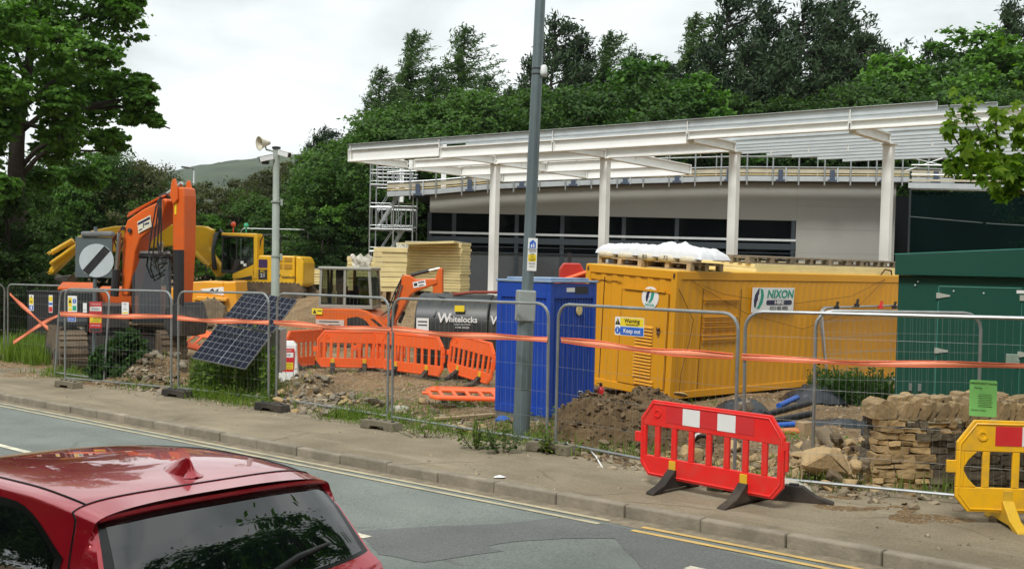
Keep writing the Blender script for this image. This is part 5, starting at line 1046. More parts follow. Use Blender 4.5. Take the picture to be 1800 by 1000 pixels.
mb = MB(); mb.prism(f([(760, 530), (786, 530), (796, 550), (784, 570), (762, 566), (756, 548)]), -0.35, 0.35); mb.build('bucket', DSTEEL(), t, False, 0.02)
def F3(u, v, y): x, z = f([(u, v)])[0]; return (x, y, z)
ram(t, F3(722, 480, 0), F3(772, 467, 0), 0.06, 0.035, 0.62); ram(t, F3(688, 572, -0.2), F3(708, 497, -0.2), 0.06, 0.03, 0.55); ram(t, F3(700, 565, 0.22), F3(716, 525, 0.22), 0.06, 0.03, 0.5)
mb = MB(); mb.tube([F3(678, 548, -0.22), F3(690, 540, -0.24), F3(699, 512, -0.24), F3(706, 488, -0.2)], 0.02, 6); mb.tube([F3(672, 552, -0.22), F3(684, 545, -0.24), F3(697, 508, -0.24), F3(709, 480, -0.1)], 0.02, 6); mb.build('hydraulic_hose', BLACK(), t)
x0, z0 = f([(728, 500)])[0]; Mm = Matrix.Translation((x0, -0.175, z0)) @ Matrix.Rotation(rad(-12), 4, 'Y'); mb = MB(); mb.box(0, 0.42, -0.004, 0.003, -0.05, 0.14, Mm); pn = mb.build('boom_decal', WHT(), t); q = MB(); q.box(0.03, 0.14, -0.007, -0.0045, 0.0, 0.1, Mm); q.box(0.18, 0.38, -0.007, -0.0045, 0.07, 0.11, Mm); q.box(0.18, 0.34, -0.007, -0.0045, -0.02, 0.01, Mm); q.build('decal_print', BLK(), pn)
mb = MB(); mb.box(1.0, 1.2, -0.9, 0.9, 0.1, 0.42); mb.bar((0.4, -0.4, 0.25), (1.05, -0.4, 0.2), 0.08, 0.1); mb.bar((0.4, 0.4, 0.25), (1.05, 0.4, 0.2), 0.08, 0.1); mb.build('dozer_blade', EO, t, False, 0.02)

# --- large orange excavator, facing the road, boom plane turned to the right
d = 27.6; p = P(200, 622, d); p.z = GZ(p.x, p.y); t = thing('large_excavator', 'large orange excavator with raised boom behind the round speed sign', 'excavator', (p.x, p.y, p.z), rad(-62)); s = FPX/d
for y in (-1.15, 1.15): track(t, y, 3.9, 0.92, 0.6)
mb = MB(); mb.box(-1.0, 1.0, -0.84, 0.84, 0.35, 0.8); mb.lathe([(0.7, 0.8), (0.7, 1.0)], 20); mb.build('undercarriage', DSTEEL(), t)
up = rad(-8)
Mu = Matrix.Rotation(up, 4, 'Z')
def U(mb): mb.v = [tuple(Mu @ Vector(v)) for v in mb.v]; return mb
mb = MB(); mb.prism([(-2.5, 1.05), (0.5, 1.05), (0.5, 1.9), (-1.7, 1.95), (-2.5, 1.85)], -1.3, -0.4); U(mb).build('side_cover', CABD, t, False, 0.05)
mb = MB(); mb.prism([(-2.0, 1.951), (0.4, 1.905), (0.4, 1.98), (-2.0, 2.06)], -1.32, -0.5); U(mb).build('top_cover', EO, t, False, 0.02)
mb = MB(); mb.prism([(-2.7, 1.05), (-1.2, 1.05), (-1.2, 1.95), (-2.5, 1.95), (-2.75, 1.75)], -0.39, 1.35); U(mb).build('counterweight', EO, t, False, 0.08)
mb = MB(); mb.box(-1.19, 0.9, -0.39, 0.35, 1.02, 1.55); U(mb).build('boom_bracket', DSTEEL(), t)
mb = MB(); mb.prism([(0.5, 1.05), (1.15, 1.05), (1.15, 1.2), (0.5, 1.4)], -1.3, -0.6); U(mb).build('step_box', CABD, t, False, 0.03)
kids = set(t.children); cab(t, -0.75, 1.05, 0.42, 1.35, 1.25, 2.75, CABD, 0.25)
for o in set(t.children)-kids: o.matrix_basis = Mu.copy()
mb = MB(); mb.box(-0.7, 0.85, 0.45, 1.32, 2.86, 2.93); U(mb).build('roof_cap', mat('pale cab roof', (0.5, 0.52, 0.52), 0.5), t, False, 0.02)
# boom built in its own vertical plane
root_m = Matrix.Translation(t.location) @ t.rotation_euler.to_matrix().to_4x4()
base = P(232, 512, 27.2); dirb = Vector((0.93, -0.37, 0)).normalized(); k_ = FPX/27.0
def bp(u, v):       # picture point -> boom plane coordinates (x along dirb, z)
    r = ray(u, v); n_ = Vector((dirb.y, -dirb.x, 0)); tt = (base-Vector((0,0,CH))).dot(n_)/r.dot(n_); q = Vector((0,0,CH))+r*tt; return ((q-base).dot(dirb), q.z-base.z)
Mb = root_m.inverted() @ Matrix.Translation(base) @ Matrix.Rotation(math.atan2(dirb.y, dirb.x), 4, 'Z')
mb = MB(); mb.prism([bp(*q) for q in [(225,520),(226,466),(227,422),(231,400),(235,388),(262,369),(290,355),(300,349),(306,354),(299,374),(294,392),(276,406),(258,421),(249,445),(243,490),(236,520)]], -0.25, 0.25, Mb); mb.build('boom', EO, t, False, 0.05, 3)
mb = MB()
for y in (-0.3, 0.3-0.06): mb.prism([bp(*q) for q in [(312, 345), (316, 318), (321, 315), (325, 330), (326, 352), (318, 362)]], y, y+0.06, Mb)
mb.build('arm_lug', EO, t, False, 0.02)
mb = MB(); mb.prism([bp(*q) for q in [(314,350),(323,330),(333,330),(335,345),(334,440),(328,540),(321,545),(314,470)]], -0.24, 0.24, Mb); mb.build('dipper_arm', EO, t, False, 0.05, 3)
mb = MB(); mb.prism([bp(*q) for q in [(314, 540), (336, 530), (344, 560), (340, 588), (322, 592), (310, 570)]], -0.5, 0.5, Mb); mb.build('bucket', DSTEEL(), t, False, 0.03)
def B3(u, v, y): x, z = bp(u, v); return tuple(Mb @ Vector((x, y, z)))
ram(t, B3(268, 361, 0), B3(320, 322, 0), 0.085, 0.05, 0.5); ram(t, B3(222, 520, -0.42), B3(231, 410, -0.42), 0.10, 0.055, 0.42); ram(t, B3(255, 520, 0.42), B3(264, 425, 0.42), 0.10, 0.055, 0.5); ram(t, B3(331, 440, -0.36), B3(331, 555, -0.36), 0.13, 0.06, 0.9)
for k in range(5):
    o = -0.3-0.03*k; w1, w2 = ((0, 0), (5, 18), (-4, 30), (3, 8), (-7, 24))[k]; mb = MB(); mb.tube([B3(298+k, 348, o), B3(302+w1*0.4, 366, o-0.1), B3(300+w1, 395+w2*0.4, o-0.12), B3(297+w1*1.4, 425+w2, o-0.12), B3(302+w1, 446+w2, o-0.1), B3(312, 440+w2*0.7, o)], 0.019, 6); mb.build('hydraulic_hose', BLACK(), t)
for k in range(4):
    o = -0.3-0.03*k; mb = MB(); mb.tube([B3(228+k, 400+2*k, o), B3(219-2*k, 430, o-0.12), B3(213+k, 465, o-0.1), B3(222, 500, o)], 0.022, 6); mb.build('hydraulic_hose', mat('orange brown hose', (0.20, 0.05, 0.015), 0.7), t)
for (u, v) in ((231, 402), (242, 406), (226, 420)): mb = MB(); x, z = bp(u, v); mb.disc((x, z), 0.055, -0.31, -0.271, 14, Mb); mb.build('pin', DSTEEL(), t)
mb = MB(); mb.prism([bp(*q) for q in [(255, 391), (278, 379), (280, 399), (257, 411)]], -0.284, -0.272, Mb); pn = mb.build('maker_plate', mat('cream plate', (0.68, 0.64, 0.5), 0.5), t); q = MB(); q.prism([bp(*q_) for q_ in [(256, 393), (277, 382), (277.6, 386), (256.4, 397)]], -0.288, -0.285, Mb); q.prism([bp(*q_) for q_ in [(258, 405), (264, 402), (264, 404), (258, 407)]], -0.288, -0.285, Mb); q.prism([bp(*q_) for q_ in [(268, 394), (276, 391), (276, 394), (268, 397)]], -0.288, -0.285, Mb); q.prism([bp(*q_) for q_ in [(265.5, 393), (267, 393), (267, 401), (265.5, 402)]], -0.288, -0.285, Mb); q.build('plate_print', NAVY, pn)
mb = MB(); mb.prism([bp(*q) for q in [(318.5, 356), (322, 356), (321.5, 378), (318.5, 378)]], -0.252, -0.2405, Mb); mb.build('yellow_decal', YEL(), t)
mb = MB(); mb.bar(B3(236, 376, -0.2), B3(292, 347, -0.2), 0.03, 0.03); mb.tube([B3(230, 381, -0.12), B3(262, 362, -0.12), B3(296, 344, -0.12)], 0.025, 6); mb.build('pipe_run', EO, t)

# --- yellow excavator further back
d = 47.0; p = P(460, 530, d); t = thing('yellow_excavator', 'yellow excavator with its boom lowered to the left on the upper bank', 'excavator', (p.x, p.y, p.z), 0); s = FPX/d
f = lambda pts: pl(pts, 460, 530, s)
def F3(u, v, y): x, z = f([(u, v)])[0]; return (x, y, z)
for y in (-1.1, 1.1): track(t, y, 4.0, 0.85, 0.6, x0=0.1)
mb = MB(); mb.box(-0.9, 1.1, -0.8, 0.8, 0.3, 0.75); mb.build('undercarriage', DSTEEL(), t)
mb = MB(); mb.prism(f([(422, 503), (422, 484), (462, 462), (466, 449), (528, 449), (528, 503)]), -1.3, 1.3); mb.build('engine_cover', EY, t, False, 0.05)
mb = MB(); mb.prism(f([(529, 503), (529, 449), (538, 450), (543, 460), (543, 496), (540, 503)]), -1.3, 1.3); mb.build('counterweight', EY, t, False, 0.08)
for (a, b, c, e_) in ((493, 452, 506, 459), (510, 452, 523, 459), (493, 463, 506, 471), (510, 463, 523, 471)):
    x0, z0 = f([(a, e_)])[0]; x1, z1 = f([(c, b)])[0]; mb = MB(); mb.box(x0, x1, -1.325, -1.301, z0, z1); mb.build('grille', mat('amber grille', (0.40, 0.2, 0.01), 0.6), t)
x0, z0 = f([(466, 490)])[0]; x1, z1 = f([(481, 473)])[0]; mb = MB(); mb.box(x0, x1, -1.32, -1.301, z0, z1); pn = mb.build('number_panel', BLK(), t); text('PC', 0.17, YEL, pn, ((x0+x1)/2, -1.325, z1-0.09)); text('21', 0.22, WH, pn, ((x0+x1)/2, -1.325, z1-0.26))
x0, z0 = f([(466, 470)])[0]; x1, z1 = f([(481, 456)])[0]; mb = MB(); mb.box(x0, x1, -1.32, -1.301, z0, z1); mb.build('purple_panel', mat('dark purple decal', (0.05, 0.02, 0.09), 0.5), t)
x0, z0 = f([(510, 485)])[0]; text('W', 0.25, BLK(), t, (x0-0.28, -1.315, z0), bold=0.008); text('hitelocks', 0.17, BLK(), t, (x0+0.2, -1.315, z0-0.01), bold=0.003)
x0, z0 = f([(402, 476)])[0]; x1, z1 = f([(460, 416)])[0]
kids = set(t.children); cab(t, 0, x1-x0, -1.3, -0.2, 0, z1-z0-0.1, CABD, 0.0, mid=(x1-x0)*0.45); 
for o in set(t.children)-kids: o.location = (x0, 0, z0)
mb = MB(); mb.prism(f([(402, 412), (462, 412), (464, 418), (464, 490), (458, 490), (457, 419), (402, 417)]), -1.34, -0.16); mb.build('cab_surround', EY, t, False, 0.04)
mb = MB(); mb.prism(f([(422, 489), (422, 482), (457, 466), (457, 489)]), -1.33, -1.302); mb.build('door_skirt', EY, t, False, 0.01)
mb = MB(); mb.prism(f([(425, 491), (455, 491), (455, 484)]), -1.345, -1.331); mb.build('black_decal', BLK(), t)
for (u, v) in ((438, 462), (443, 466)): x0, z0 = f([(u, v)])[0]; mb = MB(); mb.box(x0-0.06, x0+0.06, -1.335, -1.3, z0-0.06, z0+0.06); mb.build('white_label', WHT(), t)
for (u, v, m, y) in ((418, 398, mat('red beacon', (0.6, 0.08, 0.03), 0.25), -0.9), (440, 400, mat('green beacon', (0.03, 0.38, 0.2), 0.25), -0.9)):
    x0, z0 = f([(u, v)])[0]; mb = MB(); mb.tube([(x0, y, z0-0.35), (x0, y, z0-0.05)], 0.03, 6); mb.lathe([(0.10, -0.06), (0.11, 0.02), (0.09, 0.1), (0.04, 0.14)], 14, Matrix.Translation((x0, y, z0))); mb.build('beacon', m, t, True)
mb = MB(); mb.prism(f([(395, 480), (373, 450), (366, 436), (372, 406), (358, 400), (340, 399), (280, 398), (222, 402), (196, 404), (160, 412), (133, 424), (133, 440), (165, 452), (200, 448), (230, 444), (300, 436), (338, 446), (360, 462), (380, 490)]), 0.0, 0.55); mb.build('boom', EY, t, False, 0.06)
mb = MB(); mb.prism(f([(137, 428), (133, 446), (110, 470), (86, 494), (78, 490), (100, 462), (120, 440)]), 0.02, 0.5); mb.build('dipper_arm', EY, t, False, 0.04)
mb = MB(); mb.tube([F3(128, 430, -0.05), F3(62, 470, -0.05)], 0.11, 10); mb.tube([F3(140, 436, -0.12), F3(90, 472, -0.12)], 0.09, 10); mb.build('ram', EY, t, 'auto'); mb = MB(); mb.tube([F3(343, 447, -0.1), F3(368, 470, -0.1)], 0.11, 10); mb.build('ram', EY, t, 'auto')
mb = MB(); mb.prism(f([(62, 486), (100, 494), (128, 490), (118, 502), (90, 512), (64, 506)]), -0.1, 0.9); mb.build('bucket', DSTEEL(), t, False, 0.03)
x0, z0 = f([(206, 436)])[0]; mb = MB(); mb.prism([(x0-0.22, z0+0.26), (x0+0.3, z0+0.26), (x0+0.12, z0-0.3), (x0, z0-0.3)], -0.03, -0.001); pn = mb.build('boom_badge', BLK(), t); text('W', 0.34, YEL, pn, (x0+0.04, -0.034, z0+0.1), bold=0.01)
for k in range(4):
    mb = MB(); y = -0.15-0.05*k; mb.tube([F3(376+2*k, 476, y), F3(374+k, 440, y), F3(378+2*k, 414-k, y), F3(388, 408-k, y), F3(396+k, 418, y), F3(400, 450, y), F3(410-2*k, 482, y)], 0.06, 7); mb.build('hydraulic_hose', mat('grey hose', (0.07, 0.075, 0.08), 0.6), t, True)
mb = MB(); mb.tube([F3(358, 480, -1.1), F3(358, 468, -1.1), F3(374, 468, -1.1), F3(374, 482, -1.1)], 0.03, 6); mb.tube([F3(462, 446, -0.9), F3(465, 425, -0.9), F3(470, 414, -0.9), F3(500, 412, -0.9), F3(500, 448, -0.9)], 0.03, 6); mb.build('handrail', BLACK(), t)

# --- dumper in front of it
d = 38.5; p = P(384, 558, d); t = thing('site_dumper', 'amber wheeled site dumper with a muddy tyre behind the solar panels', 'dumper', (p.x, p.y, GZ(p.x, p.y)+0.02), 0); s = FPX/d
f = lambda pts: pl(pts, 384, 558, s)
mb = MB(); mb.prism(f([(340, 545), (340, 505), (346, 482), (366, 480), (402, 481), (404, 536), (428, 536), (420, 545), (398, 545), (396, 516), (388, 509), (374, 511), (362, 522), (358, 548)]), -0.75, 0.75); mb.build('body', DY_, t, False, 0.04)
mb = MB(); mb.prism(f([(403.5, 535), (402, 480), (424, 479), (427, 520), (412, 538)]), -0.8, 0.8); mb.build('hood_end', DY_, t, False, 0.05)
mb = MB(); mb.prism(f([(352, 512), (360, 506), (412, 508), (410, 514), (366, 514)]), -1.0, -0.751); mb.build('mudguard', DY_, t, False, 0.03)
mb = MB(); mb.prism(f([(362, 494), (402, 489), (405, 504), (372, 500)]), -0.765, -0.751); pn = mb.build('side_stripe', WHT(), t); q = MB(); q.prism(f([(376, 498), (384, 492), (387, 497), (394, 492), (392, 500)]), -0.769, -0.766); q.build('stripe_mark', BLK(), pn)
MUDW = mat('muddy tyre', (0.20, 0.15, 0.09), 0.95, 0, 0.25, 4, (0.05, 0.045, 0.04), 0.5, 3, bump=0.5)
for (u, y) in ((384, -0.85), (384, 0.85), (330, -0.85), (330, 0.85)):
    x0, z0 = f([(u, 533)])[0]; M = Matrix.Translation((x0, y, 0.5)) @ Matrix.Rotation(PI/2, 4, 'X'); mb = MB(); mb.lathe([(0.28, -0.2), (0.45, -0.2), (0.51, -0.14), (0.51, 0.14), (0.45, 0.2), (0.28, 0.2)], 26, M); wt = mb.build('wheel', MUDW, t, 'auto'); q = MB(); q.lathe([(0.28, -0.15), (0.25, -0.12), (0.22, 0.06), (0.08, 0.08), (0.08, 0.15)], 20, M); q.build('rim', DSTEEL(), wt, 'auto')
    q = MB()
    for k in range(14): a = 2*PI*k/14; q.box(0.50, 0.545, -0.17, 0.17, -0.035, 0.035, M @ Matrix.Rotation(a, 4, 'Z') @ Matrix.Rotation(rad(90), 4, 'X'))
    q.build('tyre_lug', MUDW, wt)
mb = MB(); mb.prism(f([(300, 540), (296, 500), (318, 492), (340, 500), (338, 535)]), -0.9, 0.9); mb.build('skip', DY_, t, False, 0.04)
# --- van roof glimpsed behind the yellow excavator
d = 58.0; p = P(506, 505, d); t = thing('parked_van', 'dark grey vehicle roof glimpsed behind the yellow excavator', 'van', (p.x, p.y, 1.25), rad(5)); zt = P(506, 428, d).z-1.25
mb = MB(); mb.prism([(-1.7, 0.5), (1.7, 0.5), (1.7, zt-0.75), (0.95, zt-0.55), (0.7, zt-0.06), (0.2, zt), (-0.9, zt-0.02), (-1.3, zt-0.2), (-1.7, zt-0.8)], -0.9, 0.9); mb.build('body', mat('charcoal paint', (0.03, 0.035, 0.04), 0.3, 0, 0.05), t, False, 0.08, 3)
mb = MB(); mb.prism([(-1.25, zt-0.7), (0.8, zt-0.6), (0.6, zt-0.14), (-1.05, zt-0.16)], -0.91, -0.9005); mb.build('side_window', GLZ, t)
for x in (-1.0, 1.0): mb = MB(); mb.disc((x, 0.36), 0.36, -0.92, -0.7, 20); mb.build('wheel', RUBBER(), t)
mb = MB(); mb.box(-1.0, 0.4, -0.6, -0.55, zt+0.02, zt+0.06); mb.box(-1.0, 0.4, 0.55, 0.6, zt+0.02, zt+0.06); mb.build('roof_rail', ALU, t)
a = P(463, 505, 55.0); b = P(541, 508, 55.0); a.z = b.z = 1.25; fence_panel('distant mesh fence panel on the bank above the yellow excavator', Vector((a.x-1.2, a.y, a.z+0.8)), Vector((b.x, b.y, b.z+0.8)), 2.1, 0.25, group='distant fence panels on the bank')

# ------------------------------------------------------------------ red hatchback
ce = Vector((-0.97, 5.59, 0)); hw0 = 0.64; tip = -1.72
rear_mid = Vector((-0.97 - NV[0]*hw0, 5.59 - NV[1]*hw0, 0)); org = rear_mid - Vector((RV[0]*tip, RV[1]*tip, 0)); org.z = float(base_z(7.5))-0.12
car = thing('red_car', 'glossy red hatchback driving away on the near lane', 'car', org, math.atan2(RV[1], RV[0])); car.scale = (1, 1, 1.028)
CP_ = D.materials.new('red car paint'); CP_.use_nodes = True; b_ = CP_.node_tree.nodes['Principled BSDF']
_n = CP_.node_tree.nodes.new('ShaderNodeTexNoise'); _n.inputs['Scale'].default_value = 3; _n.inputs['Detail'].default_value = 8; _r = CP_.node_tree.nodes.new('ShaderNodeMapRange'); _r.inputs[3].default_value = 0.24; _r.inputs[4].default_value = 0.30
CP_.node_tree.links.new(_n.outputs['Fac'], _r.inputs[0]); CP_.node_tree.links.new(_r.outputs[0], b_.inputs['Roughness'])
b_.inputs['Base Color'].default_value = (0.66, 0.010, 0.032, 1); b_.inputs['Metallic'].default_value = 0.35; b_.inputs['Coat Weight'].default_value = 1.0; b_.inputs['Coat Roughness'].default_value = 0.02; b_.inputs['Coat IOR'].default_value = 1.7
CGL = D.materials.new('tinted car glass'); CGL.use_nodes = True; b_ = CGL.node_tree.nodes['Principled BSDF']; b_.inputs['Base Color'].default_value = (0.006, 0.009, 0.010, 1); b_.inputs['Roughness'].default_value = 0.02; b_.inputs['Specular IOR Level'].default_value = 0.9; b_.inputs['Coat Weight'].default_value = 0.6; b_.inputs['Coat Roughness'].default_value = 0.01
SEAL = mat('black window seal', (0.010, 0.010, 0.011), 0.25, 0, 0.05)
# longitudinal stations: x, roof height, roof half width, belt height, belt half width, body half width
ST = np.array([[-1.78, 1.472, 0.61, 1.10, 0.73, 0.82], [-1.55, 1.497, 0.63, 1.04, 0.785, 0.865], [-1.2, 1.508, 0.637, 0.985, 0.815, 0.88], [-0.7, 1.492, 0.64, 0.955, 0.835, 0.89], [-0.1, 1.435, 0.64, 0.93, 0.84, 0.895], [0.35, 1.372, 0.63, 0.92, 0.84, 0.895], [0.65, 1.30, 0.61, 0.91, 0.835, 0.89], [1.0, 1.16, 0.60, 0.90, 0.82, 0.88], [1.3, 1.03, 0.64, 0.89, 0.80, 0.87], [1.45, 0.97, 0.66, 0.885, 0.79, 0.865], [1.8, 0.90, 0.62, 0.83, 0.76, 0.85], [2.15, 0.80, 0.5, 0.70, 0.66, 0.76], [2.32, 0.62, 0.4, 0.55, 0.55, 0.6]])
def sec(x):
    r = [float(np.interp(x, ST[:, 0], ST[:, k])) for k in range(1, 6)]
    # smooth by averaging neighbours
    q = [[float(np.interp(x+dx_, ST[:, 0], ST[:, k])) for k in range(1, 6)] for dx_ in (-0.12, -0.06, 0.06, 0.12)]
    return [0.34*r[k] + 0.165*sum(a[k] for a in q) for k in range(5)]
CR = 0.055
def sect_pt(x, t):
    # t: 0 = sill, 1 = belt, 2 = cant rail, 3 = roof centre
    zr, wr, zb, wb, wo = sec(x); zs = 0.22
    if t <= 1:
        z = zs+(zb-zs)*t; w = wb + (wo-wb)*math.sin(PI*min(1, t*0.9+0.05))**0.6 if t < 1 else wb; w = wb+(wo-wb)*(math.sin(PI*(0.12+0.88*t)))**0.7 if t < 0.999 else wb
        return (w, z)
    if t <= 2:
        s = t-1; zc = zr-0.075; w = wb+(wr+0.03-wb)*s + 0.02*math.sin(PI*s); return (w, zb+(zc-zb)*s)
    s = t-2; zc = zr-0.075
    a = s*PI/2; e_ = 2.6
    w = (wr+0.03)*(math.cos(a))**(2/e_); z = zc+0.075*(math.sin(a))**(2/e_) if s < 1 else zr
    if s >= 1: w = 0
    return (w, z)
def surf(x, t, side, off=0.0):
    w, z = sect_pt(x, t)
    if off:
        w1, z1 = sect_pt(x, min(3, t+0.02)); w0, z0 = sect_pt(x, max(0, t-0.02)); dw, dz = w1-w0, z1-z0; l = math.hypot(dw, dz) or 1; w += dz/l*off; z += -dw/l*off
    return (x, side*w, z)
def cgrid(fn, nu, nv_, name, m, smooth_=True, flip=False):
    vs = [fn(i/nu, j/nv_) for i in range(nu+1) for j in range(nv_+1)]; fs = []
    for i in range(nu):
        for j in range(nv_):
            q = (i*(nv_+1)+j, (i+1)*(nv_+1)+j, (i+1)*(nv_+1)+j+1, i*(nv_+1)+j+1); fs.append(q[::-1] if flip else q)
    mb = MB(); mb.add(vs, fs); return mb.build(name, m, car, smooth_)
X0, X1 = -1.78, 2.32
# body shell: one surface from the left sill over the roof to the right sill
def shell(u, v):
    x = X0+(X1-X0)*u; k = v*6; side = 1 if k < 3 else -1; t = k if k < 3 else 6-k; return surf(x, t, side)
cgrid(shell, 90, 96, 'body', CP_)
# rear: rows from the spoiler lip down to the bumper; columns across
def rear_row(r, c):         # r 0..1 down, c -1..1 across
    prof = [(0, -1.80, 1.467, 0.615), (0.04, -1.80, 1.44, 0.615), (0.06, -1.755, 1.432, 0.625), (0.45, -2.04, 1.10, 0.72), (0.5, -2.09, 1.05, 0.75), (0.62, -2.13, 0.88, 0.79), (0.75, -2.16, 0.70, 0.82), (0.86, -2.21, 0.5, 0.82), (1, -2.12, 0.24, 0.78)]
    p = [float(np.interp(r, [q[0] for q in prof], [q[k] for q in prof])) for k in (1, 2, 3)]
    a = abs(c); bow = 0.10*(1-a**2.2); wz = max(0.0, 1-r/0.2); zr0, wr0 = sec(X0)[:2]; zroof = zr0-0.075+0.075*max(0.0, 1-min(1, a*p[2]/(wr0+0.03))**2.6)**(1/2.6); x = p[0]-bow*(0.55+0.5*r)+0.12*max(0, a-0.8)**1.5*8*0.25; y = -c*p[2]; z = (1-wz)*(p[1]+0.03*(1-a**2)*(1-r)-0.04*(1-a**2)*smooth(0.25, 0.42, r)*(1-smooth(0.5, 0.6, r))) + wz*(zroof+p[1]-1.467)
    return (x, y, z)
cgrid(lambda u, v: rear_row(u, -1+2*v), 60, 40, 'tailgate', CP_)
def rear_off(r, c, o): x, y, z = rear_row(r, c); return (x-0.72*o, y, z+0.69*o)
cgrid(lambda u, v: rear_off(0.065+(0.44-0.065)*u, (-1+2*v)*0.975, 0.003), 30, 30, 'window_seal', SEAL)
cgrid(lambda u, v: rear_off(0.072+(0.425-0.072)*u, (-1+2*v)*(0.93-0.02*u), 0.006), 30, 30, 'rear_window', CGL)
# side closing strip between shell end and tailgate (C pillars)
for side in (1, -1):
    def pil(u, v, side=side):
        r = u; a = rear_row(0.02+0.96*r, -side*1.0); zt_ = a[2]; w0 = [surf(X0, tt, side) for tt in np.linspace(2.55, 0.02, 40)]; zz = [q[2] for q in w0]; k = int(np.argmin([abs(q-zt_) for q in zz])); b = w0[k]
        return tuple(np.array(b)*(1-v)+np.array(a)*v)
    cgrid(pil, 40, 6, 'rear_pillar', CP_, flip=(side > 0))
# side windows
for side in (1, -1):
    def win(xa, xb, name, m, off, tl0=1.06, tl1=1.93, rear_cut=0.0):
        def fn(u, v):
            x = xa+(xb-xa)*u; t0, t1 = tl0, tl1
            if rear_cut: k = max(0, 1-u/rear_cut); t0 = tl0+(tl1-tl0)*0.42*k**2; t1 = tl1-(tl1-tl0)*0.42*k**2
            if x > 0.62: t1 = min(t1, 2.0-0.0*(x-0.62))
            return surf(x, t0+(t1-t0)*v, side, off)
        cgrid(fn, 30, 10, name, m, flip=(side < 0))
    win(-1.66, 0.98, 'window_seal', SEAL, 0.004, 1.02, 1.97, 0.22); win(-1.60, -1.0, 'side_window', CGL, 0.008, 1.08, 1.90, 0.8); win(-0.96, -0.12, 'side_window', CGL, 0.008, 1.08, 1.90); win(-0.04, 0.92, 'side_window', CGL, 0.008, 1.08, 1.90)
cgrid(lambda u, v: surf(0.72+0.62*u, 2.12+0.88*min(1, 2*v) if v <= 0.5 else 2.12+0.88*(2-2*v), 1 if v < 0.5 else -1, 0.006), 14, 24, 'windscreen', CGL)
# panel joints: roof ditch on both sides and tailgate shut line
for side in (1, -1):
    mb = MB(); mb.tube([surf(x, 2.34, side, 0.0005) for x in np.linspace(-1.60, 0.6, 40)], 0.006, 5); mb.build('roof_joint', SEAL, car)
mb = MB(); mb.tube([surf(-1.60-0.035*math.cos(k/40*PI-PI/2)**2*1.0, (2.34+0.66*k/20) if k <= 20 else (3-0.66*(k-20)/20), 1 if k <= 20 else -1, 0.0005) for k in range(41)], 0.005, 5); mb.build('tailgate_gap', SEAL, car)
for side in (1, -1):
    mb = MB(); mb.tube([surf(-1.60, 2.34-0.22*k/10, side, 0.0005) for k in range(11)] + [surf(-1.60-0.16*(k/10)**0.6, 2.12-1.1*k/10, side, 0.001) for k in range(1, 11)], 0.005, 5); mb.build('tailgate_gap', SEAL, car)
# shark fin
fin = MB(); prof = [(0.14, 0.0, 0.004), (0.08, 0.03, 0.02), (0.02, 0.055, 0.024), (-0.05, 0.082, 0.022), (-0.10, 0.088, 0.014), (-0.115, 0.05, 0.016), (-0.13, 0.02, 0.028), (-0.16, 0.0, 0.012)]
zf = sec(-1.42)[0]-0.004; vs = []
for x, z, wv2 in prof:
    vs += [(-1.40+x, -wv2*1.9-0.01, zf), (-1.40+x, -wv2, zf+z*0.6), (-1.40+x, -wv2*0.25, zf+z+0.004), (-1.40+x, wv2*0.25, zf+z+0.004), (-1.40+x, wv2, zf+z*0.6), (-1.40+x, wv2*1.9+0.01, zf)]
fin.add(vs, [(i*6+j, (i+1)*6+j, (i+1)*6+j+1, i*6+j+1) for i in range(len(prof)-1) for j in range(5)]); fo = fin.build('roof_antenna', CP_, car, True); sm = fo.modifiers.new('s', 'SUBSURF'); sm.levels = sm.render_levels = 2
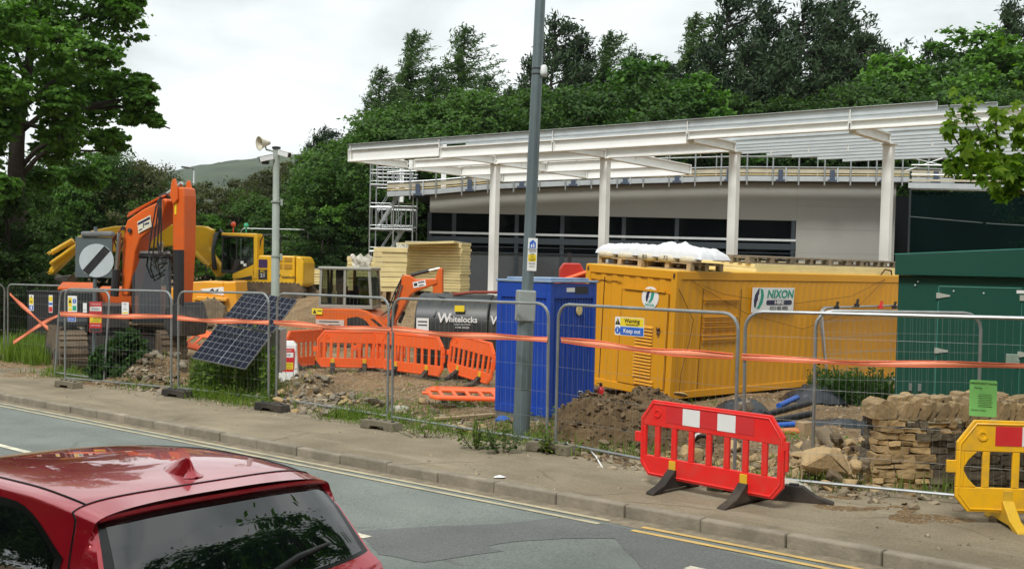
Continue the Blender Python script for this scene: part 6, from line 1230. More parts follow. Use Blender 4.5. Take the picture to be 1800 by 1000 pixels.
# wiper, lights, bumper, plate, wheels, mirrors, interior
mb = MB(); a = rear_off(0.42, 0.02, 0.035); b = rear_off(0.355, 0.62, 0.03); m_ = rear_off(0.375, 0.3, 0.05); mb.tube([a, m_, b], [0.022, 0.014, 0.008], 7); mb.lathe([(0.035, 0), (0.03, 0.03)], 12, Matrix.Translation(a)); mb.build('rear_wiper', BLACK(), car, True)
LENS = mat('red lamp lens', (0.5, 0.02, 0.02), 0.08, 0, 0.02); 
for side in (1, -1):
    cgrid(lambda u, v, side=side: tuple(np.array(rear_off(0.56+0.15*u, -side*(0.70+0.28*v), 0.006))), 8, 8, 'tail_lamp', LENS, flip=False)
    mb = MB(); mb.prism([(1.9, 0.66), (2.2, 0.62), (2.1, 0.75), (1.85, 0.8)], side*0.55 if side > 0 else -0.8, side*0.8 if side > 0 else -0.55); mb.build('headlight', mat('clear lamp', (0.6, 0.62, 0.62), 0.1), car, False, 0.02)
    mb = MB(); mb.lathe([(0.0, -0.09), (0.07, -0.06), (0.09, 0.0), (0.07, 0.05), (0.0, 0.07)], 14, Matrix.Translation((0.75, side*0.98, 1.0)) @ Matrix.Rotation(PI/2, 4, 'Y') @ Matrix.Diagonal((0.8, 1.2, 1, 1))); mb.bar((0.78, side*0.83, 0.95), (0.76, side*0.95, 0.98), 0.05, 0.04); mb.build('door_mirror', CP_, car, True)
    for x in (-1.25, 1.3):
        q = MB(); q.disc((x, 0.33), 0.37, min(side*0.88, side*0.898), max(side*0.88, side*0.898), 30); q.build('wheel_arch', BLACK(), car)
        M = Matrix.Translation((x, side*0.80, 0.31)) @ Matrix.Rotation(-side*PI/2, 4, 'X'); mb = MB(); mb.lathe([(0.22, -0.1), (0.29, -0.1), (0.31, -0.06), (0.31, 0.06), (0.29, 0.1), (0.22, 0.1)], 30, M); wt = mb.build('wheel', RUBBER(), car, 'auto'); q = MB(); q.lathe([(0.22, 0.08), (0.2, 0.06), (0.06, 0.07), (0.05, 0.09)], 24, M); q.build('rim', ALU, wt, 'auto')
    mb = MB(); mb.box(-0.95, -0.80, side*0.895-0.02, side*0.895+0.02, 0.80, 0.83); mb.build('door_handle', CP_, car, False, 0.01)
mb = MB(); mb.box(-2.285, -2.262, -0.26, 0.26, 0.66, 0.77); mb.build('number_plate', YEL(), car)
mb = MB(); mb.box(-2.0, 2.1, -0.7, 0.7, 0.15, 0.24); mb.build('underbody', BLACK(), car)
# ------------------------------------------------------------------ vegetation
LEAF = {'lush': leaf_mat('lush leaves', (0.026, 0.078, 0.012), (0.125, 0.26, 0.035)), 'mid': leaf_mat('mid green leaves', (0.028, 0.066, 0.016), (0.095, 0.185, 0.034)),
        'dark': leaf_mat('dark leaves', (0.018, 0.044, 0.013), (0.065, 0.125, 0.026)), 'olive': leaf_mat('olive grey leaves', (0.035, 0.045, 0.018), (0.13, 0.135, 0.06)),
        'pine': leaf_mat('pine needles', (0.014, 0.032, 0.014), (0.045, 0.078, 0.03), trans=0.1), 'larch': leaf_mat('larch needles', (0.03, 0.07, 0.018), (0.085, 0.15, 0.04), trans=0.25),
        'fresh': leaf_mat('fresh sycamore leaves', (0.08, 0.17, 0.01), (0.27, 0.38, 0.035), 1.2, 0.5), 'weed': leaf_mat('weed leaves', (0.045, 0.10, 0.008), (0.18, 0.26, 0.04), 1.6, 0.4), 'bush': leaf_mat('bush leaves', (0.014, 0.045, 0.010), (0.055, 0.12, 0.02), 1.5)}
BARK = mat('bark', (0.045, 0.036, 0.027), 0.95, 0, 0.3, 5, bump=0.5)
def unit(a): return a/np.maximum(np.linalg.norm(a, axis=-1, keepdims=True), 1e-6)
def quads(C, Nn, U, L_, W_):
    U = unit(U - Nn*np.sum(U*Nn, -1, keepdims=True)); V = np.cross(Nn, U); L_ = np.asarray(L_)[:, None]; W_ = np.asarray(W_)[:, None]
    P_ = np.stack([C-U*L_/2, C+V*W_/2+U*L_*0.05, C+U*L_/2, C-V*W_/2+U*L_*0.05], 1); k = len(C)
    return P_.reshape(-1, 3), np.arange(4*k).reshape(k, 4)
def leafcloud(lobes, rg, clumps, leaves, size, flat=0.5, clr=0.24, inner=0.55):
    Cs = []; Ns = []
    for (cx, cy, cz, rx, ry, rz) in lobes:
        d = unit(rg.normal(size=(clumps, 3)) + np.array([0, 0, 0.25])); r = inner+(1-inner)*rg.random((clumps, 1))**0.7
        cc = np.array([cx, cy, cz]) + d*r*np.array([rx, ry, rz]); R_ = (rx+ry+rz)/3*clr*(0.6+0.8*rg.random((clumps, 1)))
        o = rg.normal(size=(clumps, leaves, 3))*0.55; o[..., 2] *= flat
        p = cc[:, None, :] + o*R_[:, None, :]; Cs.append(p.reshape(-1, 3)); Ns.append(np.repeat(d, leaves, 0))
    C = np.concatenate(Cs); Nn = np.concatenate(Ns); k = len(C)
    nn = unit(Nn*0.5 + np.array([0, 0, 0.7]) + rg.normal(size=(k, 3))*0.55); s = size*(0.6+0.8*rg.random(k))
    return quads(C, nn, rg.normal(size=(k, 3)), s*1.25, s*0.9)
def limb(mb, a, b, r0, r1, rg, bend=0.12, n=5):
    a = np.array(a, float); b = np.array(b, float); l = np.linalg.norm(b-a); off = rg.normal(size=3)*bend*l; pts = []; rs = []
    for i in range(n+1):
        t = i/n; pts.append(tuple(a+(b-a)*t+off*math.sin(PI*t))); rs.append(r0+(r1-r0)*t)
    mb.tube(pts, rs, 7)
def tree_root(name, cat='tree'): return thing(name, 'tree', cat, (0, 0, 0))
def broadleaf(name, seed, h, wdt, lm, nl=11, clumps=44, leaves=46, size=0.19, low=0.18, cr=0.34):
    rg = np.random.default_rng(seed); t = tree_root(name); lobes = []
    for k in range(nl):
        f = low + (0.86-low)*((k+0.5)/nl); a = k*2.4+rg.random()*0.8; rr_ = wdt*(0.5*math.sin(PI*min(1, (f-low*0.5)/(1-low*0.3)))**0.6)*(0.45+0.5*rg.random()); r = wdt*cr*(0.72+0.5*rg.random())*(1-0.35*f)
        lobes.append((rr_*math.cos(a), rr_*math.sin(a), h*f, r, r, r*0.82))
    lobes.append((0, 0, h*0.88, wdt*0.2, wdt*0.2, h*0.12))
    V, F = leafcloud(lobes, rg, clumps, leaves, size); link('crown', flat_mesh('crown', V, F), LEAF[lm], t)
    mb = MB(); top = (rg.normal()*0.3, rg.normal()*0.3, h*0.8); limb(mb, (0, 0, -0.3), top, h*0.022, h*0.006, rg, 0.03, 7)
    for (cx, cy, cz, rx, ry, rz) in lobes: limb(mb, (top[0]*cz/h*0.6, top[1]*cz/h*0.6, max(0.1*h, cz-rx*1.1)), (cx, cy, cz+rz*0.3), h*0.009, h*0.002, rg)
    mb.build('trunk', BARK, t, True); t['h'] = h; return t
def pine(name, seed, h, lm='pine', nb=44, start=0.25, spread=0.235, wind=0.5, tuft=22, sl=0.42):
    rg = np.random.default_rng(seed); t = tree_root(name); mb = MB(); lean = 0.03*h
    tp = lambda f: np.array([lean*f*f, 0.3*math.sin(f*3+seed), h*f]); mb.tube([tuple(tp(k/8)) for k in range(9)], [h*0.016*(1-0.85*k/8) for k in range(9)], 7)
    C = []; Dd = []
    for k in range(nb):
        f = start + (0.98-start)*((k+0.5*rg.random())/nb); a = k*2.4+rg.random()*1.2; shape_ = (1-((f-start)/(1-start))**1.6)*0.85+0.13; l = h*spread*shape_*(0.6+0.65*rg.random())
        b = tp(f); d = np.array([math.cos(a), math.sin(a), 0.25+0.5*rg.random()]); e_ = b+d*l+np.array([wind*l*0.8, 0, 0.05*l]); mb.tube([tuple(b), tuple((b+e_)/2-np.array([0.06*l*wind, 0, 0.04*l])), tuple(e_)], [h*0.0045, h*0.003, h*0.001], 5)
        m = int(5+9*shape_)
        for j in range(m):
            s = 0.35+0.65*(j+rg.random())/m; c = b+(e_-b)*s+rg.normal(size=3)*np.array([0.13, 0.13, 0.07])*l*0.9; q = unit(d*0.6+np.array([wind*1.2, 0, 0.65])+rg.normal(size=3)*0.35)
            C.append(np.repeat(c[None], tuft, 0)+rg.normal(size=(tuft, 3))*0.24); Dd.append(unit(q+rg.normal(size=(tuft, 3))*0.55))
    C.append(np.repeat(tp(0.985)[None], tuft*4, 0)+rg.normal(size=(tuft*4, 3))*np.array([0.22, 0.22, 0.45])); Dd.append(unit(np.array([0.4*wind+0.1, 0, 1.0])+rg.normal(size=(tuft*4, 3))*0.35))
    C = np.concatenate(C); Dd = np.concatenate(Dd); k = len(C); V, F = quads(C+Dd*0.15, unit(rg.normal(size=(k, 3))), Dd, sl*(0.7+0.6*rg.random(k)), 0.12*(0.7+0.6*rg.random(k)))
    link('crown', flat_mesh('crown', V, F), LEAF[lm], t); mb.build('trunk', BARK, t, True); t['h'] = h; return t
def larch(name, seed, h, nb=170, wind=0.75, spread=0.27):
    rg = np.random.default_rng(seed); t = tree_root(name); mb = MB(); tp = lambda f: np.array([0.04*h*f*f*(1+wind), 0.2*math.sin(4*f), h*f]); mb.tube([tuple(tp(k/8)) for k in range(9)], [h*0.013*(1-0.9*k/8)+0.01 for k in range(9)], 6)
    C = []; Dd = []
    for k in range(nb):
        f = 0.12+0.86*(k+rg.random())/nb; a = k*2.4+rg.random(); l = h*spread*((1-f)**0.75+0.07)*(0.7+0.6*rg.random()); b = tp(f); d = np.array([math.cos(a), math.sin(a)*0.9, 0.12]); n = 12; pts = []
        for j in range(n+1): s = j/n; pts.append(b+d*l*s+np.array([wind*l*0.75*s*s, 0, -0.16*l*math.sin(PI*s*0.7)+0.22*l*s*s*(0.4+wind)]))
        mb.tube([tuple(p) for p in pts[::3]], [0.035*(1-i*0.22) for i in range(len(pts[::3]))], 4)
        for j in range(1, n+1):
            m = 15 if f < 0.65 else (9 if f < 0.85 else 4); C.append(np.repeat(pts[j][None], m, 0)+rg.normal(size=(m, 3))*np.array([0.15, 0.15, 0.10])); Dd.append(unit(unit(pts[j]-pts[j-1])*0.9+np.array([wind*0.5, 0, -0.15])+rg.normal(size=(m, 3))*0.55))
    C = np.concatenate(C); Dd = np.concatenate(Dd); k = len(C); V, F = quads(C, unit(rg.normal(size=(k, 3))), Dd, 0.40*(0.6+0.7*rg.random(k)), 0.085*(0.6+0.7*rg.random(k)))
    link('crown', flat_mesh('crown', V, F), LEAF['larch'], t); mb.build('trunk', BARK, t, True); t['h'] = h; return t
PROTO = {'b1': broadleaf('leafy_tree', 11, 12, 8.5, 'lush'), 'b2': broadleaf('leafy_tree', 12, 12, 9.5, 'mid', 12), 'b3': broadleaf('leafy_tree', 13, 12, 8, 'dark', 11), 'b4': broadleaf('leafy_tree', 14, 9, 9, 'olive', 12, 44, 44, 0.15, 0.1, 0.3), 'b5': broadleaf('leafy_tree', 15, 8, 9, 'mid', 10, 44, 44, 0.17, 0.05, 0.36),
    'p1': pine('pine_tree', 21, 18), 'p2': pine('pine_tree', 22, 18, nb=46, spread=0.2), 'p3': pine('pine_tree', 23, 18, nb=40, spread=0.26, start=0.35), 'l1': larch('larch_tree', 31, 18), 'l2': larch('larch_tree', 32, 18, wind=0.5, spread=0.3)}
USED = set()
def place_tree(kind, u, vt, d, label, wx=1.0, rot=None, grp=None, group='woodland trees behind the store'):
    p = P(u, vt, d); g = GZ(p.x, p.y)-0.1; pr = PROTO[kind]; s = (p.z-g)/pr['h']; rk = random.Random(int(u*7+vt+d)); r = rot if rot is not None else (rk.uniform(-0.35, 0.35) if kind[0] in 'pl' else rk.uniform(0, 6.28))
    if kind in USED: o = dup(pr, (p.x, p.y, g), r, label, group)
    else: USED.add(kind); o = pr; o.location = (p.x, p.y, g); o.rotation_euler = (0, 0, r); tag(o, label, None, group)
    o.scale = (s*wx, s*wx, s); return o
T = [('l2',742,112,69,'larch between the two tall larches'),('l2',835,128,68,'broad larch right of the tall larch pair'),('l1',872,148,69,'small larch left of the lamp post crown line'),('p2',1100,100,71,'dark pine right of the thin wind blown larch'),('p3',1150,112,70,'dark pine behind the fresh green tree'),('p1',1225,92,70,'dark pine at the left shoulder of the big clump'),('p3',1300,85,70,'dark pine between the first two of the big clump'),('p2',1368,88,70,'dark pine between the second and third of the big clump'),('p1',1432,85,70,'dark pine between the last two of the big clump'),('p2',1575,112,74,'dark pine left of the far pair right of the clump'),('l1',670,150,67,'lower larch at the foot of the tall left larch'),('l1',697,48,70,'wind blown larch, the left one of the tall pair above the left canopy end'),('l2',792,40,72,'bushier larch, the right one of the tall pair above the left canopy end'),('l1',1042,52,74,'thin wind blown larch just right of the lamp post top'),('l1',1190,20,72,'slender larch with a bent tip left of the dark pine clump'),('l2',650,115,66,'lower larch on the slope left of the tall larch pair'),
 ('p1',962,42,74,'dark pine half hidden behind the lamp post top'),('p2',1005,70,76,'dark pine between the lamp post and the thin larch'),('p1',1268,2,73,'tall dark pine at the left of the big pine clump'),('p2',1333,8,76,'narrow dark pine second in the big pine clump'),('p3',1400,4,74,'dark pine with open crown in the middle of the big clump'),('p2',1462,2,75,'dark pine at the right of the big pine clump'),('p3',1500,62,72,'leaning lower pine at the right flank of the big clump'),('p2',1545,92,80,'small far pine right of the big pine clump'),('p1',1618,88,80,'small far pine left of the rounded right hand tree'),('p2',1762,12,82,'pine tip rising above the rounded right hand tree'),('p1',925,112,72,'lower dark pine left of the lamp post'),('p1',565,232,66,'dark pine above the left end of the canopy'),('p3',545,238,64,'small dark pine beside the hill skyline'),
 ('b1',1700,48,66,'large rounded bright tree on the right skyline'),('b2',1785,70,68,'leafy tree at the right edge behind the rounded tree'),('b2',1600,122,64,'leafy tree left of the rounded right hand tree'),('b3',1540,135,66,'dark leafy tree right of the pine clump'),('b3',1450,165,64,'dark leafy tree under the right half of the pine clump'),('b3',1380,170,63,'dark leafy tree under the middle of the pine clump'),('b3',1300,165,64,'dark leafy tree under the left half of the pine clump'),('b1',1225,165,62,'bright low tree under the first pine of the clump'),('b1',1130,98,66,'fresh green tree left of the slender bent larch'),('b2',1085,140,62,'leafy tree under the thin wind blown larch'),('b2',1000,160,62,'leafy tree behind the lamp post above the canopy'),('b3',930,165,64,'dark leafy tree left of the lamp post above the canopy'),('b2',880,163,64,'leafy tree right of the larch pair'),('b2',835,168,66,'leafy tree under the bushier larch'),('b2',770,172,62,'dark leafy tree below the larch pair'),('b2',715,185,61,'leafy tree below the left larch of the pair'),('b2',665,205,60,'dark leafy tree above the canopy corner'),('b2',620,240,60,'leafy tree at the canopy corner'),('b1',600,290,57,'bright leafy tree left of the stair tower'),('b2',560,322,57,'leafy tree right of the security mast'),('b3',640,330,56,'dark leafy tree beside the stair tower base'),('b3',575,370,55,'dark low tree behind the yellow excavator engine'),('b2',515,345,58,'leafy tree behind the yellow excavator cab'),('b4',470,300,66,'olive grey thicket tree under the hill top'),('b4',420,316,64,'olive grey thicket tree left of the security mast'),('b4',508,285,68,'olive grey tree rising beside the hill top'),('b4',375,330,60,'olive grey thicket tree right of the orange boom'),('b5',450,350,59,'rounded tree behind the red beacon'),('b1',365,375,57,'bright bush behind the orange dipper arm'),
 ('b4',245,282,60,'olive grey tree left of the orange boom'),('b4',195,292,60,'olive grey tree above the round speed sign'),('b2',290,340,60,'leafy tree behind the raised orange boom'),('b2',325,348,64,'leafy tree behind the top of the orange boom'),('b2',180,255,60,'leafy tree behind the sycamore lower branches'),('b2',115,290,59,'leafy tree below the sycamore branches'),('b1',60,300,58,'bright leafy tree left among the trees behind the sycamore'),('b2',110,262,59,'leafy tree in the gap right of the sycamore trunk'),('b1',165,268,58,'bright tree below the sycamore overhanging limb'),('b2',222,290,61,'leafy tree at the foot of the sycamore crown edge'),('b1',75,318,58,'bright leafy tree right of the sycamore trunk'),('b3',150,350,57,'dark leafy tree above the yellow boom tip'),('b1',95,385,57,'bright bush above the yellow boom tip'),('b3',-10,330,58,'dark tree left of the sycamore trunk'),('b3',8,318,37,'dark leafy bush hiding the sycamore trunk foot'),('b3',200,360,58,'dark leafy tree behind the speed sign'),('b3',700,300,64,'dark leafy tree behind the stair tower top'),('b3',1180,190,60,'dark leafy tree behind the canopy middle'),('b3',1480,190,60,'dark leafy tree behind the canopy right part'),('b2',1660,150,60,'leafy tree behind the right canopy end'),('b3',800,230,66,'dark leafy tree seen between canopy and walkway'),('b3',1060,230,66,'dark leafy tree seen between canopy and walkway columns'),('b3',1330,230,66,'dark leafy tree seen through the right canopy bays'),('b2',1750,170,56,'leafy tree behind the fresh foreground branch'),('b3',910,240,67,'dark leafy tree behind the walkway left of the lamp post'),('b3',1230,240,67,'dark leafy tree behind the walkway near the third column'),('b3',1420,235,67,'dark leafy tree behind the walkway left of the last column'),('b3',1600,225,64,'dark leafy tree behind the walkway end')]
for a in T: place_tree(*a, wx=0.8 if 'trunk foot' in a[4] or a[1] < 250 else 1.0)
for a in (('b3',22,400,38,'dark shrub at the left edge behind the fence',1.0),('b5',-40,470,40,'shrub cut by the left edge behind the gateway',1.3)): place_tree(*a[:5], wx=a[5])
for k in range(15):
    e0 = -52+k*7.2+(k*37 % 5)*0.6; x, y = en(e0, -6.5-(k*53 % 7)*1.1)
    if abs(x) < 1.5 and abs(y) < 3: continue
    dup(PROTO[('b2', 'b1', 'b3')[k % 3]], (x, y, -0.2), 1.3*k, 'roadside tree standing on the near side of the road behind the viewer', 'roadside trees on the near side').scale = (1.05+0.1*(k % 3), 1.05+0.1*(k % 3), 0.95+0.12*(k % 4))
for (x, y, la, k, sc3) in ((11.5, 8.2, 'large tree standing out of the frame at the right beyond the stone wall', 'b1', 1.15), (10.5, 0.5, 'large tree out of the frame at the right of the near pavement', 'b2', 1.2)): dup(PROTO[k], (x, y, GZ(x, y)), 0.7, la, 'trees beyond the right edge').scale = (sc3,)*3
# big sycamore at the left
d = 40.0; sy = FPX/d; p0 = P(32, 480, d); g0 = GZ(p0.x, p0.y); t = thing('sycamore_tree', 'big sycamore with spreading dark limbs filling the upper left', 'tree', (p0.x, p0.y, g0)); rg = np.random.default_rng(77)
def sl(u, v, dy=0.0): q = P(u, v, d); return (q.x-p0.x, dy, q.z-g0)
LB = [(90,40,78,0),(175,28,62,1),(20,60,90,-1),(60,125,75,2),(150,105,66,-1.5),(212,150,44,0.5),(246,178,28,0.0),(120,175,45,2.5),(140,238,50,-1),(180,245,34,0.5),(45,215,55,-2),(-60,150,110,0),(-40,40,120,1),(110,-50,110,-1),(0,-90,140,0),(195,-15,38,1),(215,20,26,0),(95,85,60,-3),(10,270,50,-2),(-70,270,80,0),(230,205,22,0.2),(265,205,14,0.1),(80,180,50,-3),(75,255,42,1),(150,200,40,-2),(15,310,40,2),(100,120,50,3),(200,110,36,-1),(230,140,26,1),(270,212,14,0.2),(277,216,9,0.1),(35,345,40,-3.5),(-5,315,45,-3.5),(75,345,38,-3),(35,390,50,-3.5),(85,300,34,3),(20,180,50,-2.5),(62,240,36,-2.5),(5,235,45,-2)]
lob = []
for (u, v, r, dy) in LB: q = sl(u, v, dy*1.2); R_ = r/sy; lob.append((*q, R_, R_*1.1, R_*0.72))
V, F = leafcloud(lob, rg, 105, 22, 0.145, 0.36, 0.20, 0.3); link('crown', flat_mesh('crown', V, F), LEAF['lush'], t)
mb = MB(); mb.tube([(0, 0, -0.3), sl(31, 380), sl(28, 300), sl(30, 250), sl(36, 190), sl(50, 120), sl(60, 20), sl(60, -80)], [0.42, 0.33, 0.29, 0.26, 0.21, 0.16, 0.1, 0.05], 10)
for pts in ([(32,300),(60,262),(95,240),(140,232),(185,228)],[(36,312),(58,280),(85,252),(130,262),(170,262)],[(33,235),(70,200),(110,188),(160,186),(205,182),(225,196),(262,212),(278,218)],[(160,186),(190,178),(215,172),(240,165)],[(36,195),(80,150),(120,110),(170,90)],[(34,240),(0,200),(-60,170)],[(45,140),(20,80),(-20,40)],[(50,110),(100,60),(150,20),(190,-10)],[(40,215),(70,225),(100,240),(120,255)]):
    mb.tube([sl(u, v, 0.2*i) for i, (u, v) in enumerate(pts)], [0.095*(1-0.86*i/(len(pts)-1))+0.012 for i in range(len(pts))], 7)
rr2 = np.random.default_rng(5)
for q in lob:
    for k in range(7):
        a = np.array(q[:3])+rr2.normal(size=3)*q[3]*0.15; b = np.array(q[:3])+unit(rr2.normal(size=3))*q[3]*0.85; limb(mb, a, b, 0.035, 0.008, rr2, 0.1, 3)
mb.build('trunk', BARK, t, True)
# fresh branch hanging in at the right, from a young tree outside the frame
d = 9.6; t = thing('young_sycamore', 'young sycamore reaching in at the right edge with bright wind turned leaves', 'tree', (6.9, 10.4, GZ(6.9, 10.4))); gl = t.location.z; rg = np.random.default_rng(9)
def fl_(u, v, dd): q = P(u, v, d+dd); return np.array([q.x-6.9, q.y-10.4, q.z-gl])
CL = [(1702,188,20,0),(1750,205,17,.1),(1784,205,20,-.1),(1664,222,12,.1),(1690,262,15,0),(1676,290,12,.1),(1733,250,20,.1),(1757,280,24,0),(1725,300,15,-.1),(1772,322,22,.1),(1795,250,20,0),(1742,290,20,.2),(1790,300,20,.1),(1700,240,12,.1),(1850,225,26,.2),(1856,335,30,.1),(1900,180,80,.5),(1960,260,90,.6),(1900,80,90,.8),(2000,120,120,.4),(1770,335,16,.2),(1710,275,10,0)]
V_ = []; F_ = []; k0 = 0
for (u, v, r, dd) in CL:
    n = int(9+r*0.75); c = fl_(u, v, dd); R_ = r*d/FPX
    for k in range(n):
        q = c+rg.normal(size=3)*np.array([0.62, 0.5, 0.62])*R_; nn = unit(np.array([-0.35, -0.6, 0.45])+rg.normal(size=3)*0.55); uu = unit(np.array([0.5, 0, -0.75])+rg.normal(size=3)*0.5); uu = unit(uu-nn*uu.dot(nn)); vv = np.cross(nn, uu); s = 0.095*(0.65+0.6*rg.random())
        for an, ln, wd in ((0, 1.0, 0.42), (0.75, 0.85, 0.36), (-0.75, 0.85, 0.36), (1.5, 0.55, 0.3), (-1.5, 0.55, 0.3)):
            a = uu*math.cos(an)+vv*math.sin(an); b = -uu*math.sin(an)+vv*math.cos(an); cup = nn*s*0.12
            V_ += [q, q+a*s*ln*0.55+b*s*wd*0.5+cup, q+a*s*ln, q+a*s*ln*0.55-b*s*wd*0.5+cup]; F_.append((k0, k0+1, k0+2, k0+3)); k0 += 4
link('crown', flat_mesh('crown', np.array(V_), F_), LEAF['fresh'], t)
mb = MB(); mb.tube([(0, 0, -0.2), (0.05, 0, 1.5), (0, 0.05, 3.2), (0.15, 0, 5.2)], [0.09, 0.075, 0.06, 0.02], 9)
TW = mat('green twig', (0.10, 0.085, 0.035), 0.8)
mb.build('trunk', BARK, t, True); mb = MB()
for pts in ([(2080,420),(1900,360),(1800,320),(1757,280),(1733,250),(1702,190)],[(1900,350),(1790,310),(1725,300),(1690,262),(1664,220)],[(2060,300),(1880,270),(1795,250),(1784,205)],[(1757,280),(1752,240),(1750,200)],[(1880,350),(1800,340),(1772,325)],[(2080,330),(1980,240),(1900,150),(1880,80)]):
    mb.tube([tuple(fl_(u, v, 0.1)) for u, v in pts], [0.022*(1-0.8*i/(len(pts)-1)) for i in range(len(pts))], 6)
mb.build('branch', TW, t, True)
# grass and weeds
def blades(pts, hs, rg, wd=0.014, lean=0.35):
    k = len(pts); a = rg.random(k)*6.28; d = np.stack([np.cos(a), np.sin(a), np.zeros(k)], -1); w_ = np.stack([-np.sin(a), np.cos(a), np.zeros(k)], -1)*wd*(0.6+0.8*rg.random((k, 1))); h = hs[:, None]; ln = lean*rg.random((k, 1))*h; up = np.array([0, 0, 1.0])
    m = pts+d*ln*0.35+up*h*0.55; e_ = pts+d*ln+up*h*(1-0.25*rg.random((k, 1)))
    V = np.stack([pts-w_, pts+w_, m+w_*0.8, m-w_*0.8, e_+w_*0.12, e_-w_*0.12], 1).reshape(-1, 3); b = np.arange(k)[:, None]*6
    return V, np.concatenate([b+np.array([0, 1, 2, 3]), b+np.array([3, 2, 4, 5])])
def leaves_at(pts, rg, size, n, spread, hfun):
    k = len(pts)*n; C = np.repeat(pts, n, 0)+rg.normal(size=(k, 3))*np.array([spread, spread, 0]); C[:, 2] += np.repeat(hfun, n)*rg.random(k)**0.8
    return quads(C, unit(np.array([0, -0.3, 0.8])+rg.normal(size=(k, 3))*0.6), rg.normal(size=(k, 3)), size*(0.6+0.9*rg.random(k)), size*0.5*(0.6+0.9*rg.random(k)))
def scatter(rg, e0, e1, n0, n1, k, dens=None):
    e = e0+(e1-e0)*rg.random(k); n = n0+(n1-n0)*rg.random(k)
    if dens is not None: q = dens(e, n) > rg.random(k); e, n = e[q], n[q]
    x = RV[0]*e+NV[0]*n; y = RV[1]*e+NV[1]*n; return np.stack([x, y, gz(x, y)], -1), e, n
def enof(u, v): p = G(u, v); return RV[0]*p.x+RV[1]*p.y, NV[0]*p.x+NV[1]*p.y
def joinq(*vf):
    V = []; F = []; k = 0
    for v, f in vf: V.append(v); F.append(f+k); k += len(v)
    return np.concatenate(V), np.concatenate(F)
rg = np.random.default_rng(101)
ea, _ = enof(474, 709); eb, _ = enof(312, 690)
pts, e_, n_ = scatter(rg, ea+0.0, eb+0.1, 12.05, 13.3, 9000, lambda e, n: np.clip(0.45+1.2*fbm(e*1.2, n*1.2, 55), 0, 1))
keep = np.array([PX(*p)[0] < 476 for p in pts]); pts, e_, n_ = pts[keep], e_[keep], n_[keep]
hh = (0.42+0.46*rg.random(len(pts)))*(0.6+0.85*vnoise(e_*1.9, n_*1.9, 66))*(1+0.5*(rg.random(len(pts)) > 0.93)); s1 = blades(pts, hh, rg)
q = rg.random(len(pts)) < 0.4; s2 = leaves_at(pts[q], rg, 0.095, 6, 0.07, hh[q]*1.05)
V, F = joinq(s1, s2); tag(link('tall_weeds', flat_mesh('tall_weeds', V, F), LEAF['weed']), 'tall green grass and weeds in front of the solar panels', 'weeds', None, 'stuff')
# verge grass along the fence foot and on the rough ground
pts, e_, n_ = scatter(rg, 3.5, 25, 11.05, 12.7, 42000, lambda e, n: np.clip((fbm(e*0.9, n*1.4, 91)*2.0+0.1+0.55*smooth(7, 9.5, e)*(1-smooth(17, 20, e)))*np.exp(-((n-11.85)/0.42)**2), 0, 1))
hh = 0.04+0.17*rg.random(len(pts))**2*(1+vnoise(e_*2, n_*2, 4)); s1 = blades(pts, hh, rg, 0.006, 0.8); q = rg.random(len(pts)) < 0.2; s2 = leaves_at(pts[q], rg, 0.04, 4, 0.05, hh[q])
pts2, e2, n2 = scatter(rg, 2, 26, 12.3, 20, 16000, lambda e, n: np.clip(fbm(e*0.6, n*0.6, 17)*2.2-0.45, 0, 1)); h2 = 0.04+0.16*rg.random(len(pts2))**2; s3 = blades(pts2, h2, rg, 0.007, 0.8); q = rg.random(len(pts2)) < 0.3; s4 = leaves_at(pts2[q], rg, 0.06, 4, 0.08, h2[q])
pts3, e3, n3 = scatter(rg, enof(150, 640)[0], enof(0, 625)[0]+4, 12.4, 16.5, 5000); h3 = 0.2+0.35*rg.random(len(pts3)); s5 = blades(pts3, h3, rg, 0.016)
V, F = joinq(s1, s2, s3, s4, s5); tag(link('verge_grass', flat_mesh('verge_grass', V, F), LEAF['weed']), 'patchy grass and low weeds along the fence foot', 'grass', None, 'stuff')
e0_, n0_ = enof(1500, 720); c = G(1510, 712); pp = np.array([[c.x+rg.uniform(-0.75, 0.75), c.y+0.4+rg.uniform(-0.4, 0.5), 0] for _ in range(900)]); pp[:, 2] = gz(pp[:, 0], pp[:, 1]); hp = 0.3+0.45*rg.random(900)
V, F = joinq(blades(pp, hp, rg, 0.014, 0.6), leaves_at(pp[:500], rg, 0.10, 4, 0.05, hp[:500])); tag(link('kiosk_weeds', flat_mesh('kiosk_weeds', V, F), LEAF['bush']), 'clump of long weeds growing in front of the green kiosk', 'weeds', None, 'stuff')
# bush beside the gate post
p = G(190, 670); p = Vector((p.x+0.1, p.y+0.45, GZ(p.x, p.y))); t = thing('gatepost_bush', 'dense dark green bush growing at the foot of the speed sign', 'bush', p)
lob = [(0, 0, 0.45, 0.55, 0.4, 0.45), (-0.35, 0, 0.25, 0.35, 0.35, 0.3), (0.35, 0.1, 0.35, 0.4, 0.35, 0.35), (0.15, 0, 0.85, 0.3, 0.25, 0.25), (0.25, -0.1, 0.12, 0.4, 0.3, 0.2)]
V, F = leafcloud(lob, rg, 60, 26, 0.075, 0.6, 0.28, 0.4); link('crown', flat_mesh('crown', V, F), LEAF['bush'], t)
mb = MB()
for k in range(9): limb(mb, (0.05*k-0.2, 0, -0.1), (rg.normal()*0.3, rg.normal()*0.15, 0.5+0.4*rg.random()), 0.012, 0.004, rg)
mb.build('stem', BARK, t)
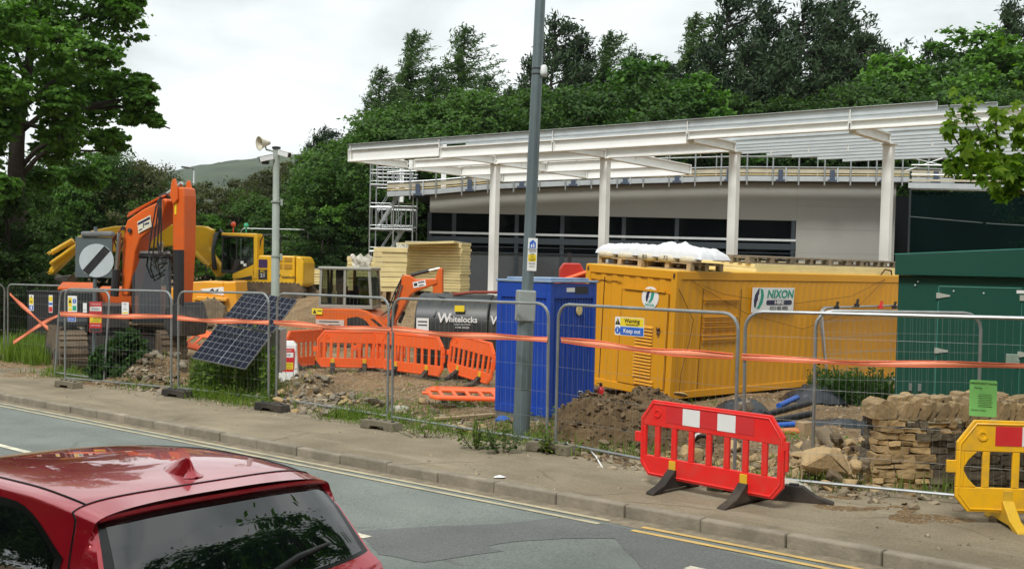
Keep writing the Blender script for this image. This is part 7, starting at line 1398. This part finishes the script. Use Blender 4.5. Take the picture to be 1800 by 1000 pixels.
# nettles and docks growing through the fence
def nettle(label, u, v, h, n, w_):
    p = G(u, v); t = thing('nettle_clump', label, 'plant', (p.x, p.y, SZ(p.x, p.y)-0.03), 0, 'nettles at the fence'); V = []; F = []; mb = MB(); Cn = []; Nn = []; Un = []; Sn = []
    for k in range(n):
        x, y = rg.normal()*w_, rg.normal()*w_*0.5; hh = h*(0.55+0.5*rg.random()); lx, ly = rg.normal()*0.08, rg.normal()*0.08; mb.tube([(x*0.1, y*0.1, -0.03), (x+lx*0.4, y+ly*0.4, hh*0.5), (x+lx, y+ly, hh)], [0.006, 0.005, 0.002], 5)
        m = int(hh/0.045)
        for j in range(2, m):
            f = j/m; c = np.array([x+lx*f, y+ly*f, hh*f]); a = j*1.57+k
            for q in (0, PI): dd = np.array([math.cos(a+q), math.sin(a+q), -0.15+0.5*f]); s = 0.09*(1.15-0.7*f)*(0.8+0.4*rg.random()); Cn.append(c+dd*s*0.55); Nn.append(unit(np.array([0, 0, 1.0])+rg.normal(size=3)*0.35-dd*0.2)); Un.append(dd); Sn.append(s)
    V, F = quads(np.array(Cn), np.array(Nn), np.array(Un), np.array(Sn), np.array(Sn)*0.55); link('leaves', flat_mesh('leaves', V, F), LEAF['bush'] if 'dark' in label else LEAF['weed'], t); mb.build('stem', TW, t); return t
nettle('tall leafy nettles left of the lamp post foot', 838, 788, 0.52, 16, 0.20); nettle('dark nettles right against the lamp post foot', 882, 796, 0.42, 12, 0.14); nettle('single tall spindly weed at the panel joint', 962, 798, 0.72, 5, 0.06); nettle('low weeds at the fence foot before the rubble', 570, 735, 0.28, 12, 0.3); nettle('dark weeds left of the tall grass', 225, 678, 0.3, 10, 0.25); nettle('weed clump right of the mossy concrete foot', 748, 768, 0.3, 10, 0.2); nettle('flowering weeds in front of the solar panel', 430, 700, 0.85, 9, 0.3)

# ------------------------------------------------------------------ stones, soil, wall
SAND = mat('sandstone', (0.45, 0.315, 0.155), 0.95, 0, 0.2, 3, (0.14, 0.10, 0.06), 0.5, 2.5, bump=0.7, bs=14); GREY = mat('grey rubble stone', (0.25, 0.21, 0.155), 0.95, 0, 0.25, 4, (0.09, 0.085, 0.05), 0.5, 2.5, bump=0.7, bs=16); BROWN = mat('brown rubble stone', (0.19, 0.14, 0.085), 0.95, 0, 0.25, 4, (0.07, 0.06, 0.035), 0.5, 2, bump=0.7, bs=14)
def rock_mesh(seed, name='rock', flat=0.6, n=16):
    rk = random.Random(seed); bm = bmesh.new()
    for k in range(n):
        v = Vector((rk.gauss(0, 1), rk.gauss(0, 1), rk.gauss(0, 1))).normalized(); bm.verts.new((v.x*0.5*rk.uniform(0.85, 1.1), v.y*0.38*rk.uniform(0.85, 1.1), v.z*0.5*flat*rk.uniform(0.85, 1.1)))
    r = bmesh.ops.convex_hull(bm, input=bm.verts); bmesh.ops.delete(bm, geom=[g for g in r['geom_interior'] if isinstance(g, bmesh.types.BMVert)], context='VERTS')
    bmesh.ops.bevel(bm, geom=list(bm.edges), offset=0.03, segments=1, affect='EDGES'); me = D.meshes.new(name); bm.to_mesh(me); bm.free(); return me
RM = {m.name: [rock_mesh(100*i+k) for k in range(5)] for i, m in enumerate((SAND, GREY, BROWN))}
for m in (SAND, GREY, BROWN):
    for me in RM[m.name]: me.materials.append(m)
rk = random.Random(12)
def rock(u, v, s, m, label, group, lift=0.0, back=0.0, flat=1.0):
    p = G(u, v); x, y = p.x+NV[0]*back, p.y+NV[1]*back; o = D.objects.new('rock', rk.choice(RM[m.name])); COL.objects.link(o); o.location = (x, y, GZ(x, y)+s*0.18+lift); o.scale = (s*rk.uniform(0.8, 1.2), s*rk.uniform(0.8, 1.2), s*rk.uniform(0.7, 1.1)*flat); o.rotation_euler = (rk.uniform(-0.5, 0.5), rk.uniform(-0.5, 0.5), rk.uniform(0, 6.3)); return tag(o, label, 'rock', group)
for k in range(100):
    f = rk.random(); u = 487+200*f*rk.random()**0.3; v = 742-18-(rk.random()**1.2)*(80-50*f); rock(u, v+30*f*0.4, rk.uniform(0.09, 0.27), GREY if rk.random() < 0.65 else SAND, 'grey stone in the tumbled rubble below the orange barriers', 'rubble below the orange barriers', lift=0.03)
for k in range(62):
    u = rk.uniform(214, 305); v = rk.uniform(645, 684); rock(u, v, rk.uniform(0.12, 0.30), BROWN if rk.random() < 0.7 else GREY, 'brown stone in the collapsed wall right of the bush', 'collapsed wall stones right of the bush', lift=0.02, back=0.3)
for k in range(8):
    rock(rk.uniform(250, 345), rk.uniform(692, 702), rk.uniform(0.1, 0.22), GREY, 'flat stone lying at the fence foot by the bush', 'stones at the fence foot')
for k in range(40):
    u = rk.uniform(1375, 1530); v = rk.uniform(795, 872); rock(u, v, rk.uniform(0.10, 0.34), SAND if rk.random() < 0.75 else BROWN, 'sandstone block tumbled left of the stone wall', 'tumbled sandstone by the wall', lift=0.25*rk.random()*smooth(1380, 1500, u), back=0.15)
for k in range(22):
    u = rk.uniform(700, 900); v = rk.uniform(690, 770); rock(u, v, rk.uniform(0.08, 0.26), SAND if rk.random() < 0.5 else GREY, 'scattered stone on the bare earth left of the blue cabin', 'stones scattered on the bare earth')
for k in range(20):
    u = rk.uniform(1150, 1300); v = rk.uniform(770, 840); rock(u, v, rk.uniform(0.10, 0.3), SAND if rk.random() < 0.6 else BROWN, 'stone seen through the red barrier slots', 'stones behind the red barrier', back=0.2)
b = rock(1440, 852, 0.78, SAND, 'largest pale sandstone boulder left of the stone wall', None, lift=0.12, back=0.1, flat=0.95); b.rotation_euler = (0.2, 0.1, 0.4)
b = rock(1425, 795, 0.6, BROWN, 'long brown boulder behind the largest pale boulder', None, back=0.5); b.scale = (0.95, 0.4, 0.35)
b = rock(1298, 735, 0.42, GREY, 'pale lichen spotted stone behind the fence post', None, back=0.2, lift=0.12); b = rock(335, 690, 0.42, GREY, 'pale stone block among the tall weeds', None, back=0.5, lift=0.15)
b = rock(660, 715, 0.4, GREY, 'large pale slab in the rubble by the fence post', None); b = rock(815, 760, 0.42, SAND, 'flat tan slab on the earth before the blue cabin', None, flat=0.5); b = rock(1200, 815, 0.45, SAND, 'tan block behind the left slots of the red barrier', None, back=0.3); b = rock(1265, 800, 0.4, SAND, 'tan slab behind the middle of the red barrier', None, back=0.4, flat=0.6)
# gravel and small debris as one ground cover
Vg = []; Fg = []; kk = 0; base_m = [np.array([v.co[:] for v in me.vertices]) for me in [rock_mesh(900+i, 'g', 0.7, 8) for i in range(3)]]
tet = np.array([[1, 0, -0.5], [-0.6, 0.8, -0.4], [-0.5, -0.8, -0.5], [0.1, 0.1, 0.8]]); tf = np.array([[0, 2, 1], [0, 1, 3], [1, 2, 3], [2, 0, 3]])
pts, e_, n_ = scatter(rg, 1.0, 28, 9.35, 21, 36000, lambda e, n: np.clip(0.25+fbm(e*0.8, n*0.8, 23)*1.1, 0, 1)*np.clip((n-10.6)/1.0, 0.07, 1)); pts[:, 2] = np.where(n_ < 12.2, np.maximum(pts[:, 2], base_z(e_)-0.002), pts[:, 2])
k = len(pts); sc_g = 0.012+0.045*rg.random(k)**3; an = rg.random(k)*6.28; ca, sa = np.cos(an), np.sin(an); rot = np.zeros((k, 3, 3)); rot[:, 0, 0] = ca; rot[:, 0, 1] = -sa; rot[:, 1, 0] = sa; rot[:, 1, 1] = ca; rot[:, 2, 2] = 0.7
V = (tet[None]+rg.normal(size=(k, 4, 3))*0.18)@rot.transpose(0, 2, 1)*sc_g[:, None, None]+pts[:, None, :]+np.array([0, 0, 0.006]); F = (np.arange(k)[:, None, None]*4+tf[None]).reshape(-1, 3)
tag(link('gravel', flat_mesh('gravel', V.reshape(-1, 3), F), mat('mixed gravel', (0.27, 0.215, 0.14), 0.95, 0, 0.3, 2, island=0.5)), 'loose gravel and stone chips over the site edge', 'gravel', None, 'stuff')
# small stones too many to count: one object per spill
def chips(name, label, m, zones, seed, s0=0.03, s1=0.11):
    r3 = np.random.default_rng(seed); Vv = []; Ff = []; k0 = 0; protos = []
    for q in range(4):
        me = rock_mesh(700+q, 'g', 0.75, 9); V1 = np.array([v.co[:] for v in me.vertices]); F1 = [tuple(p.vertices) for p in me.polygons]; protos.append((V1, F1)); D.meshes.remove(me)
    for (u, v, a, b, n, lift) in zones:
        c = G(u, v)
        for i in range(n):
            e_ = r3.normal()*a; n_ = r3.normal()*b; x = c.x+RV[0]*e_+NV[0]*n_; y = c.y+RV[1]*e_+NV[1]*n_; s_ = s0+(s1-s0)*r3.random()**2; V1, F1 = protos[int(r3.integers(4))]; R_ = np.array(Euler((r3.normal()*0.5, r3.normal()*0.5, r3.random()*6.3)).to_matrix())
            z = GZ(x, y)+s_*0.2+(lift(x, y) if lift else 0); Vv.append(V1@R_.T*s_*2*np.array([1, 1, 0.85])+np.array([x, y, z])); Ff += [tuple(j+k0 for j in f) for f in F1]; k0 += len(V1)
    q = MB(); q.v = [tuple(p) for p in np.concatenate(Vv)]; q.f = Ff; return tag(q.build(name, m), label, 'stones', None, 'stuff')
chips('rubble_chips', 'small broken stones filling the rubble below the orange barriers', mat('mixed rubble chips', (0.27, 0.22, 0.15), 0.95, 0, 0.2, 5, (0.1, 0.09, 0.05), 0.4, 2.5, island=0.4), [(530, 712, 0.7, 0.3, 420, None), (600, 722, 0.9, 0.4, 260, None), (700, 735, 1.2, 0.6, 200, None), (258, 682, 0.7, 0.35, 420, None), (1450, 850, 0.7, 0.35, 260, None), (1210, 830, 0.9, 0.4, 240, None), (820, 755, 1.2, 0.6, 150, None)], 3)
chips('sandstone_chips', 'broken tan sandstone pieces heaped left of the stone wall', mat('sandstone chips', (0.40, 0.285, 0.15), 0.95, 0, 0.2, 4, (0.16, 0.11, 0.06), 0.4, 2.5, island=0.3, bump=0.5), [(1455, 838, 0.45, 0.3, 210, None), (1400, 820, 0.5, 0.4, 120, None), (1240, 815, 0.6, 0.35, 90, None)], 4, 0.03, 0.13)
# heap of dug soil
c = G(1095, 785); nx = 170; gx = np.linspace(-1.7, 1.7, nx); A_, B_ = np.meshgrid(gx, gx, indexing='ij'); r_ = np.sqrt(((A_-0.2)/1.35)**2+(B_/1.1)**2)
cl = 1-np.abs(fbm(A_*4.5, B_*4.5, 71, 5))*2.0; H2 = np.clip(1-r_, 0, 1)**0.75*0.92+0.32*np.exp(-((A_+0.75)/0.5)**2-((B_+0.45)/0.4)**2); H2 = H2*(0.85+0.3*fbm(A_*1.6, B_*1.6, 72)) + 0.13*cl*np.clip(H2*4, 0, 1) + 0.05*np.abs(fbm(A_*14, B_*14, 77, 3))*np.clip(H2*4, 0, 1) - 0.10
i = np.arange(nx*nx).reshape(nx, nx); F = np.stack([i[:-1,:-1], i[1:,:-1], i[1:,1:], i[:-1,1:]], -1).reshape(-1, 4)
SOIL = mat('dug soil', (0.105, 0.066, 0.03), 1.0, 0, 0.35, 6, (0.26, 0.19, 0.10), 0.5, 4, bump=1.0, bs=20)
o = link('soil_heap', flat_mesh('soil_heap', np.stack([A_, B_, H2], -1).reshape(-1, 3), F), SOIL, None, True); o.location = (c.x+0.1, c.y+0.9, GZ(c.x, c.y+0.9)); tag(o, 'heap of dark dug soil in front of the yellow container', 'soil heap')
hx0, hy0, hz0 = o.location
def heapz(x, y):
    a = int(round((x-hx0+1.7)/3.4*(nx-1))); b = int(round((y-hy0+1.7)/3.4*(nx-1)))
    return float(H2[a, b])+hz0-GZ(x, y) if 0 <= a < nx and 0 <= b < nx and H2[a, b] > 0 else 0.0
chips('soil_clods', 'loose clods and bits of stone covering the dug soil heap', mat('soil clods', (0.13, 0.085, 0.042), 1.0, 0, 0.3, 5, (0.28, 0.21, 0.12), 0.4, 3, island=0.45, bump=0.8), [(1100, 772, 0.75, 0.55, 900, heapz), (1030, 790, 0.6, 0.4, 260, heapz)], 8, 0.02, 0.085)
for k in range(16):
    q = rock(rk.uniform(975, 1215), rk.uniform(745, 812), rk.uniform(0.07, 0.2), BROWN, 'clod of earth on the dug soil heap', 'clods on the soil heap', lift=0.08, back=0.3)
b = rock(1142, 770, 0.28, SAND, 'flat pale stone near the top of the soil heap', None, lift=0.55, back=0.8, flat=0.4)
# dry stone wall
wl = thing('stone_wall', 'tan and dark coursed sandstone wall with upright coping at the right', 'wall', (4.14, 12.3, GZ(4.14, 12.3)-0.05), rad(2.5)); rk2 = random.Random(8)
FRS = mat('fresh tan wall stone', (0.43, 0.295, 0.14), 0.95, 0, 0.15, 4, (0.2, 0.14, 0.08), 0.4, 3, bump=0.6, bs=18, island=0.22); WEA = mat('weathered wall stone', (0.125, 0.10, 0.065), 0.95, 0, 0.25, 4, (0.05, 0.048, 0.04), 0.5, 3, bump=0.7, bs=16, island=0.45); COP = mat('coping stone', (0.31, 0.215, 0.105), 0.95, 0, 0.2, 4, (0.10, 0.085, 0.06), 0.55, 3, bump=0.7, bs=16, island=0.3)
fr = MB(); we = MB(); z = 0.0; hts = [0.11, 0.065, 0.10, 0.06, 0.115, 0.085, 0.065, 0.09, 0.06, 0.085]
def roughen(o, amp, seed, cuts=3):
    bm = bmesh.new(); bm.from_mesh(o.data); bmesh.ops.subdivide_edges(bm, edges=list(bm.edges), cuts=cuts, use_grid_fill=True); bm.normal_update()
    P_ = np.array([v.co[:] for v in bm.verts]); n_ = fbm(P_[:, 0]*16+P_[:, 1]*7, P_[:, 2]*19+P_[:, 1]*11, seed, 3)+0.6*fbm(P_[:, 0]*30, P_[:, 2]*32+P_[:, 1]*20, seed+5, 2)
    for v, k in zip(bm.verts, n_): v.co += v.normal*amp*float(k)
    bm.to_mesh(o.data); bm.free(); o.data.update()
def stone(mb, x0, x1, y0, y1, z0, z1, j=0.012):
    vs = [(x+rk2.uniform(-j, j), y+rk2.uniform(-j, j)*1.6, zz+rk2.uniform(-j, j)) for zz in (z0, z1) for (x, y) in ((x0, y0), (x1, y0), (x1, y1), (x0, y1))]
    mb.add(vs, [(0,3,2,1), (4,5,6,7), (0,1,5,4), (1,2,6,5), (2,3,7,6), (3,0,4,7)])
for ci, hgt in enumerate(hts):
    x = 0.012*ci + rk2.uniform(-0.02, 0.02)
    while x < 3.4:
        l = rk2.choice((0.10, 0.14, 0.18, 0.22, 0.27))*rk2.uniform(0.9, 1.1); edge = 0.95-0.045*ci+rk2.uniform(-0.12, 0.12) if ci > 1 else 0.62; f = x+l/2 < edge or (ci >= 8 and rk2.random() < 0.75)
        stone(fr if f else we, x+0.004, x+l-0.004, -0.02+rk2.uniform(-0.025, 0.025)+0.003*ci, 0.24, z+0.004, z+hgt-0.004+rk2.uniform(-0.004, 0.003)); stone(we, x+0.006, x+l-0.006, 0.25, 0.5, z+0.006, z+hgt-0.006); x += l
    z += hgt
fr.build('fresh_stones', FRS, wl, False, 0); we.build('weathered_stones', WEA, wl, False, 0)
for o in wl.children: roughen(o, 0.012, 3)
mb = MB(); mb.box(0.12, 3.35, 0.09, 0.42, 0.02, z-0.02); mb.build('wall_core', mat('wall core earth', (0.05, 0.042, 0.03), 1.0), wl)
cp = MB(); cp.prism([(0.03, z+0.003), (0.28, z+0.003), (0.30, z+0.11), (0.25, z+0.2), (0.15, z+0.225), (0.06, z+0.17)], 0.0, 0.46)
x = 0.31
while x < 3.35:
    l = rk2.uniform(0.065, 0.125); hh_ = rk2.uniform(0.17, 0.26)+0.05*x/3.3; tlt = rk2.uniform(0.03, 0.09); y0 = 0.0+rk2.uniform(-0.02, 0.02)
    cp.prism([(x, z+0.003), (x+l*0.9, z+0.003), (x+l+tlt*0.6, z+hh_*0.4), (x+l+tlt, z+hh_*0.75), (x+l*0.7+tlt, z+hh_), (x+l*0.25+tlt, z+hh_*0.95), (x+tlt*0.5, z+hh_*0.5)], y0, y0+0.2); cp.prism([(x, z+0.003), (x+l, z+0.003), (x+l+tlt, z+hh_*0.95+0.06), (x+tlt, z+hh_*0.9+0.05)], y0+0.205, y0+0.46); x += l+0.014
roughen(cp.build('coping_stones', COP, wl, False, 0.0), 0.02, 9)
mb = MB(); mb.prism([(0.38, z-0.03), (1.6, z-0.02), (1.6, z+0.03), (0.38, z+0.035)], 0.012, 0.03); mb.build('mortar', mat('pale mortar', (0.42, 0.36, 0.25), 1.0, 0, 0.2, 6, bump=0.6), wl)
# ------------------------------------------------------------------ small things lying about
def G3(u, v, back=0.0): p = G(u, v); x, y = p.x+NV[0]*back, p.y+NV[1]*back; return Vector((x, y, GZ(x, y)))
p = G3(1040, 728, 0.25); t = thing('fire_extinguisher', 'small red fire extinguisher standing by the soil heap', 'fire extinguisher', p+Vector((0, 0, 0.08)))
mb = MB(); mb.lathe([(0.06, 0), (0.065, 0.02), (0.065, 0.28), (0.045, 0.34), (0.02, 0.36)], 16); mb.build('cylinder', mat('extinguisher red', (0.5, 0.02, 0.02), 0.3), t, 'auto'); mb = MB(); mb.lathe([(0.02, 0.36), (0.03, 0.38), (0.02, 0.42)], 10); mb.box(-0.07, 0.02, -0.012, 0.012, 0.4, 0.415); mb.build('valve', BLACK(), t)
p = G3(1024, 735, 0.2); mb = MB(); mb.tube([(0, 0, 0), (-0.12, 0, 0.3), (-0.17, 0, 0.38)], 0.012, 6); mb.tube([(-0.17+0.05*math.cos(a), 0, 0.42+0.05*math.sin(a)) for a in np.linspace(0, 6.1, 14)], 0.012, 6); o = mb.build('steel_pin', GALV(), None, True); o.location = p; tag(o, 'steel ground pin with a ring leaning on the blue cabin', 'ground pin')
def cable(label, pts, r, m, name='cable'):
    q = [G3(u, v)+Vector((0, 0, r+0.01+h)) for u, v, h in pts]; o0 = q[0]; mb = MB(); mb.tube([a-o0 for a in q], r, 6); o = mb.build(name, m, None, True); o.location = o0; return tag(o, label, name)
cable('white cable sticking out of the soil heap', [(984, 760, 0.1), (992, 768, 0.12), (996, 780, 0.02), (1000, 790, 0)], 0.012, WHITEP()); cable('white cable end under the fence rail', [(1035, 797, 0.04), (1048, 808, 0.02), (1060, 822, 0)], 0.011, WHITEP())
p = G3(1218, 815, 0.2); t = thing('hose_coil', 'coil of black hose with a pale end behind the red barrier', 'hose', p+Vector((0, 0, 0.15)), rad(20)); mb = MB()
for k in range(4): mb.tube([(0.02*k+(0.17-0.012*k)*math.cos(a), 0.03*k, (0.17-0.012*k)*math.sin(a)+0.03) for a in np.linspace(0, 2*PI, 20)[:-1]], 0.016, 6, True)
mb.build('hose', BLACK(), t, True); mb = MB(); mb.tube([(-0.14, -0.03, -0.02), (-0.16, -0.03, 0.12), (-0.1, -0.03, 0.22), (-0.02, -0.03, 0.24)], 0.014, 6); mb.build('hose_end', WHITEP(), t, True)
def pipe(label, ua, va, ub, vb, r, m, za=0.1, zb=0.1, back=0.0):
    a = G3(ua, va, back)+Vector((0, 0, za)); b = G3(ub, vb, back)+Vector((0, 0, zb)); mb = MB(); mb.tube([Vector((0, 0, 0)), b-a], r, 14); q = mb; o = q.build('drain_pipe', m, None, 'auto'); o.location = a; return tag(o, label, 'pipe', 'pipes by the yellow container')
PBL = mat('blue pipe', (0.02, 0.10, 0.42), 0.4); POR = mat('clay orange pipe', (0.55, 0.20, 0.07), 0.5)
pipe('upper black plastic pipe by the yellow container', 1345, 748, 1425, 728, 0.055, BLACK(), 0.2, 0.26); pipe('lower black plastic pipe by the yellow container', 1340, 752, 1428, 736, 0.055, BLACK(), 0.1, 0.15); pipe('bright blue pipe on top of the black pipes', 1368, 740, 1400, 730, 0.05, PBL, 0.3, 0.34); pipe('bright blue pipe low beside the orange pipe', 1362, 752, 1398, 752, 0.045, PBL, 0.08, 0.08); pipe('orange clay pipe beside the wooden block', 1366, 762, 1408, 762, 0.055, POR, 0.06, 0.06)
p = G3(1415, 762); mb = MB(); mb.box(-0.12, 0.12, -0.1, 0.1, 0, 0.22); o = mb.build('wooden_block', TIMBER(), None, False, 0.01); o.location = p; o.rotation_euler = (0, 0, 0.5); tag(o, 'short wooden block beside the orange pipe', 'wood block')
BSH = mat('black polythene', (0.02, 0.024, 0.028), 0.35, 0, 0.2, 4)
def sheet(label, u, v, w_, d_, h_, seed, back=0.3):
    p = G3(u, v, back); n = 26; gx = np.linspace(-1, 1, n); A, B = np.meshgrid(gx, gx, indexing='ij'); H = h_*np.clip(1.05-(A**2+B**2)**0.9, 0, 1)**0.7*(0.7+0.5*fbm(A*2+seed, B*2, seed))+0.05*np.abs(fbm(A*5, B*5, seed+2)); i = np.arange(n*n).reshape(n, n); F = np.stack([i[:-1,:-1], i[1:,:-1], i[1:,1:], i[:-1,1:]], -1).reshape(-1, 4)
    o = link('black_sheeting', flat_mesh('black_sheeting', np.stack([A*w_, B*d_, H], -1).reshape(-1, 3), F), BSH, None, True); o.location = p; return tag(o, label, 'plastic sheet')
sheet('crumpled black polythene heap left of the black pipes', 1250, 735, 0.5, 0.4, 0.3, 3, 1.0); sheet('crumpled black polythene by the spare fence panels', 1395, 715, 0.6, 0.5, 0.42, 5, 0.8); sheet('black polythene lying between the pipes and wall', 1465, 745, 0.7, 0.4, 0.22, 9, 0.3)
p = G3(1600, 745, 0.0); t = thing('slate_panels', 'dark grey plastic panels lying behind the stone wall', 'panels', (p.x+0.1, 14.6, GZ(p.x, 14.6)+0.35), rad(4)); mb = MB()
for k in range(3): mb.box(-0.75, 0.8-0.08*k, -0.3+0.05*k, 0.6, 0.05*k+0.005, 0.05*k+0.045)
mb.build('panel', mat('dark grey plastic', (0.03, 0.036, 0.042), 0.5, 0, 0.15, 3, DUST, 0.2), t, False, 0.008); mb = MB(); mb.box(-0.7, 0.7, -0.2, 0.5, -0.36, 0.0); mb.build('support', TIMBER(), t)
p = G3(1528, 770, 0.1); mb = MB(); mb.box(-0.2, 0.2, -0.02, 0.02, 0, 0.34); o = mb.build('grey_panel', mat('dark grey plastic', (0.03, 0.036, 0.042)), None, False, 0.006); o.location = p; o.rotation_euler = (rad(-30), rad(25), 0.2); tag(o, 'dark grey offcut leaning left of the stone wall', 'panel')
p = G3(1375, 868, 0.1); mb = MB(); mb.lathe([(0.0, 0), (0.2, 0.01), (0.24, 0.06), (0.2, 0.12), (0.08, 0.16), (0.0, 0.17)], 16, Matrix.Diagonal((1.25, 0.75, 0.9, 1))); o = mb.build('sand_bag', mat('pale woven sack', (0.45, 0.42, 0.34), 0.85, 0, 0.2, 6, DUST, 0.3, 4, bump=0.6), None, True); o.location = p; o.rotation_euler = (0.05, 0.1, -0.4); tag(o, 'pale sand bag behind the right end of the red barrier', 'sand bag')
p = G3(690, 722, 0.1); o = D.objects.new('sand_bag', o.data); COL.objects.link(o); o.location = p; o.scale = (0.9, 0.9, 0.8); o.rotation_euler = (0.1, -0.1, 0.8); tag(o, 'pale sand bag in the rubble left of the fence post', 'sand bag')
def plank(label, ua, va, ub, vb, w_=0.12, h_=0.04, m=None, lift=0.05):
    a = G3(ua, va)+Vector((0, 0, lift)); b = G3(ub, vb)+Vector((0, 0, lift)); mb = MB(); mb.bar((0, 0, 0), b-a, w_, h_); o = mb.build('timber_plank', m or TIMBER(), None, False, 0.006); o.location = a; return tag(o, label, 'plank')
plank('pale plank lying before the blue cabin', 762, 742, 868, 732); plank('dark timber left of the lying orange barrier', 780, 712, 812, 700, 0.14, 0.1, mat('old dark timber', (0.07, 0.05, 0.035), 0.9)); plank('dirty pale board in the rubble', 648, 738, 700, 728, 0.2, 0.03); plank('pale timber edging right of the bush', 240, 612, 304, 606, 0.1, 0.1)
for k in range(3):
    p = G3(365, 590, 1.0); mb = MB(); mb.box(-0.65+0.05*k, 0.65, -0.25, 0.25, 0.15*k, 0.15*k+0.13); o = mb.build('concrete_slab', GREY, None, False, 0.015); o.location = p+Vector((0, 0, 0.02)); o.rotation_euler = (0, 0, 0.1+0.06*k); tag(o, ['bottom concrete slab of the pile left of the solar panels', 'middle concrete slab of the pile left of the solar panels', 'top concrete slab of the pile left of the solar panels'][k], 'slab', 'slab pile')
p = G3(876, 748, 0.1); mb = MB(); mb.lathe([(0.0, 0), (0.1, 0.01), (0.11, 0.05), (0.05, 0.1), (0, 0.11)], 9, Matrix.Diagonal((1.2, 0.7, 1, 1))); o = mb.build('blue_rag', mat('blue cloth', (0.03, 0.12, 0.5), 0.8), None, False); o.location = p; tag(o, 'crumpled blue rag left of the lamp post', 'rag')
p = G(878, 840); mb = MB(); mb.add([(-0.07, -0.03, 0.012), (0.05, -0.05, 0.02), (0.08, 0.03, 0.012), (0.0, 0.05, 0.03), (-0.06, 0.04, 0.014)], [(0, 1, 2, 3, 4)]); o = mb.build('paper_scrap', WHT()); o.location = p; s_ = o.modifiers.new('solid', 'SOLIDIFY'); s_.thickness = 0.002; tag(o, 'scrap of white paper on the pavement', 'litter')
# dark water butt and stack by the left gateway
p = G3(52, 600, 0.6); t = thing('black_cabinet', 'black plastic cabinet standing behind the gateway fence', 'cabinet', p, rad(-8)); mb = MB(); mb.box(-0.55, 0.5, -0.3, 0.3, 0, 1.55); mb.build('body', BLACK(), t, False, 0.03); mb = MB(); mb.box(-0.58, 0.53, -0.33, 0.33, 1.551, 1.6); mb.build('lid', BLACK(), t, False, 0.015)
p = G3(90, 600, 0.8); t = thing('steel_rack', 'stack of grey steel brackets beside the black cabinet', 'rack', p); 
for k in range(7): mb = MB(); mb.bar((-0.25, 0, 0.2*k+0.1), (0.45, 0.1, 0.2*k+0.22), 0.3, 0.05); mb.build('bracket', GALV(), t, False, 0.006)
mb = MB(); mb.box(-0.2, -0.14, -0.1, 0.1, 0, 1.6); mb.box(0.3, 0.36, -0.1, 0.1, 0, 1.6); mb.build('upright', DSTEEL(), t)
# distant street lamp
p = P(341, 300, 66.0); g = GZ(p.x, p.y); t = thing('street_lamp', 'thin distant street lamp on the skyline left of the hill', 'street lamp', (p.x, p.y, g)); h_ = p.z-g; mb = MB(); mb.lathe([(0.09, 0), (0.06, h_)], 10); mb.build('pole', GALV(), t, True); mb = MB(); mb.tube([(0, 0, h_), (-0.1, 0, h_+0.15), (-0.3, 0, h_+0.15)], 0.04, 6); mb.bar((-0.3, 0, h_+0.15), (-0.75, 0, h_+0.2), 0.2, 0.1); mb.build('lantern', DSTEEL(), t)
# ------------------------------------------------------------------ air
mb = MB(); mb.box(-1300, 1100, -120, 1900, -8, 150); hz = mb.build('haze', None); tag(hz, kind='stuff')
hm = D.materials.new('haze air'); hm.use_nodes = True; n_ = hm.node_tree.nodes; n_.remove(n_['Principled BSDF']); v_ = n_.new('ShaderNodeVolumePrincipled'); v_.inputs['Color'].default_value = (0.86, 0.92, 0.95, 1); v_.inputs['Density'].default_value = 0.00012; v_.inputs['Anisotropy'].default_value = 0.2
hm.node_tree.links.new(v_.outputs[0], n_['Material Output'].inputs['Volume']); hz.data.materials.append(hm)
